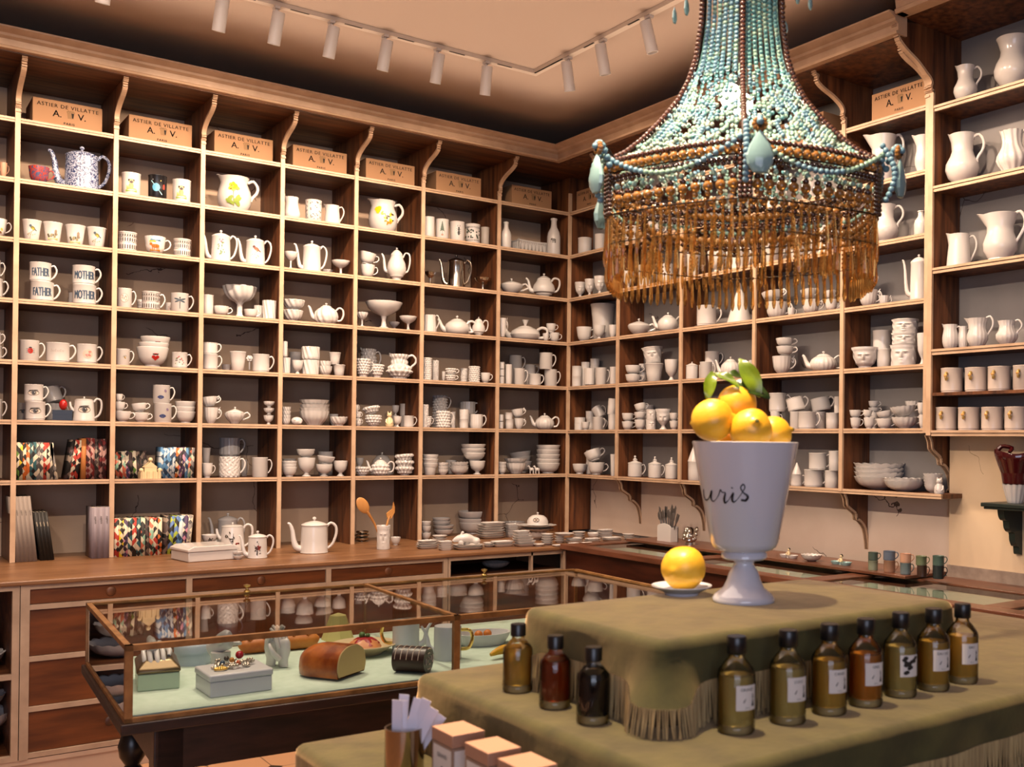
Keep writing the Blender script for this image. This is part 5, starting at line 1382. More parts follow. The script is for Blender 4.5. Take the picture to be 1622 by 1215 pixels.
        for k in range(9): A('#9a8a80',[(-.6+.13*k,.05),(-.57+.13*k,.05),(-.5+.13*k,.25+.1*(k%3==0)),(-.53+.13*k,.25+.1*(k%3==0))])
    return S
def decal_mesh(name,kind,a):
    mb=MB(); mats=[]; key={}
    def wrap(u,v,off):
        fv=max(0.02,min(.98,.5+v/a)); r=(outer_r(kind,fv) if kind in PR else {'cpot':.93,'jugl':.9,'dome':.93,'lcup':.96}.get(kind,.96))+off
        return (r*math.sin(u),-r*math.cos(u),fv*a)
    if name in('FATHER','MOTHER'):
        [text_mesh(name,.62,mb,lambda x,y:wrap(x*.78+dq,(y-.22)*1.9*(1-.12*abs(x)),.022+dq*.1),0,spacing=.98) for dq in (0,.03,.06)]; 
        mat('blue_ink','#3a4c60',.4); return mb.mesh('lettering_'+name,'blue_ink',0)
    sc_=min(1,a/2.0)
    for k,(c,poly) in enumerate(motif(name)):
        if c not in key: key[c]=len(mats); mats.append(mat('print_'+c[1:],c,.35))
        n=len(poly); cu=sum(p[0] for p in poly)/n; cv=sum(p[1] for p in poly)/n; off=.022+.0012*k
        mid=[((p[0]+cu)/2,(p[1]+cv)/2) for p in poly]
        vs=[wrap(cu,cv*sc_,off)]+[wrap(p[0],p[1]*sc_,off) for p in mid]+[wrap(p[0],p[1]*sc_,off) for p in poly]
        fs=[(0,1+i,1+(i+1)%n) for i in range(n)]+[(1+i,1+n+i,1+n+(i+1)%n,1+(i+1)%n) for i in range(n)]
        mb.add(vs,fs,key[c])
    return mb.mesh('print_'+name,mats,0)
DM={}
for nm,c1,c2,sc_ in (('marbled','#a83a28','#4a4a66',3),('bluepat','#26345c','#a9b0c4',0)):
    m=mat('glaze_'+nm,c1,.25); N,L,b=nodes(m); tc=N.new('ShaderNodeTexCoord'); nz=N.new('ShaderNodeTexNoise'); nz.inputs['Scale'].default_value=2.2 if nm=='marbled' else 5; nz.inputs['Distortion'].default_value=2.5; nz.inputs['Detail'].default_value=3
    cr=N.new('ShaderNodeValToRGB'); cr.color_ramp.elements[0].position=.47 if nm=='bluepat' else .42; cr.color_ramp.elements[1].position=.52 if nm=='bluepat' else .58
    cr.color_ramp.elements[0].color=(*srgb(c1),1); cr.color_ramp.elements[1].color=(*srgb(c2),1)
    L.new(tc.outputs['Object'],nz.inputs['Vector']); L.new(nz.outputs['Fac'],cr.inputs[0]); L.new(cr.outputs[0],b.inputs['Base Color'])
NOUN={'mug':'mug','cup':'teacup','bkr':'handleless beaker','bkrt':'tapered beaker','bowl':'bowl','plate':'plate','tray':'rectangular dish','gob':'goblet','comp':'footed compote','compt':'compote','cpot':'coffee pot','tpot':'teapot','tpott':'tall ornate teapot','tpotf':'teapot','jug':'pitcher','jugb':'pot-bellied pitcher','jugc':'straight pitcher','jugt':'lipped jug','jugw':'wide-mouthed pitcher','jugl':'lidded pot','btl':'bottle','sug':'lidded sugar bowl','mugf':'mug with gold ring','dome':'dish cover','cone':'cone','lcup':'lidded cup','lcan':'canister','shellc':'shell cup','vase':'vase','bask':'basket','egg':'egg','sbox':'box','cat':'figurine','horse':'figurine','shell':'ornament','horn':'ornament','spr':'ornament','ldish':'dish','bkrc':'beaker'}
CATG={'mug':'mug','cup':'cup','bkr':'beaker','bkrt':'beaker','bowl':'bowl','plate':'plate','tray':'dish','gob':'goblet','comp':'compote','compt':'compote','cpot':'coffee pot','tpot':'teapot','tpott':'teapot','tpotf':'teapot','jug':'pitcher','jugb':'pitcher','jugc':'pitcher','jugt':'pitcher','jugw':'pitcher','jugl':'lidded pot','btl':'bottle','sug':'sugar bowl','mugf':'mug','dome':'dish cover','cone':'ornament','lcup':'lidded cup','lcan':'canister','shellc':'cup','vase':'vase','bask':'basket','egg':'egg','sbox':'box','cat':'figurine','horse':'figurine','shell':'ornament','horn':'ornament','spr':'ornament','ldish':'dish','bkrc':'beaker'}
NAME={'bkr':'beaker','bkrt':'beaker','bkrc':'beaker','gob':'goblet','comp':'footed_compote','compt':'footed_compote','cpot':'coffee_pot','tpot':'teapot','tpott':'teapot','tpotf':'teapot','jug':'pitcher','jugb':'pitcher','jugc':'pitcher','jugt':'pitcher','jugw':'pitcher','jugl':'lidded_pot','btl':'bottle','sug':'sugar_bowl','mugf':'ring_mug','dome':'dish_cover','cone':'ceramic_cone','lcup':'lidded_cup','lcan':'canister','shellc':'shell_cup','bask':'openwork_basket','sbox':'small_box','cat':'figurine','horse':'figurine','shell':'shell_ornament','horn':'shell_sculpture','spr':'flower_finial','ldish':'figure_dish','cup':'teacup','tray':'serving_dish','egg':'decorative_egg','vase':'vase'}
STY={'p':'','r':'ribbed ','v':'fluted ','w':'swirled ','h':'hobnail ','s':'scalloped ','f':'face-moulded ','x':'lacy '}
ORD=['first','second','third','fourth','fifth','sixth','seventh','eighth','ninth','tenth','eleventh','twelfth','thirteenth','fourteenth','fifteenth']
LVL=['bottom','second up','third up','fourth up','fifth up','sixth up','seventh up','eighth up']
def cellname(W,r,b):
    if W=='L' and r<7: return 'left wall %s row %s cubby'%(ORD[r],ORD[b])
    if W=='L': return 'left worktop %s bay'%ORD[b]
    if W=='R': return 'right wall %s row %s cubby'%(ORD[r],ORD[b-1])
    if W=='T': return 'far right bay %s shelf'%ORD[r]
    if W=='C': return 'corner end of worktop'
    return 'right ledge'
items=[];cell=None
for ln in TABLE.strip().split('\n'):
    if ln[0]=='#': t=ln[1:].split(); cell=(t[0],int(t[1]),int(t[2])); continue
    t=ln.split(); k,s=t[0].split('.'); items.append(dict(cell=cell,k=k,s=s,x=float(t[1]),y=float(t[2]),z=float(t[3]),w=float(t[4]),h=float(t[5]),tilt=float(t[6]),st=int(t[7]),c='' if t[8]=='-' else t[8],m='' if t[9]=='-' else t[9],lab='' if t[10]=='-' else t[10].replace('_',' ')))
bycell={}
for it in items: bycell.setdefault(it['cell'],[]).append(it)
for cl,L_ in bycell.items():
    piles=[]
    for it in L_:
        if not it['st']: piles.append([])
        piles[-1].append(it); it['lv']=len(piles[-1])-1; it['pile']=piles[-1]
    sx=lambda p:(Vector((p[0]['x'],p[0]['y'],p[0]['z']))-CAMP).dot(Rv)/(Vector((p[0]['x'],p[0]['y'],p[0]['z']))-CAMP).dot(Fv)
    piles.sort(key=sx)
    for i,p in enumerate(piles):
        for it in p: it['pi']=i
rn=random.Random(3)
def place_ware(it):
    k,s,W=it['k'],it['s'],it['cell'][0]; hw=it['w']/2; h=it['h']
    a=h/hw; aq=max(.1,round(a/.3)*.3) if a>.45 else round(max(.08,a)/.08)*.08
    col=it['c'] if it['c'] not in('p',) else ''
    if it['m'] in('marbled','bluepat'): col=it['m']
    elif it['m']=='planet': col='black'
    parts=make_kind(k,s,aq,col)
    zs=h/aq
    base={'L':-38,'R':-66,'T':-66,'C':-38,'S':-60}[W]
    face=math.atan2(CAMP.x-it['x'],it['y']-CAMP.y)      # fronts turned to the customer, handles to the right
    rz=face+(math.radians(rn.uniform(-12,12)) if it['m']=='' else math.radians(rn.uniform(-3,3)))
    if W in 'RT' and it['m']=='' and s!='f': rz-=math.radians(8)
    if k=='mugf': rz=face-math.radians(24)
    if k in('tray','bask'): rz=math.radians({'L':rn.uniform(-6,6),'C':rn.uniform(-10,10)}.get(W,90)); 
    if k=='tray' and W in 'LC': rz+=0
    if k=='ldish': rz=math.radians(-90)
    name=NAME.get(k,k)
    if len(parts)==1 and not it['m'] :
        r=link(name,parts[0][1])
    elif len(parts)==1: r=link(name,parts[0][1])
    else: r=empty(name)
    r.location=(it['x'],it['y'],it['z']); sy=hw
    r.scale=(hw,sy,zs)
    if it['tilt']:
        t=math.radians(it['tilt']); r.rotation_mode='XYZ'
        # tilt in the plane facing the room
        q=Matrix.Rotation(math.radians(base),4,'Z')@Matrix.Rotation(t,4,'Y')@Matrix.Rotation(math.radians(-base),4,'Z')@Matrix.Rotation(rz,4,'Z')
        r.rotation_euler=q.to_euler(); r.location.z+=abs(math.sin(t))*hw*.5
    else: r.rotation_euler=(0,0,rz)
    obs=[]
    if len(parts)>1:
        for pn,me,par in parts:
            o=bpy.data.objects.new(pn,me); C.objects.link(o); o.parent=r if par is None else obs[par]; obs.append(o)
    if it['m'] and it['m'] not in('marbled','bluepat'):
        dk=(it['m'],k,aq)
        if dk not in DM: DM[dk]=decal_mesh(it['m'],k,aq)
        o=bpy.data.objects.new('lettering' if it['m'] in('FATHER','MOTHER') else 'printed_motif',DM[dk]); C.objects.link(o); o.parent=r
    lab=it['lab']
    if not lab:
        colw='silver' if col=='silver' else 'white'
        if it['c']=='tan': colw='tan'
        look='%s %s%s'%(colw,STY[s],NOUN[k])
        same=[q for q in bycell[it['cell']] if q['k']==k and q['s']==s and not q['lab']]
        n=len(it['pile']); ord_=''
        npl=max(q['pi'] for q in bycell[it['cell']])+1
        if n>1: ord_+='%s, '%('top' if it['lv']==n-1 else LVL[it['lv']])
        if npl>1: ord_+='%s %s from left, '%(ORD[it['pi']],'pile' if n>1 else 'place')
        lab='%s, %s%s'%(look,ord_,cellname(*it['cell']))
    W_={'L':'left wall shelves','R':'right wall shelves','T':'far right bay','C':'corner worktop','S':'right ledge'}[W]
    if W=='L' and it['cell'][1]==7: W_='left worktop'
    nice=CATG[k]; pl=nice+('es' if nice.endswith(('sh','x')) else 's')
    tag(r,lab,nice,('silver ' if col=='silver' else '')+pl+' on the '+W_)
    return r
for it in items: place_ware(it)
# ================================================================ cartons on the top row
def carton(x,y,z,w,d,h,rz,label,grp='brown cartons on the top shelf'):
    r=empty('carton',(x,y,z),rz); tag(r,label,'box',grp)
    MB().box(-w/2,0,0,w/2,d,h).build('box','cardboard',r,bev=.002)
    m=MB(); pl=lambda cx,cz,s=1:(lambda u,v:(cx+u*s,-.0012,cz+v))
    [text_mesh('ASTIER DE VILLATTE',.0262*w/.31,m,pl(.0+dq,h*.74),spacing=1.16) for dq in (0,.0006)]
    [(text_mesh('A.',.046*w/.31,m,pl(-w*.155+dq,h*.40)),text_mesh('V.',.046*w/.31,m,pl(w*.20+dq,h*.40)),text_mesh('PARIS',.016,m,pl(0.005+dq,h*.155),spacing=1.3)) for dq in (0,.0012)]
    b=m.build('lettering','ink',r,sharp=0)
    m=MB(); k=h/.135; cx=.012; cz=h*.40
    m.quad((cx-.017,-.001,cz+.03*k),(cx+.017,-.001,cz+.03*k),(cx+.013,-.001,cz),(cx-.013,-.001,cz),0)
    for q in range(7): m.lathe([(0,0),(.0045,0)],8,c=(0,0,0),mi=0); 
    n=len(m.v)-7*9
    for q in range(7):
        for j in range(9):
            x_,y_,z_=m.v[n+q*9+j]; m.v[n+q*9+j]=(cx-.015+.005*q+x_,-.0011,cz+(.033+.005*(q%2))*k+y_)
    m.quad((cx+.003,-.0014,cz+.028*k),(cx+.015,-.0014,cz+.028*k),(cx+.012,-.0014,cz+.004),(cx+.006,-.0014,cz+.004),1)
    m.build('basket_emblem',['print_grey','ink'],r,sharp=0)
mat('print_grey','#8a6a48',.8)
P_=['first','second','third','fourth','fifth','sixth','seventh','eighth']
for i,(a,b_) in enumerate([(-3.66,-3.345),(-3.184,-2.87),(-2.744,-2.43),(-2.313,-1.993),(-1.879,-1.557),(-1.438,-1.121),(-.974,-.656),(-.426,-.114)]):
    carton((a+b_)/2,.05,3.071,b_-a,.24,.135,0,'brown printed carton on the top row of the left wall, %s from the left'%P_[i] if i<7 else 'brown printed carton on the top row, nearest the corner on the left')
for y0,y1,l in ((-.355,-.06,'brown printed carton on the top row of the right wall, nearest the corner'),(-2.305,-1.99,'brown printed carton half hidden behind the chandelier, right wall'),(-2.94,-2.62,'brown printed carton beside the tall divider on the right wall')):
    carton(.015,(y0+y1)/2,3.071,y1-y0,.17,.135,-PI/2,l)
# ================================================================ books
BK=[]
def diam(name,cs,scale=26):
    m=mat(name,cs[0],.6); N,L,b=nodes(m); tc=N.new('ShaderNodeTexCoord'); mp=N.new('ShaderNodeMapping'); mp.inputs['Rotation'].default_value=(0,PI/4,0); mp.inputs['Scale'].default_value=(scale*2.6,.01,scale*1.9); oi=N.new('ShaderNodeObjectInfo'); av=N.new('ShaderNodeVectorMath'); av.operation='MULTIPLY_ADD'; av.inputs[1].default_value=(3.7,0,1.3); L.new(oi.outputs['Location'],av.inputs[0]); L.new(tc.outputs['Object'],av.inputs[2])
    L.new(av.outputs[0],mp.inputs[0]); wn=N.new('ShaderNodeTexWhiteNoise'); sn=N.new('ShaderNodeVectorMath'); sn.operation='FLOOR'; L.new(mp.outputs[0],sn.inputs[0]); L.new(sn.outputs[0],wn.inputs['Vector'])
    cr=N.new('ShaderNodeValToRGB'); cr.color_ramp.interpolation='CONSTANT'; n=len(cs)
    while len(cr.color_ramp.elements)<n: cr.color_ramp.elements.new(.5)
    for i,c in enumerate(cs): cr.color_ramp.elements[i].position=i/n; cr.color_ramp.elements[i].color=(*srgb(c),1)
    L.new(wn.outputs['Value'],cr.inputs[0]); L.new(cr.outputs[0],b.inputs['Base Color']); return name
PAL={'green':['#d9cdb4','#5f8a3c','#1c1a18'],'yellow':['#e2c62a','#d9c8a0','#2a2420'],'orange':['#c9682c','#d9cdb4','#1c1a18'],'teal':['#2c5a60','#d9cdb4','#16181a'],'red':['#b03a2c','#d9cdb4','#1c1614'],'grey':['#8a8480','#d9cdb4','#4a4644'],'dark':['#1a1816','#8a7a6c','#4a3a38'],'blue':['#5a8ab4','#c4ccd0','#24405c'],'pink':['#c98aa0','#d9cdb4','#4a3a5a','#2a2228'],'mint':['#8ab49c','#d9cdb4','#2a2a28','#c96a50'],'lime':['#a4b43a','#1c1c18','#5a7ab0'],'maroon':['#7a2a2a','#b48a80','#3a1a1c']}
for k,c in PAL.items(): diam('cover_'+k,c)
mat('cover_plain_grey','#8e8279',.7); mat('cover_black','#15120f',.5); mat('cover_tan','#b9763c',.6); mat('cover_photo','#8a8088',.6); mat('pages','#d9cbb2',.9); mat('spine_print','#4a423c',.8)
def book(x,z,th,h,d,cov,lean,label,y=.03,grp=None,printed=False):
    r=empty('book',(x,y,z)); tag(r,label,'book',grp); r.rotation_euler=(0,math.radians(lean),0)
    MB().box(0,0,0,.0018,d,h).box(th-.0018,0,0,th,d,h).box(.0018,0,0,th-.0018,.002,h).build('cover',cov,r,sharp=0)
    MB().box(.0018,.002,.002,th-.0018,d-.003,h-.003).build('pages','pages',r,sharp=0)
    if printed:
        m=MB(); text_mesh('Villatte',th*.55,m,lambda u,v:(th*.7-v,-.0008,h*.75-u)); m.build('spine_lettering','spine_print' if cov!='cover_black' else 'pages',r,sharp=0)
def shelf_books(x0,x1,z,h,covs,lean,tmpl,y=.03,d=.13,grp=None,printed=False,jit=.003):
    n=len(covs); th=(x1-x0)/n
    for i,c in enumerate(covs):
        lb=tmpl.replace('@',ORD[i]); q=math.tan(math.radians(abs(lean)))
        book(x0+i*th,z,th*.96,h+rn.uniform(-jit,jit),d,'cover_'+c,lean,lb,y,grp,printed)
zb6=1.276+.0115; zb7=ZC+.0005
g='pattern-covered notebooks on the left wall'
shelf_books(-3.238,-3.075,zb6,.188,['green','yellow','orange','orange','teal','teal','grey','grey','red','red','grey'],0,'harlequin patterned notebook, @ from left in the upright first row of notebooks',grp=g)
shelf_books(-3.066,-3.052,zb6,.186,['grey'],-9,'pale notebook leaning beside the upright notebooks, seventh row @ cubby'.replace('@ cubby','left'),grp=g)
shelf_books(-3.018,-2.962,zb6,.205,['dark','red','red'],8,'dark and red notebook leaning right, @ of three, seventh row left',y=.06,grp=g)
shelf_books(-2.945,-2.925,zb6,.208,['tan'],0,'plain orange-brown notebook between patterned dark red ones, seventh row',y=.05,grp=g)
shelf_books(-2.922,-2.83,zb6,.21,['maroon','maroon','dark','maroon','maroon'],0,'maroon patterned notebook by the divider, @ of five from left, seventh row',y=.05,grp=g)
shelf_books(-2.795,-2.62,zb6,.142,['green','mint','red','mint','pink','dark','green','dark','dark','dark'],-4,'short patterned notebook, @ from left, behind the white pottery house',y=.09,grp=g)
shelf_books(-2.575,-2.50,zb6,.165,['blue']*5,3,'blue diamond notebook, @ from left, seventh row second cubby from first divider',y=.04,grp=g)
shelf_books(-2.497,-2.405,zb6,.166,['orange','pink','pink','blue','mint','grey'],2,'pink and pastel patterned notebook, @ from left beside the blue ones',y=.03,grp=g)
for i in range(5): book(-3.236+i*.0185,zb7,.0178,.325,.19,'cover_plain_grey',-6,'tall grey paperback leaning left on worktop, %s from left'%ORD[i],.0,'tall books on the worktop',True)
for i in range(4): book(-3.128+i*.0155,zb7,.015,.245,.19,'cover_black',-8,'black paperback leaning on the grey ones, %s from left'%ORD[i],.02,'tall books on the worktop',True)
for i in range(3): book(-2.905+i*.027,zb7,.026,.262,.17,'cover_photo',0,'thick lilac grey book against the divider, %s from left'%ORD[i],-.02,'tall books on the worktop',True)
shelf_books(-2.797,-2.57,zb7,.198,['red','yellow','pink','teal','red','teal','mint','dark','mint','red','orange'],0,'bright patterned notebook standing on the worktop, @ from left',y=-.01,d=.14,grp=g)
shelf_books(-2.562,-2.425,zb7,.205,['dark','lime','lime','blue','pink','grey'],5,'lime and dark patterned notebook on the worktop, @ leaning after the bright row',y=.01,d=.14,grp=g)
# pottery house figure in front of the short notebooks
m=MB().box(-.05,-.03,0,.05,.03,.035).box(-.03,-.025,.035,.03,.025,.06).extrude([(-.034,.06),(.034,.06),(0,.09)],'y',-.026,.026)
for sx_ in(-.04,-.015,.015,.04): m.tube([(sx_,-.032,0),(sx_,-.032,.04)],.006,6)
m.ball((0,-.015,.10),.012,8,6).ball((-.045,-.02,.045),.012,8,6).ball((.045,-.02,.045),.012,8,6)
o=m.build('pottery_figure','glaze_cream'); o.location=(-2.625,.035,zb6); tag(o,'cream pottery house figure before the short notebooks, seventh row','figurine')
# white lidded box on the worktop
r=empty('lidded_box',(-2.44,-.33,ZC),math.radians(8)); tag(r,'long white lidded ceramic box on the worktop below the notebooks','box')
MB().box(-.125,-.11,.001,.125,.11,.05).build('box','porcelain',r,bev=.004); MB().extrude([(-.13,.051),(.13,.051),(.13,.064),(.10,.078),(-.10,.078),(-.13,.064)],'y',-.115,.115).build('lid','porcelain',r,bev=.003)
# wooden spoon and fork in the face vase
noisy('olive_wood','#a8703a','#c58c4e',.4,(3,3,1),5,4)
o=MB().tube([(-1.335,.0,.93),(-1.375,.0,1.03),(-1.42,.0,1.10)],[.006,.006,.009],8).build('wooden_spoon','olive_wood'); 
m=MB().ball((0,0,0),1,18,10,sc=(.033,.008,.052)); m.xform(Matrix.Translation((-1.445,0,1.135))@Matrix.Rotation(math.radians(-35),4,'Y'))
m.build('bowl','olive_wood',o); o.location=(-.152,-.345,0); tag(o,'broad wooden spoon leaning left in the face vase','spoon')
o=MB().tube([(-1.315,.0,.93),(-1.30,.0,1.02),(-1.285,.0,1.07)],[.006,.006,.008],8).build('wooden_fork','olive_wood')
MB().extrude([(-1.300,1.06),(-1.275,1.055),(-1.255,1.09),(-1.255,1.12),(-1.262,1.15),(-1.27,1.11),(-1.285,1.10),(-1.305,1.085)],'y',-.004,.004).build('head','olive_wood',o); o.location=(-.152,-.345,0); tag(o,'small curved wooden fork standing right in the face vase','fork')
# bowls in the open cabinets
def big_bowl(x,y,z,w,h,label,st='s'):
    o=link('scalloped_bowl',make_kind('bowl',st,.6,'')[0][1]); o.location=(x,y,z); o.scale=(w/2,w/2,h/.6); tag(o,label,'bowl','large bowls in the open cabinets')
for x,z,w,h,l in ((-3.47,.4785,.27,.07,'lower'),(-3.49,.565,.25,.07,'upper')): big_bowl(x,-.52,z,w,h,'large scalloped bowl on the upper cabinet shelf, %s of two'%l)
for x,z,w,h,l in ((-3.48,.121,.25,.055,'lowest'),(-3.44,.20,.27,.085,'middle'),(-3.46,.295,.26,.07,'highest')): big_bowl(x,-.52,z,w,h,'large scalloped bowl on the cabinet floor, %s of three'%l)
big_bowl(-.83,-.5,.7485,.17,.04,'fluted white dish inside the niche under the worktop','v')
# ================================================================ right ledge: utensils, silver head
LZ=.9225
r=empty('utensil_holder',(-.04,-1.15,LZ),-PI/2); tag(r,'white arched ceramic holder full of grey cutlery on the right ledge','utensil holder')
MB().extrude([(-.062,0),(.062,0),(.062,.085),(.058,.092),(.04,.10),(0,.108),(-.04,.10),(-.058,.092),(-.062,.085)],'y',-.03,-.024).box(-.062,-.024,0,-.056,.03,.085).box(.056,-.024,0,.062,.03,.085).box(-.062,.024,0,.062,.03,.09).box(-.056,-.024,0,.056,.024,.006).build('holder','porcelain',r)
for i in range(12):
    u=-.045+.008*i; kind=i%3; an=(u/.05)*22+rn.uniform(-4,4); L_=.20+rn.uniform(-.02,.02)
    m=MB().tube([(0,0,0),(0,0,L_*.6)],.004,6)
    if kind==0: m.ball((0,0,L_*.6+.022),1,12,8,sc=(.016,.004,.027))
    elif kind==1: m.extrude([(-.008,L_*.6),(.008,L_*.6),(.010,L_),(0,L_+.012),(-.009,L_*.9)],'y',-.0015,.0015)
    else:
        m.extrude([(-.006,L_*.58),(.006,L_*.58),(.012,L_*.72),(-.012,L_*.72)],'y',-.0015,.0015)
        for dx in(-.010,-.003,.004,.010): m.box(dx-.0015,-.0015,L_*.7,dx+.0015,.0015,L_*.9)
    o=m.build(['spoon','knife','fork'][kind],mat('dull_steel','#6f6a68',.4,.6)); o.location=(-.04,-1.15-u*.8,LZ+.012)
    o.rotation_euler=(Matrix.Rotation(math.radians(an),3,'X')@Matrix.Rotation(-PI/2,3,'Z')).to_euler()
    tag(o,'grey %s standing in the white arched holder, %s from the left'%(['spoon','knife','fork'][kind],(ORD+['x'])[i]),['spoon','knife','fork'][kind],'cutlery in the arched holder')
m=MB().ball((0,0,.05),.045,20,14,sc=(.85,1,1.1)).lathe([(0,0),(.03,0),(.026,.02),(0,.02)],16)
for i in range(20):
    t=i/20*2*PI; m.ball((.036*math.cos(t),.043*math.sin(t),.06+.03*math.sin(3*t)),.012,8,5)
for q in ((-.018,-.03,.06),(.018,-.03,.06)): m.ball(q,.007,8,5)
m.tube([(0,-.04,.065),(0,-.052,.045),(0,-.04,.04)],[.006,.009,.006],8).tube([(-.014,-.038,.028),(0,-.044,.026),(.014,-.038,.028)],.005,6)
o=m.build('head_ornament','silver'); o.location=(-.05,-1.37,LZ); o.rotation_euler=(0,0,-1.1); tag(o,'small curly silver head ornament beside the cutlery holder','ornament')
# red vase on white scalloped pot, green bracket shelf
o=link('scalloped_pot',MB().lathe(refine(vessel([(.55,0),(.6,.05),(.95,.93),(1,1)],2.2),2.2,30),72,lambda r_,z_,t:(r_*(1+.03*math.sin(14*t)),z_+.10*abs(math.cos(7*t))*(z_>1.9))).mesh('pot','porcelain')); o.location=(.03,-3.41,1.2655); o.scale=(.055,.055,.036); tag(o,'small white scalloped pot on the green wall shelf','pot')
mat('red_glaze','#3c0c10',.1,Coat_Weight=.6)
m=MB(); pr=refine(vessel([(.40,0),(.50,.04),(.80,.55),(.98,.85),(1,1)],2.4,.06),2.4,24)
m.lathe(pr,48,lambda r_,z_,t:(r_*(1-.0*z_)*(1+.10*math.cos(2*t)*z_/2.4),z_+.16*math.cos(2*t)*max(0,z_-1.4)))
o=m.build('red_vase','red_glaze'); m=MB().tube([(-.95,0,2.3),(-.7,0,2.75),(-.2,0,2.65),(-.3,-.2,2.35)],[.12,.14,.13,.1],8); m.build('folded_rim','red_glaze',o)
o.location=(.03,-3.41,1.336); o.scale=(.082,.082,.062); o.rotation_euler=(0,0,-1.0); tag(o,'dark red bag-shaped vase nested in the white scalloped pot','vase')
# ================================================================ vitrine table
vt=empty('vitrine_table',(-3.318,-2.878,0),math.radians(-3.4)); tag(vt,'dark wooden table with pale green lining carrying the glass case','table')
W_,D_=1.925,.875; Z0,Z1=.75,.945
noisy('dark_oak','#1c100b','#38211a',.4,(2,10,10),3,5,.08)
MB().box(-.01,-.01,.705,W_+.01,D_+.01,.735).build('tabletop','dark_oak',vt,bev=.003)
MB().box(.021,.021,.735,W_-.021,D_-.015,.7505).build('lining','pistachio',vt)
MB().box(.10,.10,.56,W_-.1,.12,.705).box(.10,D_-.12,.56,W_-.1,D_-.1,.705).box(.10,.12,.56,.12,D_-.12,.705).box(W_-.12,.12,.56,W_-.1,D_-.12,.705).build('apron','dark_oak',vt)
for x,y in ((.12,.13),(W_-.16,.13)): MB().box(x-.03,y-.03,0,x+.05,y+.05,.705).build('leg','dark_oak',vt,bev=.003)
for x,y in ((.13,D_-.13),(W_-.13,D_-.13)):
    m=MB().box(-.035,-.035,.60,.035,.035,.705).lathe([(0,0),(.025,0),(.03,.03),(.02,.06),(.032,.12),(.038,.22),(.03,.33),(.02,.36),(.035,.375),(.035,.39),(.022,.41),(.040,.44),(.045,.475),(.034,.515),(.02,.53),(.034,.55),(.036,.575),(.022,.60),(0,.60)],24)
    o=m.build('leg','black_paint',vt); o.location=(x,y,0)
gc=empty('glass_case',(-3.318,-2.878,Z0-.0145),math.radians(-3.4)); tag(gc,'long low bronze-framed glass display case on the dark table','display case')
h=Z1-Z0+.015
m=MB(); t=.010
for x0_,x1_ in ((0,.02),(.955,.975),(W_-.02,W_)): m.box(x0_,0,0,x1_,.02,h)
m.box(0,0,0,W_,.018,.012).box(0,0,h-.016,W_,.02,h).box(0,D_-.012,h-.010,W_,D_,h).box(0,D_-.012,0,W_,D_,.010).box(0,0,h-.014,.016,D_,h).box(W_-.016,0,h-.014,W_,D_,h).box(.957,0,h-.014,.973,D_,h).box(0,0,0,.014,D_,.012).box(W_-.014,0,0,W_,D_,.012)
m.box(0,D_-.012,0,.008,D_,h).box(W_-.012,D_-.012,0,W_,D_,h).box(.961,D_-.012,0,.969,D_,h)
m.build('frame','aged_bronze',gc)
for a,b_ in ((.02,.955),(.975,W_-.02)):
    MB().quad((a,.008,.01),(b_,.008,.01),(b_,.008,h-.01),(a,.008,h-.01)).build('front_pane','clear_pane',gc)
    MB().quad((a,.015,h-.004),(b_,.015,h-.004),(b_,D_-.01,h-.004),(a,D_-.01,h-.004)).build('top_pane','top_pane',gc)
    MB().quad((a,D_-.006,.01),(b_,D_-.006,.01),(b_,D_-.006,h-.01),(a,D_-.006,h-.01)).build('back_pane','clear_pane',gc)
for x in(.004,W_-.004): MB().quad((x,.015,.01),(x,D_-.01,.01),(x,D_-.01,h-.01),(x,.015,h-.01)).build('side_pane','clear_pane',gc)
for x in(.52,1.47): MB().lathe([(0,0),(.010,0),(.012,.004),(.005,.010),(.005,.016),(.012,.02),(.013,.026),(0,.030)],16,c=(x,D_-.016,h)).build('knob','brass',gc)
VZ=.7508
def hand_mesh(scale=1.0,curl=.6,spread=.12):
    """palm with four unequal bent fingers and a thumb, wrist at the origin, fingers along +y, back of hand up"""
    m=MB(); m.tube([(0,-.035,.0),(0,-.005,.0),(0,.03,.004),(0,.062,.004),(0,.075,.002)],[.022,.024,.034,.036,.026],14,flat=.5)
    for i,(x,L_,r_) in enumerate(((-.028,.068,.0078),(-.010,.078,.0085),(.010,.074,.0083),(.027,.058,.0072))):
        a=0; p=Vector((x,.065,.002)); pts=[Vector((x*.8,.045,.002)),p.copy()]; rad=[r_*1.1,r_]
        for f_ in (.42,.32,.26):
            a+=curl*.6; p=p+Vector((x*spread*8*L_*f_,math.cos(a),-math.sin(a)))*(L_*f_); pts.append(p.copy()); rad.append(r_*(.98 if f_>.4 else (.9 if f_>.3 else .65)))
        m.tube([tuple(q) for q in pts],rad,9)
    m.tube([(-.022,.0,.0),(-.042,.025,-.006),(-.05,.048,-.014),(-.046,.066,-.022)],[.013,.011,.009,.006],9)
    m.v=[(x*scale,y*scale,z*scale) for x,y,z in m.v]; return m
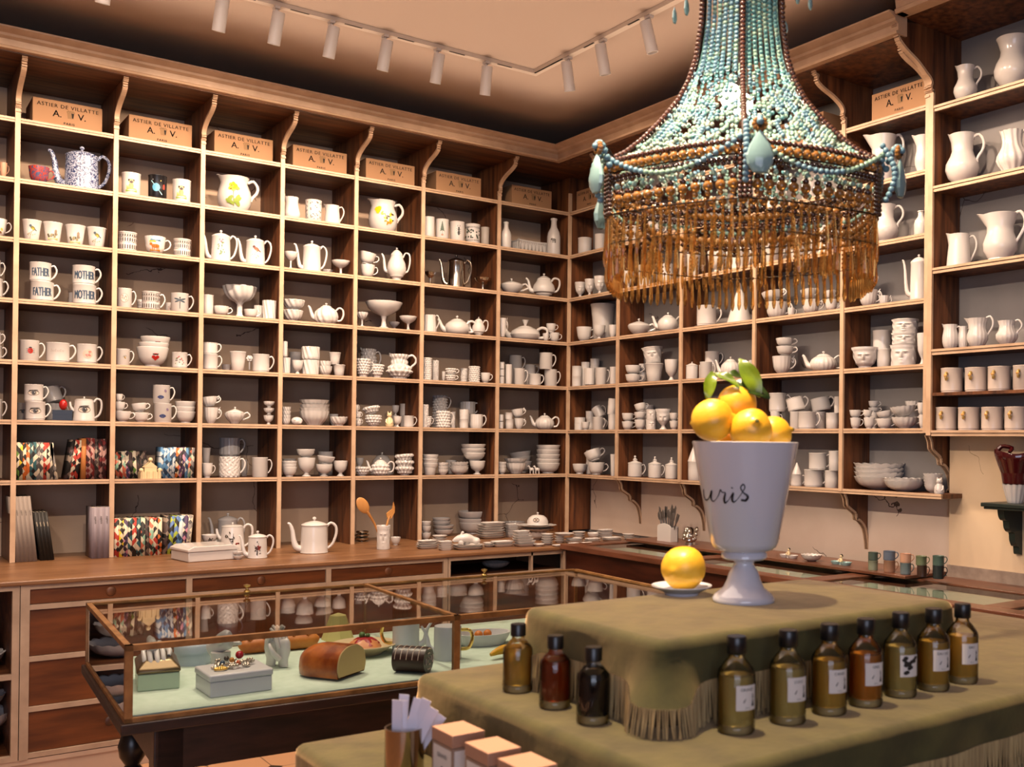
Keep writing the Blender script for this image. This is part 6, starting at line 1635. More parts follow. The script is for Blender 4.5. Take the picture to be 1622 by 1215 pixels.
# green box with silver lid and porcelain hand
r=empty('trinket_box',(-3.225,-2.585,VZ),math.radians(-10)); tag(r,'small green box with a tarnished silver lid, left end of case','box')
MB().box(.0,.0,0,.115,.20,.05).build('base','box_green' if 'box_green' in MATS else mat('box_green','#a9bba0',.4),r,bev=.003)
m=MB(); n0=[(-.003,-.003,.050),(.118,-.003,.050),(.118,.203,.050),(-.003,.203,.050),(-.003,-.003,.064),(.118,-.003,.064),(.118,.203,.064),(-.003,.203,.064),(.02,.025,.088),(.095,.025,.088),(.095,.175,.088),(.02,.175,.088)]
m.add(n0,[(3,2,1,0),(0,1,5,4),(1,2,6,5),(2,3,7,6),(3,0,4,7),(4,5,9,8),(5,6,10,9),(6,7,11,10),(7,4,8,11),(8,9,10,11)]); m.build('lid','tarnished' if 'tarnished' in MATS else mat('tarnished','#7a6a52',.28,.85),r,bev=.006)
o=hand_mesh(.95,.75,.02).build('hand_sculpture','porcelain'); o.location=(-3.165,-2.475,VZ+.116); o.rotation_euler=(math.radians(-8),math.radians(4),math.radians(172)); tag(o,'white porcelain hand draped over the silver-lidded box','sculpture')
# white box with jewellery
r=empty('white_box',(-3.072,-2.785,VZ),math.radians(0)); tag(r,'pale rectangular lidded box with jewellery on top, front of case','box')
mat('box_white','#c3c2c4',.35)
MB().box(0,0,0,.178,.16,.045).build('base','box_white',r,bev=.003); MB().box(-.003,-.003,.0455,.181,.163,.066).build('lid','box_white',r,bev=.005)
jr=empty('jewellery',(-2.985,-2.70,VZ+.067)); tag(jr,'heap of chains and coloured stones lying on the pale box','jewellery')
m=MB()
for i in range(70):
    t=i*.28; m.ball((.055*math.cos(t)*(1-.004*i)+.01*math.sin(5*t),.04*math.sin(t)*(.6+.006*i),.006+.004*math.sin(3*t)+.01*(i%9==0)),.0055,7,5)
m.build('chain','silver',jr)
for i,(x,y,z,c) in enumerate(((.03,.035,.026,'#a01424'),(.0,.01,.018,'#b4732a'),(-.03,.0,.014,'#2c4458'),(.012,-.02,.014,'#b8542c'),(-.01,.03,.02,'#3a3028'))):
    MB().ball((x,y,z),.0125 if i==0 else .008,12,8).build('stone',mat('gem_'+c[1:],c,.08),jr)
m=MB()
for i in range(16):
    t=i/16*2*PI; m.ball((-.045+.016*math.cos(t),-.035+.01*math.sin(t),.005),.0045,7,5)
m.build('bracelet','gold',jr)
# hand pair, round box, baguette, loaf, plate, roll
cl=empty('clasped_hands',(-2.775,-2.47,VZ),math.radians(-60)); tag(cl,'pair of clasped white porcelain hands on the green lining','sculpture')
for s_ in(-1,1):
    m=hand_mesh(.82,.42,.0); m.xform(Matrix.Translation((.024*s_,0,.030))@Matrix.Rotation(PI/2*s_,4,'Z')@Matrix.Rotation(math.radians(84),4,'X')); m.v=[(x,y,max(z,0)) for x,y,z in m.v]; m.build('hand','porcelain',cl)
o=hand_mesh(.9,.25,.05).build('hand_sculpture','porcelain'); o.location=(-2.965,-2.45,VZ+.085); o.rotation_euler=(math.radians(25),0,math.radians(-150)); 
tag(o,'white porcelain hand resting behind the jewellery box','sculpture')
o2=MB().lathe([(0,0),(.03,0),(.03,.07),(0,.07)],16).build('hand_stand','porcelain'); o2.location=(-2.955,-2.47,VZ); tag(o2,'short white stand under the porcelain hand behind the jewellery','stand')
r=empty('round_box',(-2.985,-2.26,VZ)); tag(r,'round pale blue lidded box at the back of the case','box')
mat('box_blue','#aebccb',.35); MB().lathe([(0,0),(.055,0),(.056,.04),(0,.04)],36).build('base','box_blue',r); MB().lathe([(0,.0405),(.060,.0405),(.060,.062),(.055,.068),(0,.070)],36).build('lid','box_blue',r)
noisy('crust','#a8571c','#c87f35',.5,(1,1,1),14,5,.3); mat('crumb','#c9ad74',.9)
m=MB().tube([(-.13,0,.022),(-.11,0,.026),(0,0,.028),(.12,0,.027),(.14,0,.024)],[.008,.024,.028,.026,.012],16,flat=.9)
for k in range(5): m.tube([(-.1+.05*k,-.012,.048),(-.085+.05*k,.0,.055),(-.065+.05*k,.012,.048)],.007,6)
o=m.build('baguette','crust'); o.location=(-2.69,-2.22,VZ); o.rotation_euler=(0,0,math.radians(-6)); tag(o,'golden model baguette lying at the back of the case','bread')
r=empty('bread_loaf',(-2.70,-2.80,VZ),math.radians(33)); r.scale=(1.12,1.12,1.2); tag(r,'cut loaf of glazed brown bread showing its pale crumb','bread')
prof=smooth_poly([(-.062,.006),(-.068,.03),(-.058,.065),(-.03,.082),(0,.086),(.03,.082),(.058,.064),(.068,.03),(.062,.006)],4); prof=[(a,max(b_,.0)) for a,b_ in prof]
m=MB(); m.v=[];rings=[]
for k in range(9):
    t=k/8; s_=1-.45*max(0,(t-.6)/.4)**2; n=len(m.v); m.v+=[(a*s_,t*.15,b_*(1-.25*max(0,(t-.6)/.4)**2)) for a,b_ in prof]; rings.append(n)
np_=len(prof)
for a,b_ in zip(rings,rings[1:]):
    for i in range(np_): j=(i+1)%np_; m.f.append((a+i,a+j,b_+j,b_+i)); m.m.append(0)
m.f.append(tuple(rings[-1]+i for i in range(np_))); m.m.append(0)
mat('crust_glaze','#8f3d12',.25); noisy('crust_shiny','#7c3410','#b8642a',.25,(1,1,1),16,4,.3)
o=m.build('crust','crust_shiny',r); o.location=(.068,0,0)
o=MB().extrude([(a*.97,.004+b_*.94) for a,b_ in prof],'y',-.003,.001).build('cut_face','crumb',r); o.location=(.068,0,0)
r=empty('dessert_plate',(-2.455,-2.43,VZ)); tag(r,'cream plate holding a glazed pudding with red sauce','plate')
mat('plate_cream','#cdb994',.3); MB().lathe([(0,0),(.06,0),(.065,.006),(.105,.032),(.115,.034),(.115,.037),(.1,.036),(.06,.01),(0,.01)],40).build('plate','plate_cream',r)
o=MB().lathe([(0,.0),(.055,0),(.058,.012),(.045,.03),(.02,.042),(0,.044)],28,lambda r_,z_,t:(r_*(1+.08*math.cos(5*t)),z_)).build('pudding','model_pudding' if 'model_pudding' in MATS else mat('model_pudding','#d08a58',.4)); o.location=(-2.455,-2.43,VZ+.012); tag(o,'orange pudding with glossy red sauce in the cream plate','dessert')
MB().lathe([(0,.046),(.022,.045),(.034,.036),(.046,.022),(.04,.022),(.03,.03),(0,.04)],28,lambda r_,z_,t:(r_*(1+.2*math.cos(5*t+1)),z_)).build('sauce',mat('red_sauce','#9a1a26',.1),o)
MB().ball((-.005,.01,.052),.012,8,5).ball((.012,.0,.05),.009,8,5).build('leaf_sprig',mat('sprig','#4a6a34',.5),o)
r=empty('chocolate_roll',(-2.445,-2.80,VZ),math.radians(-48)); tag(r,'dark chocolate roll cake with a white spiral end','cake')
m=MB(); pr=[]
for k in range(24): t=2*PI*k/24; pr.append((.043*math.cos(t),.042+.042*math.sin(t)))
m.extrude(pr,'x',-.055,.055); mat('choc','#2c0f0c',.35); mat('icing','#d2bfae',.5); m.build('roll','choc',r)
m=MB(); pts=[]
for k in range(40): t=k*.38; q=.004+.0009*k; pts.append((.0565,q*math.cos(t),.042+q*math.sin(t)))
for k in range(0,38,4): m.tube(pts[k:k+3],.0022,5)
for k in range(5):
    x=-.045+.02*k; m.tube([(x,.0435*math.cos(t_),.042+.0425*math.sin(t_)) for t_ in (3.0,2.5,2.0,1.5,1.0,.4)],.0012,5)
m.build('icing','icing',r)
def gold_pot(x,y,rz,lab,w=.047,hh=.115):
    r=empty('gold_handled_pot',(x,y,VZ),rz); tag(r,lab,'coffee pot','gold handled porcelain in the case')
    mat('white_glaze','#c5c8cc',.2)
    MB().lathe([(0,0),(w*.98,0),(w,.004),(w,hh-.01),(w*.97,hh),(0,hh)],32).build('body','white_glaze',r)
    MB().tube([(w-.003,0,hh*.88),(w+.03,0,hh*.86),(w+.038,0,hh*.6),(w+.025,0,hh*.34),(w-.003,0,hh*.3)],.006,8).build('handle','gold',r)
    MB().tube([(-w+.004,0,.025),(-w-.018,0,.04),(-w-.026,0,hh*.7),(-w-.045,0,hh*.98)],[.013,.010,.006,.004],8).build('spout','white_glaze',r)
gold_pot(-2.258,-2.68,math.radians(-37),'white cylindrical pot with gold handle right of the case divider')
gold_pot(-2.33,-2.50,math.radians(150),'white cylindrical pot with gold handle turned left, behind the divider')
o=MB().lathe([(0,0),(.062,0),(.03,.09),(0,.10)],7).build('cheese_pyramid',mat('cheese_yellow','#c9bf7c',.6)); o.location=(-2.43,-2.12,VZ); tag(o,'pale yellow faceted cone at the back of the case','ornament')
o=MB().tube([(0,0,.02),(.05,.01,.03),(.11,.0,.03),(.15,-.03,.02)],[.006,.016,.016,.006],10).build('banana',mat('banana_yellow','#cf9a1a',.4)); o.location=(-2.15,-2.79,VZ); tag(o,'yellow banana lying by the cloth at the right of the case','fruit')
r=empty('lidded_dish',(-2.03,-2.52,VZ),math.radians(-8)); tag(r,'white oblong dish with small orange fruit in the right half of case','dish')
MB().lathe([(0,0),(.08,0),(.10,.03),(.105,.045),(.095,.045),(.08,.02),(0,.02)],36,sq=.7).build('dish','box_white',r)
for k,dx in enumerate((-.02,.018)):
    o=MB().ball((0,0,0),.016,12,8).build('orange_fruit',mat('orange_skin','#c8742a',.4)); o.location=(-2.03+dx,-2.52,VZ+.037); tag(o,'small orange fruit in the oblong white dish, %s one'%('left','right')[k],'fruit','oranges in the dish')
# ================================================================ cloth covered stepped display
def cloth_tier(x0,y0,x1,y1,zt,drop,label,fr=.05,rad=.018,seed=0,fringe=True):
    """rounded draped cover: top, rolled edge, hanging skirt with folds at the corners, knotted fringe"""
    r=empty('velvet_cloth',((x0+x1)/2,(y0+y1)/2,zt)); tag(r,label,'cloth','olive velvet display cloths')
    ox,oy=(x0+x1)/2,(y0+y1)/2; hx,hy=(x1-x0)/2,(y1-y0)/2
    rr=random.Random(seed)
    # perimeter samples (counter clockwise) with outward normals and corner weight
    per=[];step=.012
    def side(ax,ay,bx,by,nx,ny):
        L_=math.dist((ax,ay),(bx,by)); n=max(2,int(L_/step))
        for i in range(n):
            t=i/n; d=min(t,1-t)*L_; per.append((ax+(bx-ax)*t,ay+(by-ay)*t,nx,ny,d))
    c=.024
    side(-hx+c,-hy,hx-c,-hy,0,-1); 
    for k in range(1,6): t=-PI/2+PI/2*k/6; per.append((hx-c+c*math.cos(t),-hy+c+c*math.sin(t),math.cos(t),math.sin(t),0))
    side(hx,-hy+c,hx,hy-c,1,0)
    for k in range(1,6): t=PI/2*k/6; per.append((hx-c+c*math.cos(t),hy-c+c*math.sin(t),math.cos(t),math.sin(t),0))
    side(hx-c,hy,-hx+c,hy,0,1)
    for k in range(1,6): t=PI/2+PI/2*k/6; per.append((-hx+c+c*math.cos(t),hy-c+c*math.sin(t),math.cos(t),math.sin(t),0))
    side(-hx,hy-c,-hx,-hy+c,-1,0)
    for k in range(1,6): t=PI+PI/2*k/6; per.append((-hx+c+c*math.cos(t),-hy+c+c*math.sin(t),math.cos(t),math.sin(t),0))
    n=len(per); m=MB(); rows=[]
    def ringat(off,z,wob):
        row=[]
        for i,(px,py,nx,ny,d) in enumerate(per):
            cw=math.exp(-(d/.035)**2); s_=off+wob*(.004*math.sin(i*.17)+.003*math.sin(i*.41+1)+.030*cw*(wob)) 
            row.append((px+nx*s_,py+ny*s_,z-(.028*cw*wob if drop<.3 else 0)))
        return row
    R_=[ringat(-rad,0,0)]
    for k in range(1,5): t=PI/2*k/4; R_.append(ringat(-rad+rad*math.sin(t),-rad+rad*math.cos(t),0))
    nd=6
    for k in range(1,nd+1): R_.append(ringat(.002*k/nd,-rad-(drop-rad)*k/nd,k/nd))
    top=[(0,0,0)]; vs=[(0,0,0)]
    for row in R_: vs+=row
    q0=R_[0]; nr_=5
    vs=[(0,0,0)]+[(x*k_/nr_,y*k_/nr_,z) for k_ in range(1,nr_) for x,y,z in q0]+[p for row in R_ for p in row]
    fs=[(0,1+i,1+(i+1)%n) for i in range(n)]
    R_=[None]*(nr_-1)+R_
    for k in range(len(R_)-1):
        a=1+k*n
        fs+=[(a+i,a+n+i,a+n+(i+1)%n,a+(i+1)%n) for i in range(n)]
    m.add(vs,fs); m.build('cloth','velvet',r,sharp=0)
    if fringe:
        m=MB(); last=R_[-1]
        m2=[]
        for i in range(n):
            a=Vector(last[i]); b_=Vector(last[(i+1)%n]); nrm=Vector((per[i][2],per[i][3],0)); cw=math.exp(-(per[i][4]/.04)**2)
            for q in range(4):
                p=a.lerp(b_,q/4)+nrm*.001; L_=fr*(.85+.25*rr.random()); sw=(rr.random()-.5)*.010
                tang=(b_-a).normalized()*sw; out=nrm*((rr.random()-.3)*.006+cw*.006); zl=max(p.z-L_,-.1425 if zt>1.1 else -.132)
                m.tube([tuple(p+Vector((0,0,.003))),tuple(p+tang*.4+out*.5+Vector((0,0,(zl-p.z)*.5))),tuple(p+tang+out+Vector((0,0,zl-p.z)))],[.0016,.0017,.0012],4,smooth=1,cap=False)
        o=m.build('fringe','fringe',r,sharp=0); o['kind']='stuff'
    return r
cloth_tier(-2.925,-4.690,-2.165,-4.275,1.2,.073,'olive velvet cloth with fringe over the topmost step, under the urn',fr=.066,seed=1)
cloth_tier(-3.045,-4.875,-1.45,-4.075,1.055,.070,'olive velvet cloth with fringe over the middle step carrying the bottles',fr=.058,seed=2)
cloth_tier(-3.235,-5.10,-1.25,-3.94,.92,.70,'olive velvet cloth over the lowest step, hanging to the floor',fr=.05,seed=3,fringe=False)
o=MB().box(-2.905,-4.67,1.0572,-2.185,-4.295,1.1975).build('display_step','dark_oak'); tag(o,'dark wooden block under the topmost velvet cloth','display step')
o=MB().box(-3.025,-4.855,.9222,-1.47,-4.095,1.0525).build('display_step','dark_oak'); tag(o,'dark wooden block under the middle velvet cloth','display step')
o=MB().box(-3.215,-5.08,0,-1.27,-3.96,.9175).build('display_table','dark_oak'); tag(o,'plain wooden table hidden under the lowest velvet cloth','table')
# ---- urn
UX,UY=-2.531,-4.458
ur=empty('footed_urn',(UX,UY,1.2005)); tag(ur,'tall white footed porcelain urn full of lemons with black script','urn')
up=[(0,0),(.060,0),(.0615,.006),(.056,.014),(.040,.027),(.033,.042),(.029,.056),(.022,.067),(.019,.073),(.021,.079),(.040,.082),(.045,.086),(.045,.094),(.042,.097),(.056,.102),(.062,.107),(.066,.115),(.103,.307),(.104,.311),(.101,.312),(.098,.307),(.062,.125),(.05,.115),(0,.113)]
mat('urn_porcelain',(.60,.60,.68),.12,Coat_Weight=.5)
MB().lathe(up,64).build('body','urn_porcelain',ur,sharp=50)
def uw(u,z,off=.0008):   # wrap onto the cone; u = arc length to the right of the camera-facing line
    r_=.066+(z-.115)/(.307-.115)*(.103-.066)+off; base=math.atan2(CAMP.y-UY,CAMP.x-UX); t=base+u/r_; return (r_*math.cos(t),r_*math.sin(t),z)
m=MB()
def ux(x,y,hid=0):      # traced on the cone: x, y measured on a flat tracing 68 units in radius
    dx=(x/2.9625-179)/68; u=.083*(math.asin(max(-.97,min(.97,dx)))-hid); return uw(u,(957-570-y/2.9625)*.00116,.0002)
for L_,rad,hid in (([(342,585),(342,622),(353,640),(368,622),(380,590),(376,628),(386,643),(400,630)],[.0006,.0016,.0018,.0012,.0018,.002,.0012,.0006],0),([(400,630),(412,608),(420,584),(428,596),(442,598),(438,625),(441,648),(458,632)],[.0006,.0009,.0014,.0012,.0014,.0026,.0018,.0006],0),([(458,632),(472,606),(479,597),(474,625),(480,642),(496,630)],[.0006,.001,.002,.0026,.0018,.0006],0),([(496,630),(516,600),(531,570),(523,555),(512,571),(524,594),(544,612),(536,632),(514,630)],[.0006,.0009,.0012,.0016,.0012,.0016,.0026,.0026,.0022],0),
    ([(352,600),(345,640),(352,648)],[.003,.003,.003],.75),([(420,655),(405,600),(402,560),(408,540)],[.002,.002,.002,.001],1.5),([(385,560),(410,535),(440,552),(432,588),(406,596)],[.001,.0014,.002,.0016,.001],1.5)):
    m.tube([ux(x,y,hid) for x,y in L_],rad,6,smooth=4)
m.tube([ux(472,574),ux(474,571)],.0022,6)
m.build('script_lettering','black_glaze' if 'black_glaze' in MATS else mat('black_glaze','#15131c',.25),ur,sharp=0)
# ---- lemons
noisy('lemon_skin','#e0a41c','#eebc3a',.38,(1,1,1),3,3,.0); 
N,L,b=nodes(MATS['lemon_skin']); tc=N.new('ShaderNodeTexCoord'); vz=N.new('ShaderNodeTexNoise'); vz.inputs['Scale'].default_value=120; bp=N.new('ShaderNodeBump'); bp.inputs['Strength'].default_value=.25; bp.inputs['Distance'].default_value=.002
L.new(tc.outputs['Object'],vz.inputs['Vector']); L.new(vz.outputs['Fac'],bp.inputs['Height']); L.new(bp.outputs[0],b.inputs['Normal']); b.inputs['Subsurface Weight'].default_value=.15; b.inputs['Subsurface Radius'].default_value=(.02,.01,.002)
def lemon(loc,r_,rot,label,ln=1.12):
    p=[(0,-ln)]
    for k in range(1,20):
        t=PI*k/20; p.append((math.sin(t)**.9,-math.cos(t)*(ln-.12)))
    p.append((.12,ln-.02)); p.append((0,ln+.03))
    rr_=random.Random(str(loc)); ph=rr_.random()*6
    m=MB().lathe([(a*r_,z*r_) for a,z in p],32,lambda a,z,t:(a*(1+.018*math.sin(3*t+ph)+.012*math.sin(5*t+2+z*40)),z))
    o=m.build('lemon','lemon_skin',sharp=0); o.location=loc; o.rotation_euler=rot
    MB().lathe([(0,ln*r_),(.10*r_,ln*r_+.0006),(.05*r_,ln*r_+.003),(0,ln*r_+.003)],8).build('stem_scar',mat('stem_green','#6b6a2a',.7),o)
    return tag(o,label,'lemon','lemons')
lemon((-2.605,-4.445,1.553),.041,(1.4,.3,.6),'large smooth lemon at the left of the urn, resting on rim')
l2=lemon((-2.515,-4.415,1.585),.040,(.3,.2,0),'topmost lemon in the urn, below the leaves')
lemon((-2.556,-4.500,1.535),.041,(1.2,.0,-.5),'rough lemon in the middle front of the urn')
lemon((-2.478,-4.480,1.527),.037,(1.3,.2,.9),'lemon at the right side of the urn, partly behind')
lemon((-2.53,-4.43,1.500),.040,(1.3,.1,.2),'lemon low inside the urn, under the others')
lemon((-2.535,-4.46,1.425),.040,(.5,.1,.2),'lemon deepest inside the urn, hidden by others')
lemon((-2.578,-4.330,1.2545),.0455,(1.5,.2,1.9),'single lemon lying on the small white plate',1.06)
def leaf(p0,p1,wd,up,sag=.0,mt='leaf_green'):
    p0,p1,up=Vector(p0),Vector(p1),Vector(up).normalized(); ax=p1-p0; L_=ax.length; ax.normalize(); sd=ax.cross(up).normalized(); up=sd.cross(ax)
    m=MB(); v=[];n=12
    for i in range(n+1):
        t=i/n; w_=wd*math.sin(PI*min(1,t*.97+.02))**.8*(1-.25*t); c_=p0+ax*(L_*t)+up*(sag*math.sin(PI*t)*L_)
        for s_ in(-1,-.5,0,.5,1): v.append(tuple(c_+sd*(w_*s_)+up*(abs(s_)*w_*.35+.002*math.sin(9*t+s_*2))))
    f=[(i*5+k,i*5+k+1,(i+1)*5+k+1,(i+1)*5+k) for i in range(n) for k in range(4)]
    m.add(v,f); k0=len(v)
    m.add([(x,y,z-.0012) for x,y,z in v],[tuple(reversed(q_)) for q_ in f])
    return m
noisy('leaf_green','#4d6414','#728a1e',.3,(1,1,1),20,3,.1); noisy('leaf_dark','#1f3010','#324718',.3,(1,1,1),20,3,.1)
sp=empty('leaf_sprig',(-2.515,-4.42,1.625)); tag(sp,'sprig of green lemon leaves on top of the urn lemons','leaves')
def SPR(m,name,mt): m.v=[(x+2.515,y+4.42,z-1.625) for x,y,z in m.v]; return m.build(name,mt,sp,sharp=0)
# camera-right direction is about (0.79,-0.61)
def cr(u,z,d=0): return (-2.515+.79*u+.61*d,-4.42-.61*u+.79*d,z)
SPR(MB().tube([cr(.0,1.622),cr(-.02,1.640),cr(-.058,1.650)],[.003,.0028,.002],6).tube([cr(-.0,1.622),cr(.012,1.640),cr(.03,1.632)],[.003,.0025,.002],6),'stem','stem_green')
SPR(leaf(cr(-.008,1.632),cr(.062,1.600,-.01),.021,(-.5,-.6,.6),.05),'leaf','leaf_dark')
SPR(leaf(cr(.042,1.602,-.012),cr(.002,1.680,.01),.021,(-.6,-.5,.5),.1),'leaf','leaf_green')
SPR(leaf(cr(-.052,1.652),cr(-.064,1.592,-.02),.014,(-.6,-.7,.4),.08),'leaf','leaf_green')
SPR(leaf(cr(-.048,1.650,.0),cr(.0,1.618,-.03),.012,(-.4,-.5,.8),.06),'leaf','leaf_green')
SPR(leaf(cr(-.02,1.648,.02),cr(.02,1.640,.05),.014,(-.4,-.5,.8),.06),'leaf','leaf_dark')
o=link('saucer',MB().lathe([(0,0),(.034,0),(.036,.005),(.056,.015),(.0615,.018),(.0615,.020),(.055,.018),(.034,.008),(0,.007)],48).mesh('saucer','urn_porcelain')); o.location=(-2.578,-4.325,1.2005); tag(o,'small white plate beside the urn with one lemon','plate')
# ---- scent bottles
def bottle(x,y,z,h,w,liq,rz,label,lab=None,fill=.62):
    r=empty('scent_bottle',(x,y,z),rz); tag(r,label,'bottle','glass scent bottles with black caps'); k=w/2
    out=[(0,0),(k*.93,0),(k,.004),(k,h*.60),(k*.96,h*.645),(k*.62,h*.735),(k*.43,h*.775),(k*.42,h*.83)]
    MB().lathe(out,40).build('glass_shell','bottle_shell' if 'bottle_shell' in MATS else pane('bottle_shell',(.97,.97,.95),1.42),r,sharp=60)
    MB().lathe([(0,.001),(k*.90,.001),(k*.95,.004),(k*.95,.012),(k*.80,.016),(0,.011)],40).build('thick_base','glint_glass',r,sharp=60)
    MB().lathe([(0,.0115),(k*.78,.0165),(k*.93,.014),(k*.93,h*fill*.95),(k*.9,h*fill),(0,h*fill)],40).build('liquid',liq,r,sharp=60)
    MB().lathe([(0,h*.82),(k*.50,h*.82),(k*.52,h*.825),(k*.52,h*.985),(k*.48,h),(0,h)],32).build('cap','black_paint',r)
    if lab:
        m=MB(); lw=.62; 
        def wr(u,v,o=.0006): t=u; return ((k+o)*math.cos(t),(k+o)*math.sin(t),v)
        z0,z1=h*.26,h*.52
        for i in range(8):
            a,b_=-lw+2*lw*i/8,-lw+2*lw*(i+1)/8; m.quad(wr(a,z0),wr(b_,z0),wr(b_,z1),wr(a,z1),0)
        m.build('paper_label','label_paper' if 'label_paper' in MATS else mat('label_paper','#d6cdc6',.7),r,sharp=0)
        m=MB(); tz=.0012
        if lab=='picture':
            for q_ in range(14): rq=random.Random(q_); cu,cv=rq.uniform(-.5,.45),rq.uniform(z0+.004,z1-.004); m.add([wr(cu+.15*math.cos(t_),cv+.0035*math.sin(t_),.0009+.00002*q_) for t_ in [j*PI/4 for j in range(8)]],[tuple(range(8))])
        else:
            text_mesh(lab,.0068,m,lambda u,v:wr(u/k,z1-.009+v,.0010))
            text_mesh('150 ml',.003,m,lambda u,v:wr(u/k,z0+.003+v,.0010))
            m.add([wr(u,v,.001) for u,v in ((.26,z0+.006),(.46,z0+.006),(.38,z0+.016),(.40,z0+.022),(.34,z0+.027),(.31,z0+.022),(.34,z0+.016))],[tuple(range(7))])
            m.add([wr(u,v,.001) for u,v in ((-.25,z0+.013),(-.2,z0+.012),(-.1,z0+.018),(-.12,z0+.019))],[(0,1,2,3)])
        m.build('label_print','ink',r,sharp=0)
    return r
bz=1.0555
for i,(x,y,lq,l) in enumerate(((-2.955,-4.315,'liquid_gold','small unlabelled bottle of yellow liquid, left end of display'),(-2.962,-4.450,'liquid_red','small unlabelled bottle of dark red liquid, left side'),(-2.965,-4.568,'liquid_dark','small unlabelled bottle of black liquid near the cloth corner'))):
    bottle(x,y,bz,.122,.054,lq,0,l,None,.66)
rb=[(-2.812,-4.742,'liquid_straw','GRAND'),(-2.705,-4.750,'liquid_straw','LULU'),(-2.606,-4.750,'liquid_gold','CANO'),(-2.513,-4.750,'liquid_amber','GRIS'),(-2.408,-4.742,'liquid_straw','picture'),(-2.318,-4.747,'liquid_gold','EAU DE'),(-2.222,-4.742,'liquid_gold','EAU')]
ll=['labelled bottle of pale yellow liquid nearest the camera, first of the right row','second labelled bottle of the right row, pale yellow liquid','third labelled bottle of the right row, golden liquid','amber-orange labelled bottle, fourth of the right row','fifth bottle of the right row, with a dark picture label','sixth labelled bottle of the right row, golden liquid','labelled bottle farthest right in the row, golden brown liquid']
for (x,y,lq,t_),l in zip(rb,ll):
    base=math.atan2(CAMP.y-y,CAMP.x-x); bottle(x,y,bz,.150,.060,lq,base+.62,l,t_,.60)
# ---- brass cup with scent strips, cartons
bc=empty('brass_cup',(-3.168,-4.300,.9205)); tag(bc,'polished brass cup holding white paper strips, bottom left','cup')
mat('polished_brass',(.42,.33,.24),.12,1)
MB().lathe([(0,0),(.031,0),(.033,.003),(.033,.098),(.0335,.100),(.0305,.100),(.030,.006),(0,.006)],48).build('body','polished_brass',bc)
mat('paper_white','#dcd8e6',.8)
for i in range(7):
    u=-.020+.0055*i; an=math.radians((0,3,1,14,20,27,34)[i]); L_=(.140,.146,.138,.146,.150,.142,.132)[i]; dp=(.010,-.006,.004,.008,-.004,.004,-.010)[i]
    m=MB().box(-.0088,-.0004,0,.0088,.0004,L_); o=m.build('paper_strip','paper_white'); u2=u*.55-math.sin(an)*.035
    o.location=(-3.168+.79*u2-.61*dp,-4.300-.61*u2-.79*dp,.9285)
    o.rotation_euler=(Matrix.Rotation(math.radians(-38+(-14+7*(i%4))),3,'Z')@Matrix.Rotation(an,3,'Y')).to_euler()
    tag(o,'white paper scent strip in the brass cup, %s from the left'%ORD[i],'paper strip','paper strips in the brass cup')
mat('kraft_box','#ab8068',.6); mat('kraft_side','#957864',.6)
for i,y in enumerate((-4.392,-4.508,-4.612)):
    r=empty('scent_box',(-3.115,y,.9205)); tag(r,'small upright kraft box with white label, %s of the three'%('farthest','middle','nearest')[i],'box','kraft scent boxes')
    MB().box(-.029,-.037,0,.029,.037,.088).build('box','kraft_side',r,bev=.001); MB().box(-.0295,-.0375,.089,.0295,.0375,.110).build('lid','kraft_box',r,bev=.001)
    MB().quad((-.0297,-.034,.012),(-.0297,.030,.012),(-.0297,.030,.084),(-.0297,-.034,.084)).quad((-.026,-.0378,.012),(.026,-.0378,.012),(.026,-.0378,.084),(-.026,-.0378,.084)).build('paper_label','label_paper',r,sharp=0)
    m=MB(); text_mesh('GRAND',.010,m,lambda u,v:(-.0302,-.002-u,.066+v)); text_mesh('150 ml',.005,m,lambda u,v:(-.0302,-.002-u,.018+v)); m.add([(-.0302,-.002+a,.03+b_) for a,b_ in ((-.006,0),(.006,0),(.002,.014),(.003,.022),(-.003,.022),(-.002,.014))],[tuple(range(6))]); m.build('label_print','ink',r,sharp=0)
# ================================================================ chandelier
CX,CY_=-2.233,-4.112
ch=empty('chandelier',(CX,CY_,2.1)); tag(ch,'large beaded chandelier with aqua bead net and amber prisms','chandelier')
na=math.atan2(CAMP.y-CY_,CAMP.x-CX)+math.radians(2)      # the nearest rib points to the camera
prof_c=[(2.80,.100),(2.62,.101),(2.50,.105),(2.41,.119),(2.355,.138),(2.305,.165),(2.25,.21),(2.20,.258),(2.165,.300),(2.14,.345)]
def rad_at(z):
    if z>=prof_c[0][0]: return prof_c[0][1]
    for (z0,r0),(z1,r1) in zip(prof_c,prof_c[1:]):
        if z1<=z<=z0: t=(z0-z)/(z0-z1); return r0+(r1-r0)*t
    return prof_c[-1][1]
CA=[na+k*PI/3 for k in range(6)]
def hexpt(r_,k,t,bulge=0):
    a=Vector((math.cos(CA[k%6]),math.sin(CA[k%6]),0))*r_; b_=Vector((math.cos(CA[(k+1)%6]),math.sin(CA[(k+1)%6]),0))*r_
    p=a.lerp(b_,t)
    if bulge: p*=1+bulge*math.sin(PI*t)
    return p
ICO=None
def beads(name,mt,pts,par=ch,kind=None,seg=7,rg=4):
    """pts: (x, y, z, radius) in world minus the chandelier centre"""
    global ICO
    prof=[(math.sin(PI*i/rg),-math.cos(PI*i/rg)) for i in range(rg+1)]
    t=MB().lathe([(0,-1)]+prof[1:-1]+[(0,1)],seg); V=t.v;F=t.f;m=MB(); nv=len(V)
    for p in pts:
        x,y,z,r_=p[:4]; b=len(m.v); m.v+=[(x+a*r_,y+c_*r_,z+d*r_) for a,c_,d in V]; m.f+=[tuple(b+i for i in f) for f in F]
    mi=[int(p[4]) if len(p)>4 else 0 for p in pts]; m.m=[q for q in mi for _ in F]
    o=m.build(name,mt,par,sharp=0)
    if kind: o['kind']=kind
    return o
Z_=2.1
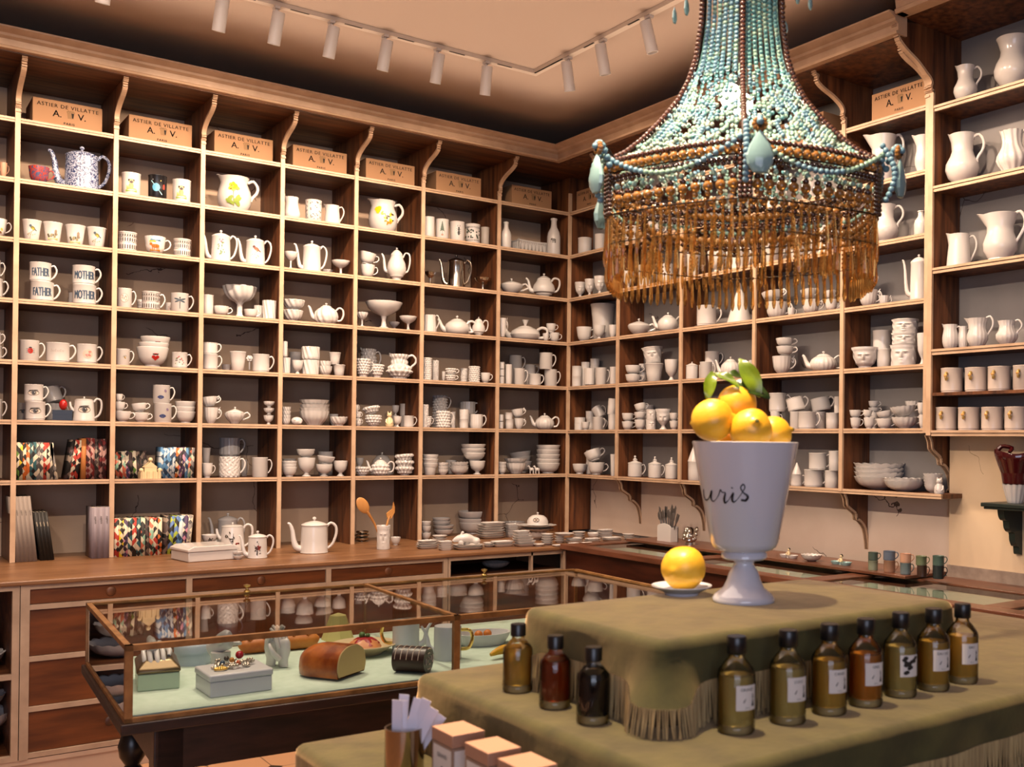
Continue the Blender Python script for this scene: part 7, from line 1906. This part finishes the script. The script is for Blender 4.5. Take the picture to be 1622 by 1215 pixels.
# ribs
for k in range(6):
    pts=[];z=2.80
    while z>2.14:
        r_=rad_at(z)+.004; pts.append((r_*math.cos(CA[k]),r_*math.sin(CA[k]),z-Z_,.0074)); 
        dr=(rad_at(z-.004)-rad_at(z))/.004; z-=.0108/math.sqrt(1+dr*dr)
    beads('rib_bead_string','brown_bead',pts,seg=8,rg=5)
    MB().tube([((rad_at(z)-.003)*math.cos(CA[k]),(rad_at(z)-.003)*math.sin(CA[k]),z-Z_) for z in (2.80,2.62,2.5,2.41,2.355,2.305,2.25,2.2,2.165,2.14)],.0035,6).build('rib_rod','dark_iron' if 'dark_iron' in MATS else mat('dark_iron','#241712',.4,.6),ch)
# bead net, one panel between each pair of ribs
rc_=random.Random(11)
for k in range(6):
    pts=[]
    for s_ in range(1,7):          # dense straight strings up in the neck
        z=2.79
        while z>2.37:
            p=hexpt(rad_at(z)*.99,k,s_/7); pts.append((p.x,p.y,z-Z_+rc_.uniform(-.001,.001),.0058,(3 if k==5 else 0) if rc_.random()<.75 else 1)); z-=.0105
    z=2.37
    while z>2.145:                 # open zigzag net below
        r_=rad_at(z); L_=r_; n=max(8,int(L_/.0118)); ph=int((2.37-z)/.0075)
        for i in range(n):
            u=(i+.5)/n; wv=math.sin(u*PI*n*.42+ph*.62)*math.sin(ph*.5+u*9)
            if wv>-.12 and rc_.random()<.84:
                p=hexpt(r_*.985,k,min(.97,max(.03,u+rc_.uniform(-.006,.006)))); c_=rc_.random(); low=(2.37-z)/.23
                mi=(1 if c_<.45 else (2 if c_<.45+.35*low else (3 if c_<.85 else 0))); pts.append((p.x,p.y,z-Z_+rc_.uniform(-.002,.002),rc_.uniform(.0048,.0062),mi))
        dr=abs(rad_at(z-.004)-rad_at(z))/.004; z-=.0098/math.sqrt(1+dr*dr)
    for q_ in range(5):            # a few straight aqua tubes in the net
        u=rc_.uniform(.1,.9); z0=2.32-rc_.random()*.12
        for j in range(6): z=z0-.008*j; p=hexpt(rad_at(z)*1.0,k,u); pts.append((p.x,p.y,z-Z_,.0055,3))
    beads('bead_net',['aqua_bead','mint_bead','milk_bead','sky_bead'],pts,kind='stuff')
def ring_beads(z,r_,sp,br,mt,name='bead_row',bul=.06,wave=0):
    pts=[]
    for k in range(6):
        n=int(r_/sp)
        for i in range(n):
            p=hexpt(r_,k,i/n,bul); pts.append((p.x,p.y,z-Z_+wave*math.sin(i*PI),br))
    return beads(name,mt,pts,seg=8,rg=5)
RB_=.345
ring_beads(2.138,RB_,.0125,.0066,'brown_bead'); ring_beads(2.121,RB_+.002,.020,.0105,'amber_bead'); ring_beads(2.101,RB_,.0115,.006,'brown_bead'); ring_beads(2.094,RB_-.004,.0125,.005,'brown_bead')
ring_beads(2.065,RB_-.004,.0275,.0075,'brown_bead'); ring_beads(2.050,RB_-.004,.0275,.0115,'amber_bead'); ring_beads(2.034,RB_-.004,.0275,.0065,'amber_bead'); ring_beads(2.078,RB_-.006,.024,.006,'mint_bead')
ring_beads(2.036,RB_*.72,.024,.010,'amber_bead'); ring_beads(2.020,RB_*.72,.024,.007,'brown_bead')
for z,r_ in ((2.111,RB_),(2.018,RB_*1.0),(2.018,RB_*.72),(1.955,RB_*.99)):
    MB().tube([tuple(hexpt(r_,k,t,.06)+Vector((0,0,z-Z_))) for k in range(6) for t in (0,.25,.5,.75)]+[tuple(hexpt(r_,0,0,.06)+Vector((0,0,z-Z_)))],.0019 if z>2 else .0011,6,smooth=2).build('iron_hoop','dark_iron',ch)
# swags of aqua beads along each side
for k in range(6):
    pts=[]
    for i in range(27):
        t=i/26; p=hexpt(RB_+.012,k,t,.05); pts.append((p.x,p.y,2.150-Z_-.062*math.sin(PI*t),.0068,0 if (k+i//9)%2 else 1))
    beads('bead_swag',['sky_bead','mint_bead'],pts,seg=8,rg=5)
    a=CA[k]; pts=[]
    for i in range(12): t=i/11; rr_=RB_+.012+.028*math.sin(PI*t*.9); pts.append((rr_*math.cos(a),rr_*math.sin(a),2.170-Z_-.12*t,.0072))
    beads('corner_bead_string','sky_bead',pts,seg=8,rg=5)
    for w_ in (-.010,0,.010):
        c_=Vector((math.cos(a),math.sin(a),0)); tg_=Vector((-math.sin(a),math.cos(a),0))
        pts=[]
        for i in range(13): q_=c_*(RB_+.002)+tg_*w_; pts.append((q_.x,q_.y,2.135-Z_-.0095*i,.0058))
        beads('corner_bead_string','brown_bead',pts,seg=7,rg=4)
    a+=math.radians(4)
    # scrolled arm carrying a medallion and a flat aqua drop
    R2=RB_+.040
    MB().tube([((RB_-.01)*math.cos(a),(RB_-.01)*math.sin(a),2.13-Z_),((RB_+.02)*math.cos(a),(RB_+.02)*math.sin(a),2.165-Z_),(R2*math.cos(a),R2*math.sin(a),2.175-Z_),((R2+.008)*math.cos(a),(R2+.008)*math.sin(a),2.15-Z_)],.0028,6).build('scroll_arm','dark_iron',ch)
    pts=[((RB_+.012+.035*j/6)*math.cos(a),(RB_+.012+.035*j/6)*math.sin(a),2.125-Z_+.045*math.sin(j/6*2.2),.008) for j in range(7)]
    beads('arm_bead_string','sky_bead',pts,seg=8,rg=5)
    m=MB(); 
    for j in range(10):
        t=j*PI/5; m.ball((.0105*math.cos(t),0,.0105*math.sin(t)),.0065,7,5)
    m.ball((0,-.003,0),.006,8,5); o=m.build('amber_rosette',['amber_bead'],ch); o.location=(R2*math.cos(a),R2*math.sin(a),2.158-Z_); o.rotation_euler=(0,0,a+PI/2)
    m=MB().lathe([(0,-.048),(.014,-.044),(.026,-.028),(.029,-.010),(.021,.012),(.008,.034),(0,.042)],12,sq=.42); o=m.build('aqua_drop','aqua_drop',ch,sharp=20); o.location=((R2+.004)*math.cos(a),(R2+.004)*math.sin(a),2.103-Z_); o.rotation_euler=(0,0,a+PI/2)
# amber prisms: two curtains
PM=[]
for L_,w_ in ((.095,.0046),(.080,.0056)):
    PM.append(MB().lathe([(0,0),(w_*.35,-.004),(w_*.55,-.012),(w_*.95,-L_*.68),(w_*1.05,-L_*.80),(w_*.55,-L_*.95),(0,-L_)],6).mesh('prism','amber_crystal',0))
    for p in PM[-1].polygons: p.use_smooth=False
P3=[]
for k in range(6):
    for i in range(17):
        p=hexpt(RB_*1.0,k,(i+.5)/17,.06); P3.append((p.x,p.y,2.014-Z_+rc_.uniform(-.004,.002),0))
        p=hexpt(RB_*.985,k,(i+.2)/17,.06); P3.append((p.x,p.y,1.952-Z_+rc_.uniform(-.006,.002),1))
    for i in range(5):
        p=hexpt(RB_*.72,k,(i+.5)/5,.06); P3.append((p.x,p.y,2.008-Z_+rc_.uniform(-.004,.004),0)); 
P3.sort(key=lambda q:(q[0]+CX-CAMP.x)**2+(q[1]+CY_-CAMP.y)**2)
for q in P3[:100]:
    o=bpy.data.objects.new('prism',PM[q[3]]); C.objects.link(o); o.parent=ch; o.location=q[:3]; o.rotation_euler=(rc_.uniform(-.04,.04),rc_.uniform(-.04,.04),rc_.uniform(0,6))
m=MB()
for q in P3[100:]:
    b=len(m.v); me=PM[q[3]]; m.v+=[(v.co.x+q[0],v.co.y+q[1],v.co.z+q[2]) for v in me.vertices]; m.f+=[tuple(b+i for i in p.vertices) for p in me.polygons]; m.m+=[0]*len(me.polygons)
o=m.build('prism_curtain','amber_crystal',ch,sharp=1); o['kind']='stuff'
pts=[]
for k in range(6):
    for i in range(17):
        p=hexpt(RB_*.995,k,(i+.5)/17,.06)
        for j in range(5): pts.append((p.x*.985,p.y*.985,2.006-Z_-.011*j,.0028))
        pts.append((p.x,p.y,2.020-Z_,.0055)); p=hexpt(RB_*.985,k,(i+.2)/17,.06); pts.append((p.x,p.y,1.955-Z_,.004))
beads('small_amber_beads','amber_bead',pts,kind='stuff',seg=6,rg=4)
# crown above, chain, bulb
for k in range(6):
    a=CA[k]+.3; R3=.165
    MB().tube([(.09*math.cos(a),.09*math.sin(a),2.60-Z_),(.13*math.cos(a),.13*math.sin(a),2.64-Z_),(R3*math.cos(a),R3*math.sin(a),2.615-Z_)],.003,6).build('crown_arm','dark_iron',ch)
    for dz,rr_,s_ in ((-.045,R3,.9),(-.025,R3-.03,1.0)):
        m=MB().lathe([(0,-.026),(.008,-.023),(.014,-.012),(.012,.004),(.004,.018),(0,.022)],10,sq=.45); o=m.build('crown_drop','aqua_drop',ch,sharp=20); o.location=(rr_*math.cos(a),rr_*math.sin(a),2.60+dz-Z_); o.rotation_euler=(0,0,a+PI/2); o.scale=(s_,s_,s_)
    beads('crown_bead_string','amber_bead',[((.10+.012*j)*math.cos(a),(.10+.012*j)*math.sin(a),2.605-Z_,.008) for j in range(6)],seg=8,rg=5)
m=MB()
for j in range(22):
    z=2.82+.031*j; m.tube([(.010*math.cos(t)*(1 if j%2 else 0),.010*math.cos(t)*(0 if j%2 else 1),z-Z_+.019*math.sin(t)) for t in [i*PI/4 for i in range(9)]],.0025,5,smooth=1)
m.build('chain','dark_iron',ch); MB().lathe([(0,0),(.06,0),(.055,.03),(.02,.05),(0,.05)],24,c=(0,0,CEIL-.051-Z_)).build('ceiling_rose','dark_iron',ch)
MB().lathe([(0,0),(.105,0),(.105,.01),(0,.01)],6,c=(0,0,2.80-Z_)).build('top_plate','dark_iron',ch)
for j,(dx,dy) in enumerate(((-.03,0),(.035,.03))):
    MB().ball((dx,dy,2.335-Z_),.026,14,10,sc=(1,1,1.15)).build('bulb','bulb_glow',ch)
MB().lathe([(0,2.36-Z_),(.012,2.36-Z_),(.012,2.80-Z_),(0,2.80-Z_)],10).build('lamp_stem','dark_iron',ch)
light('chandelier_lamp','POINT',(CX-.0,CY_,2.27),6,(1,.80,.6),shadow_soft_size=.03)
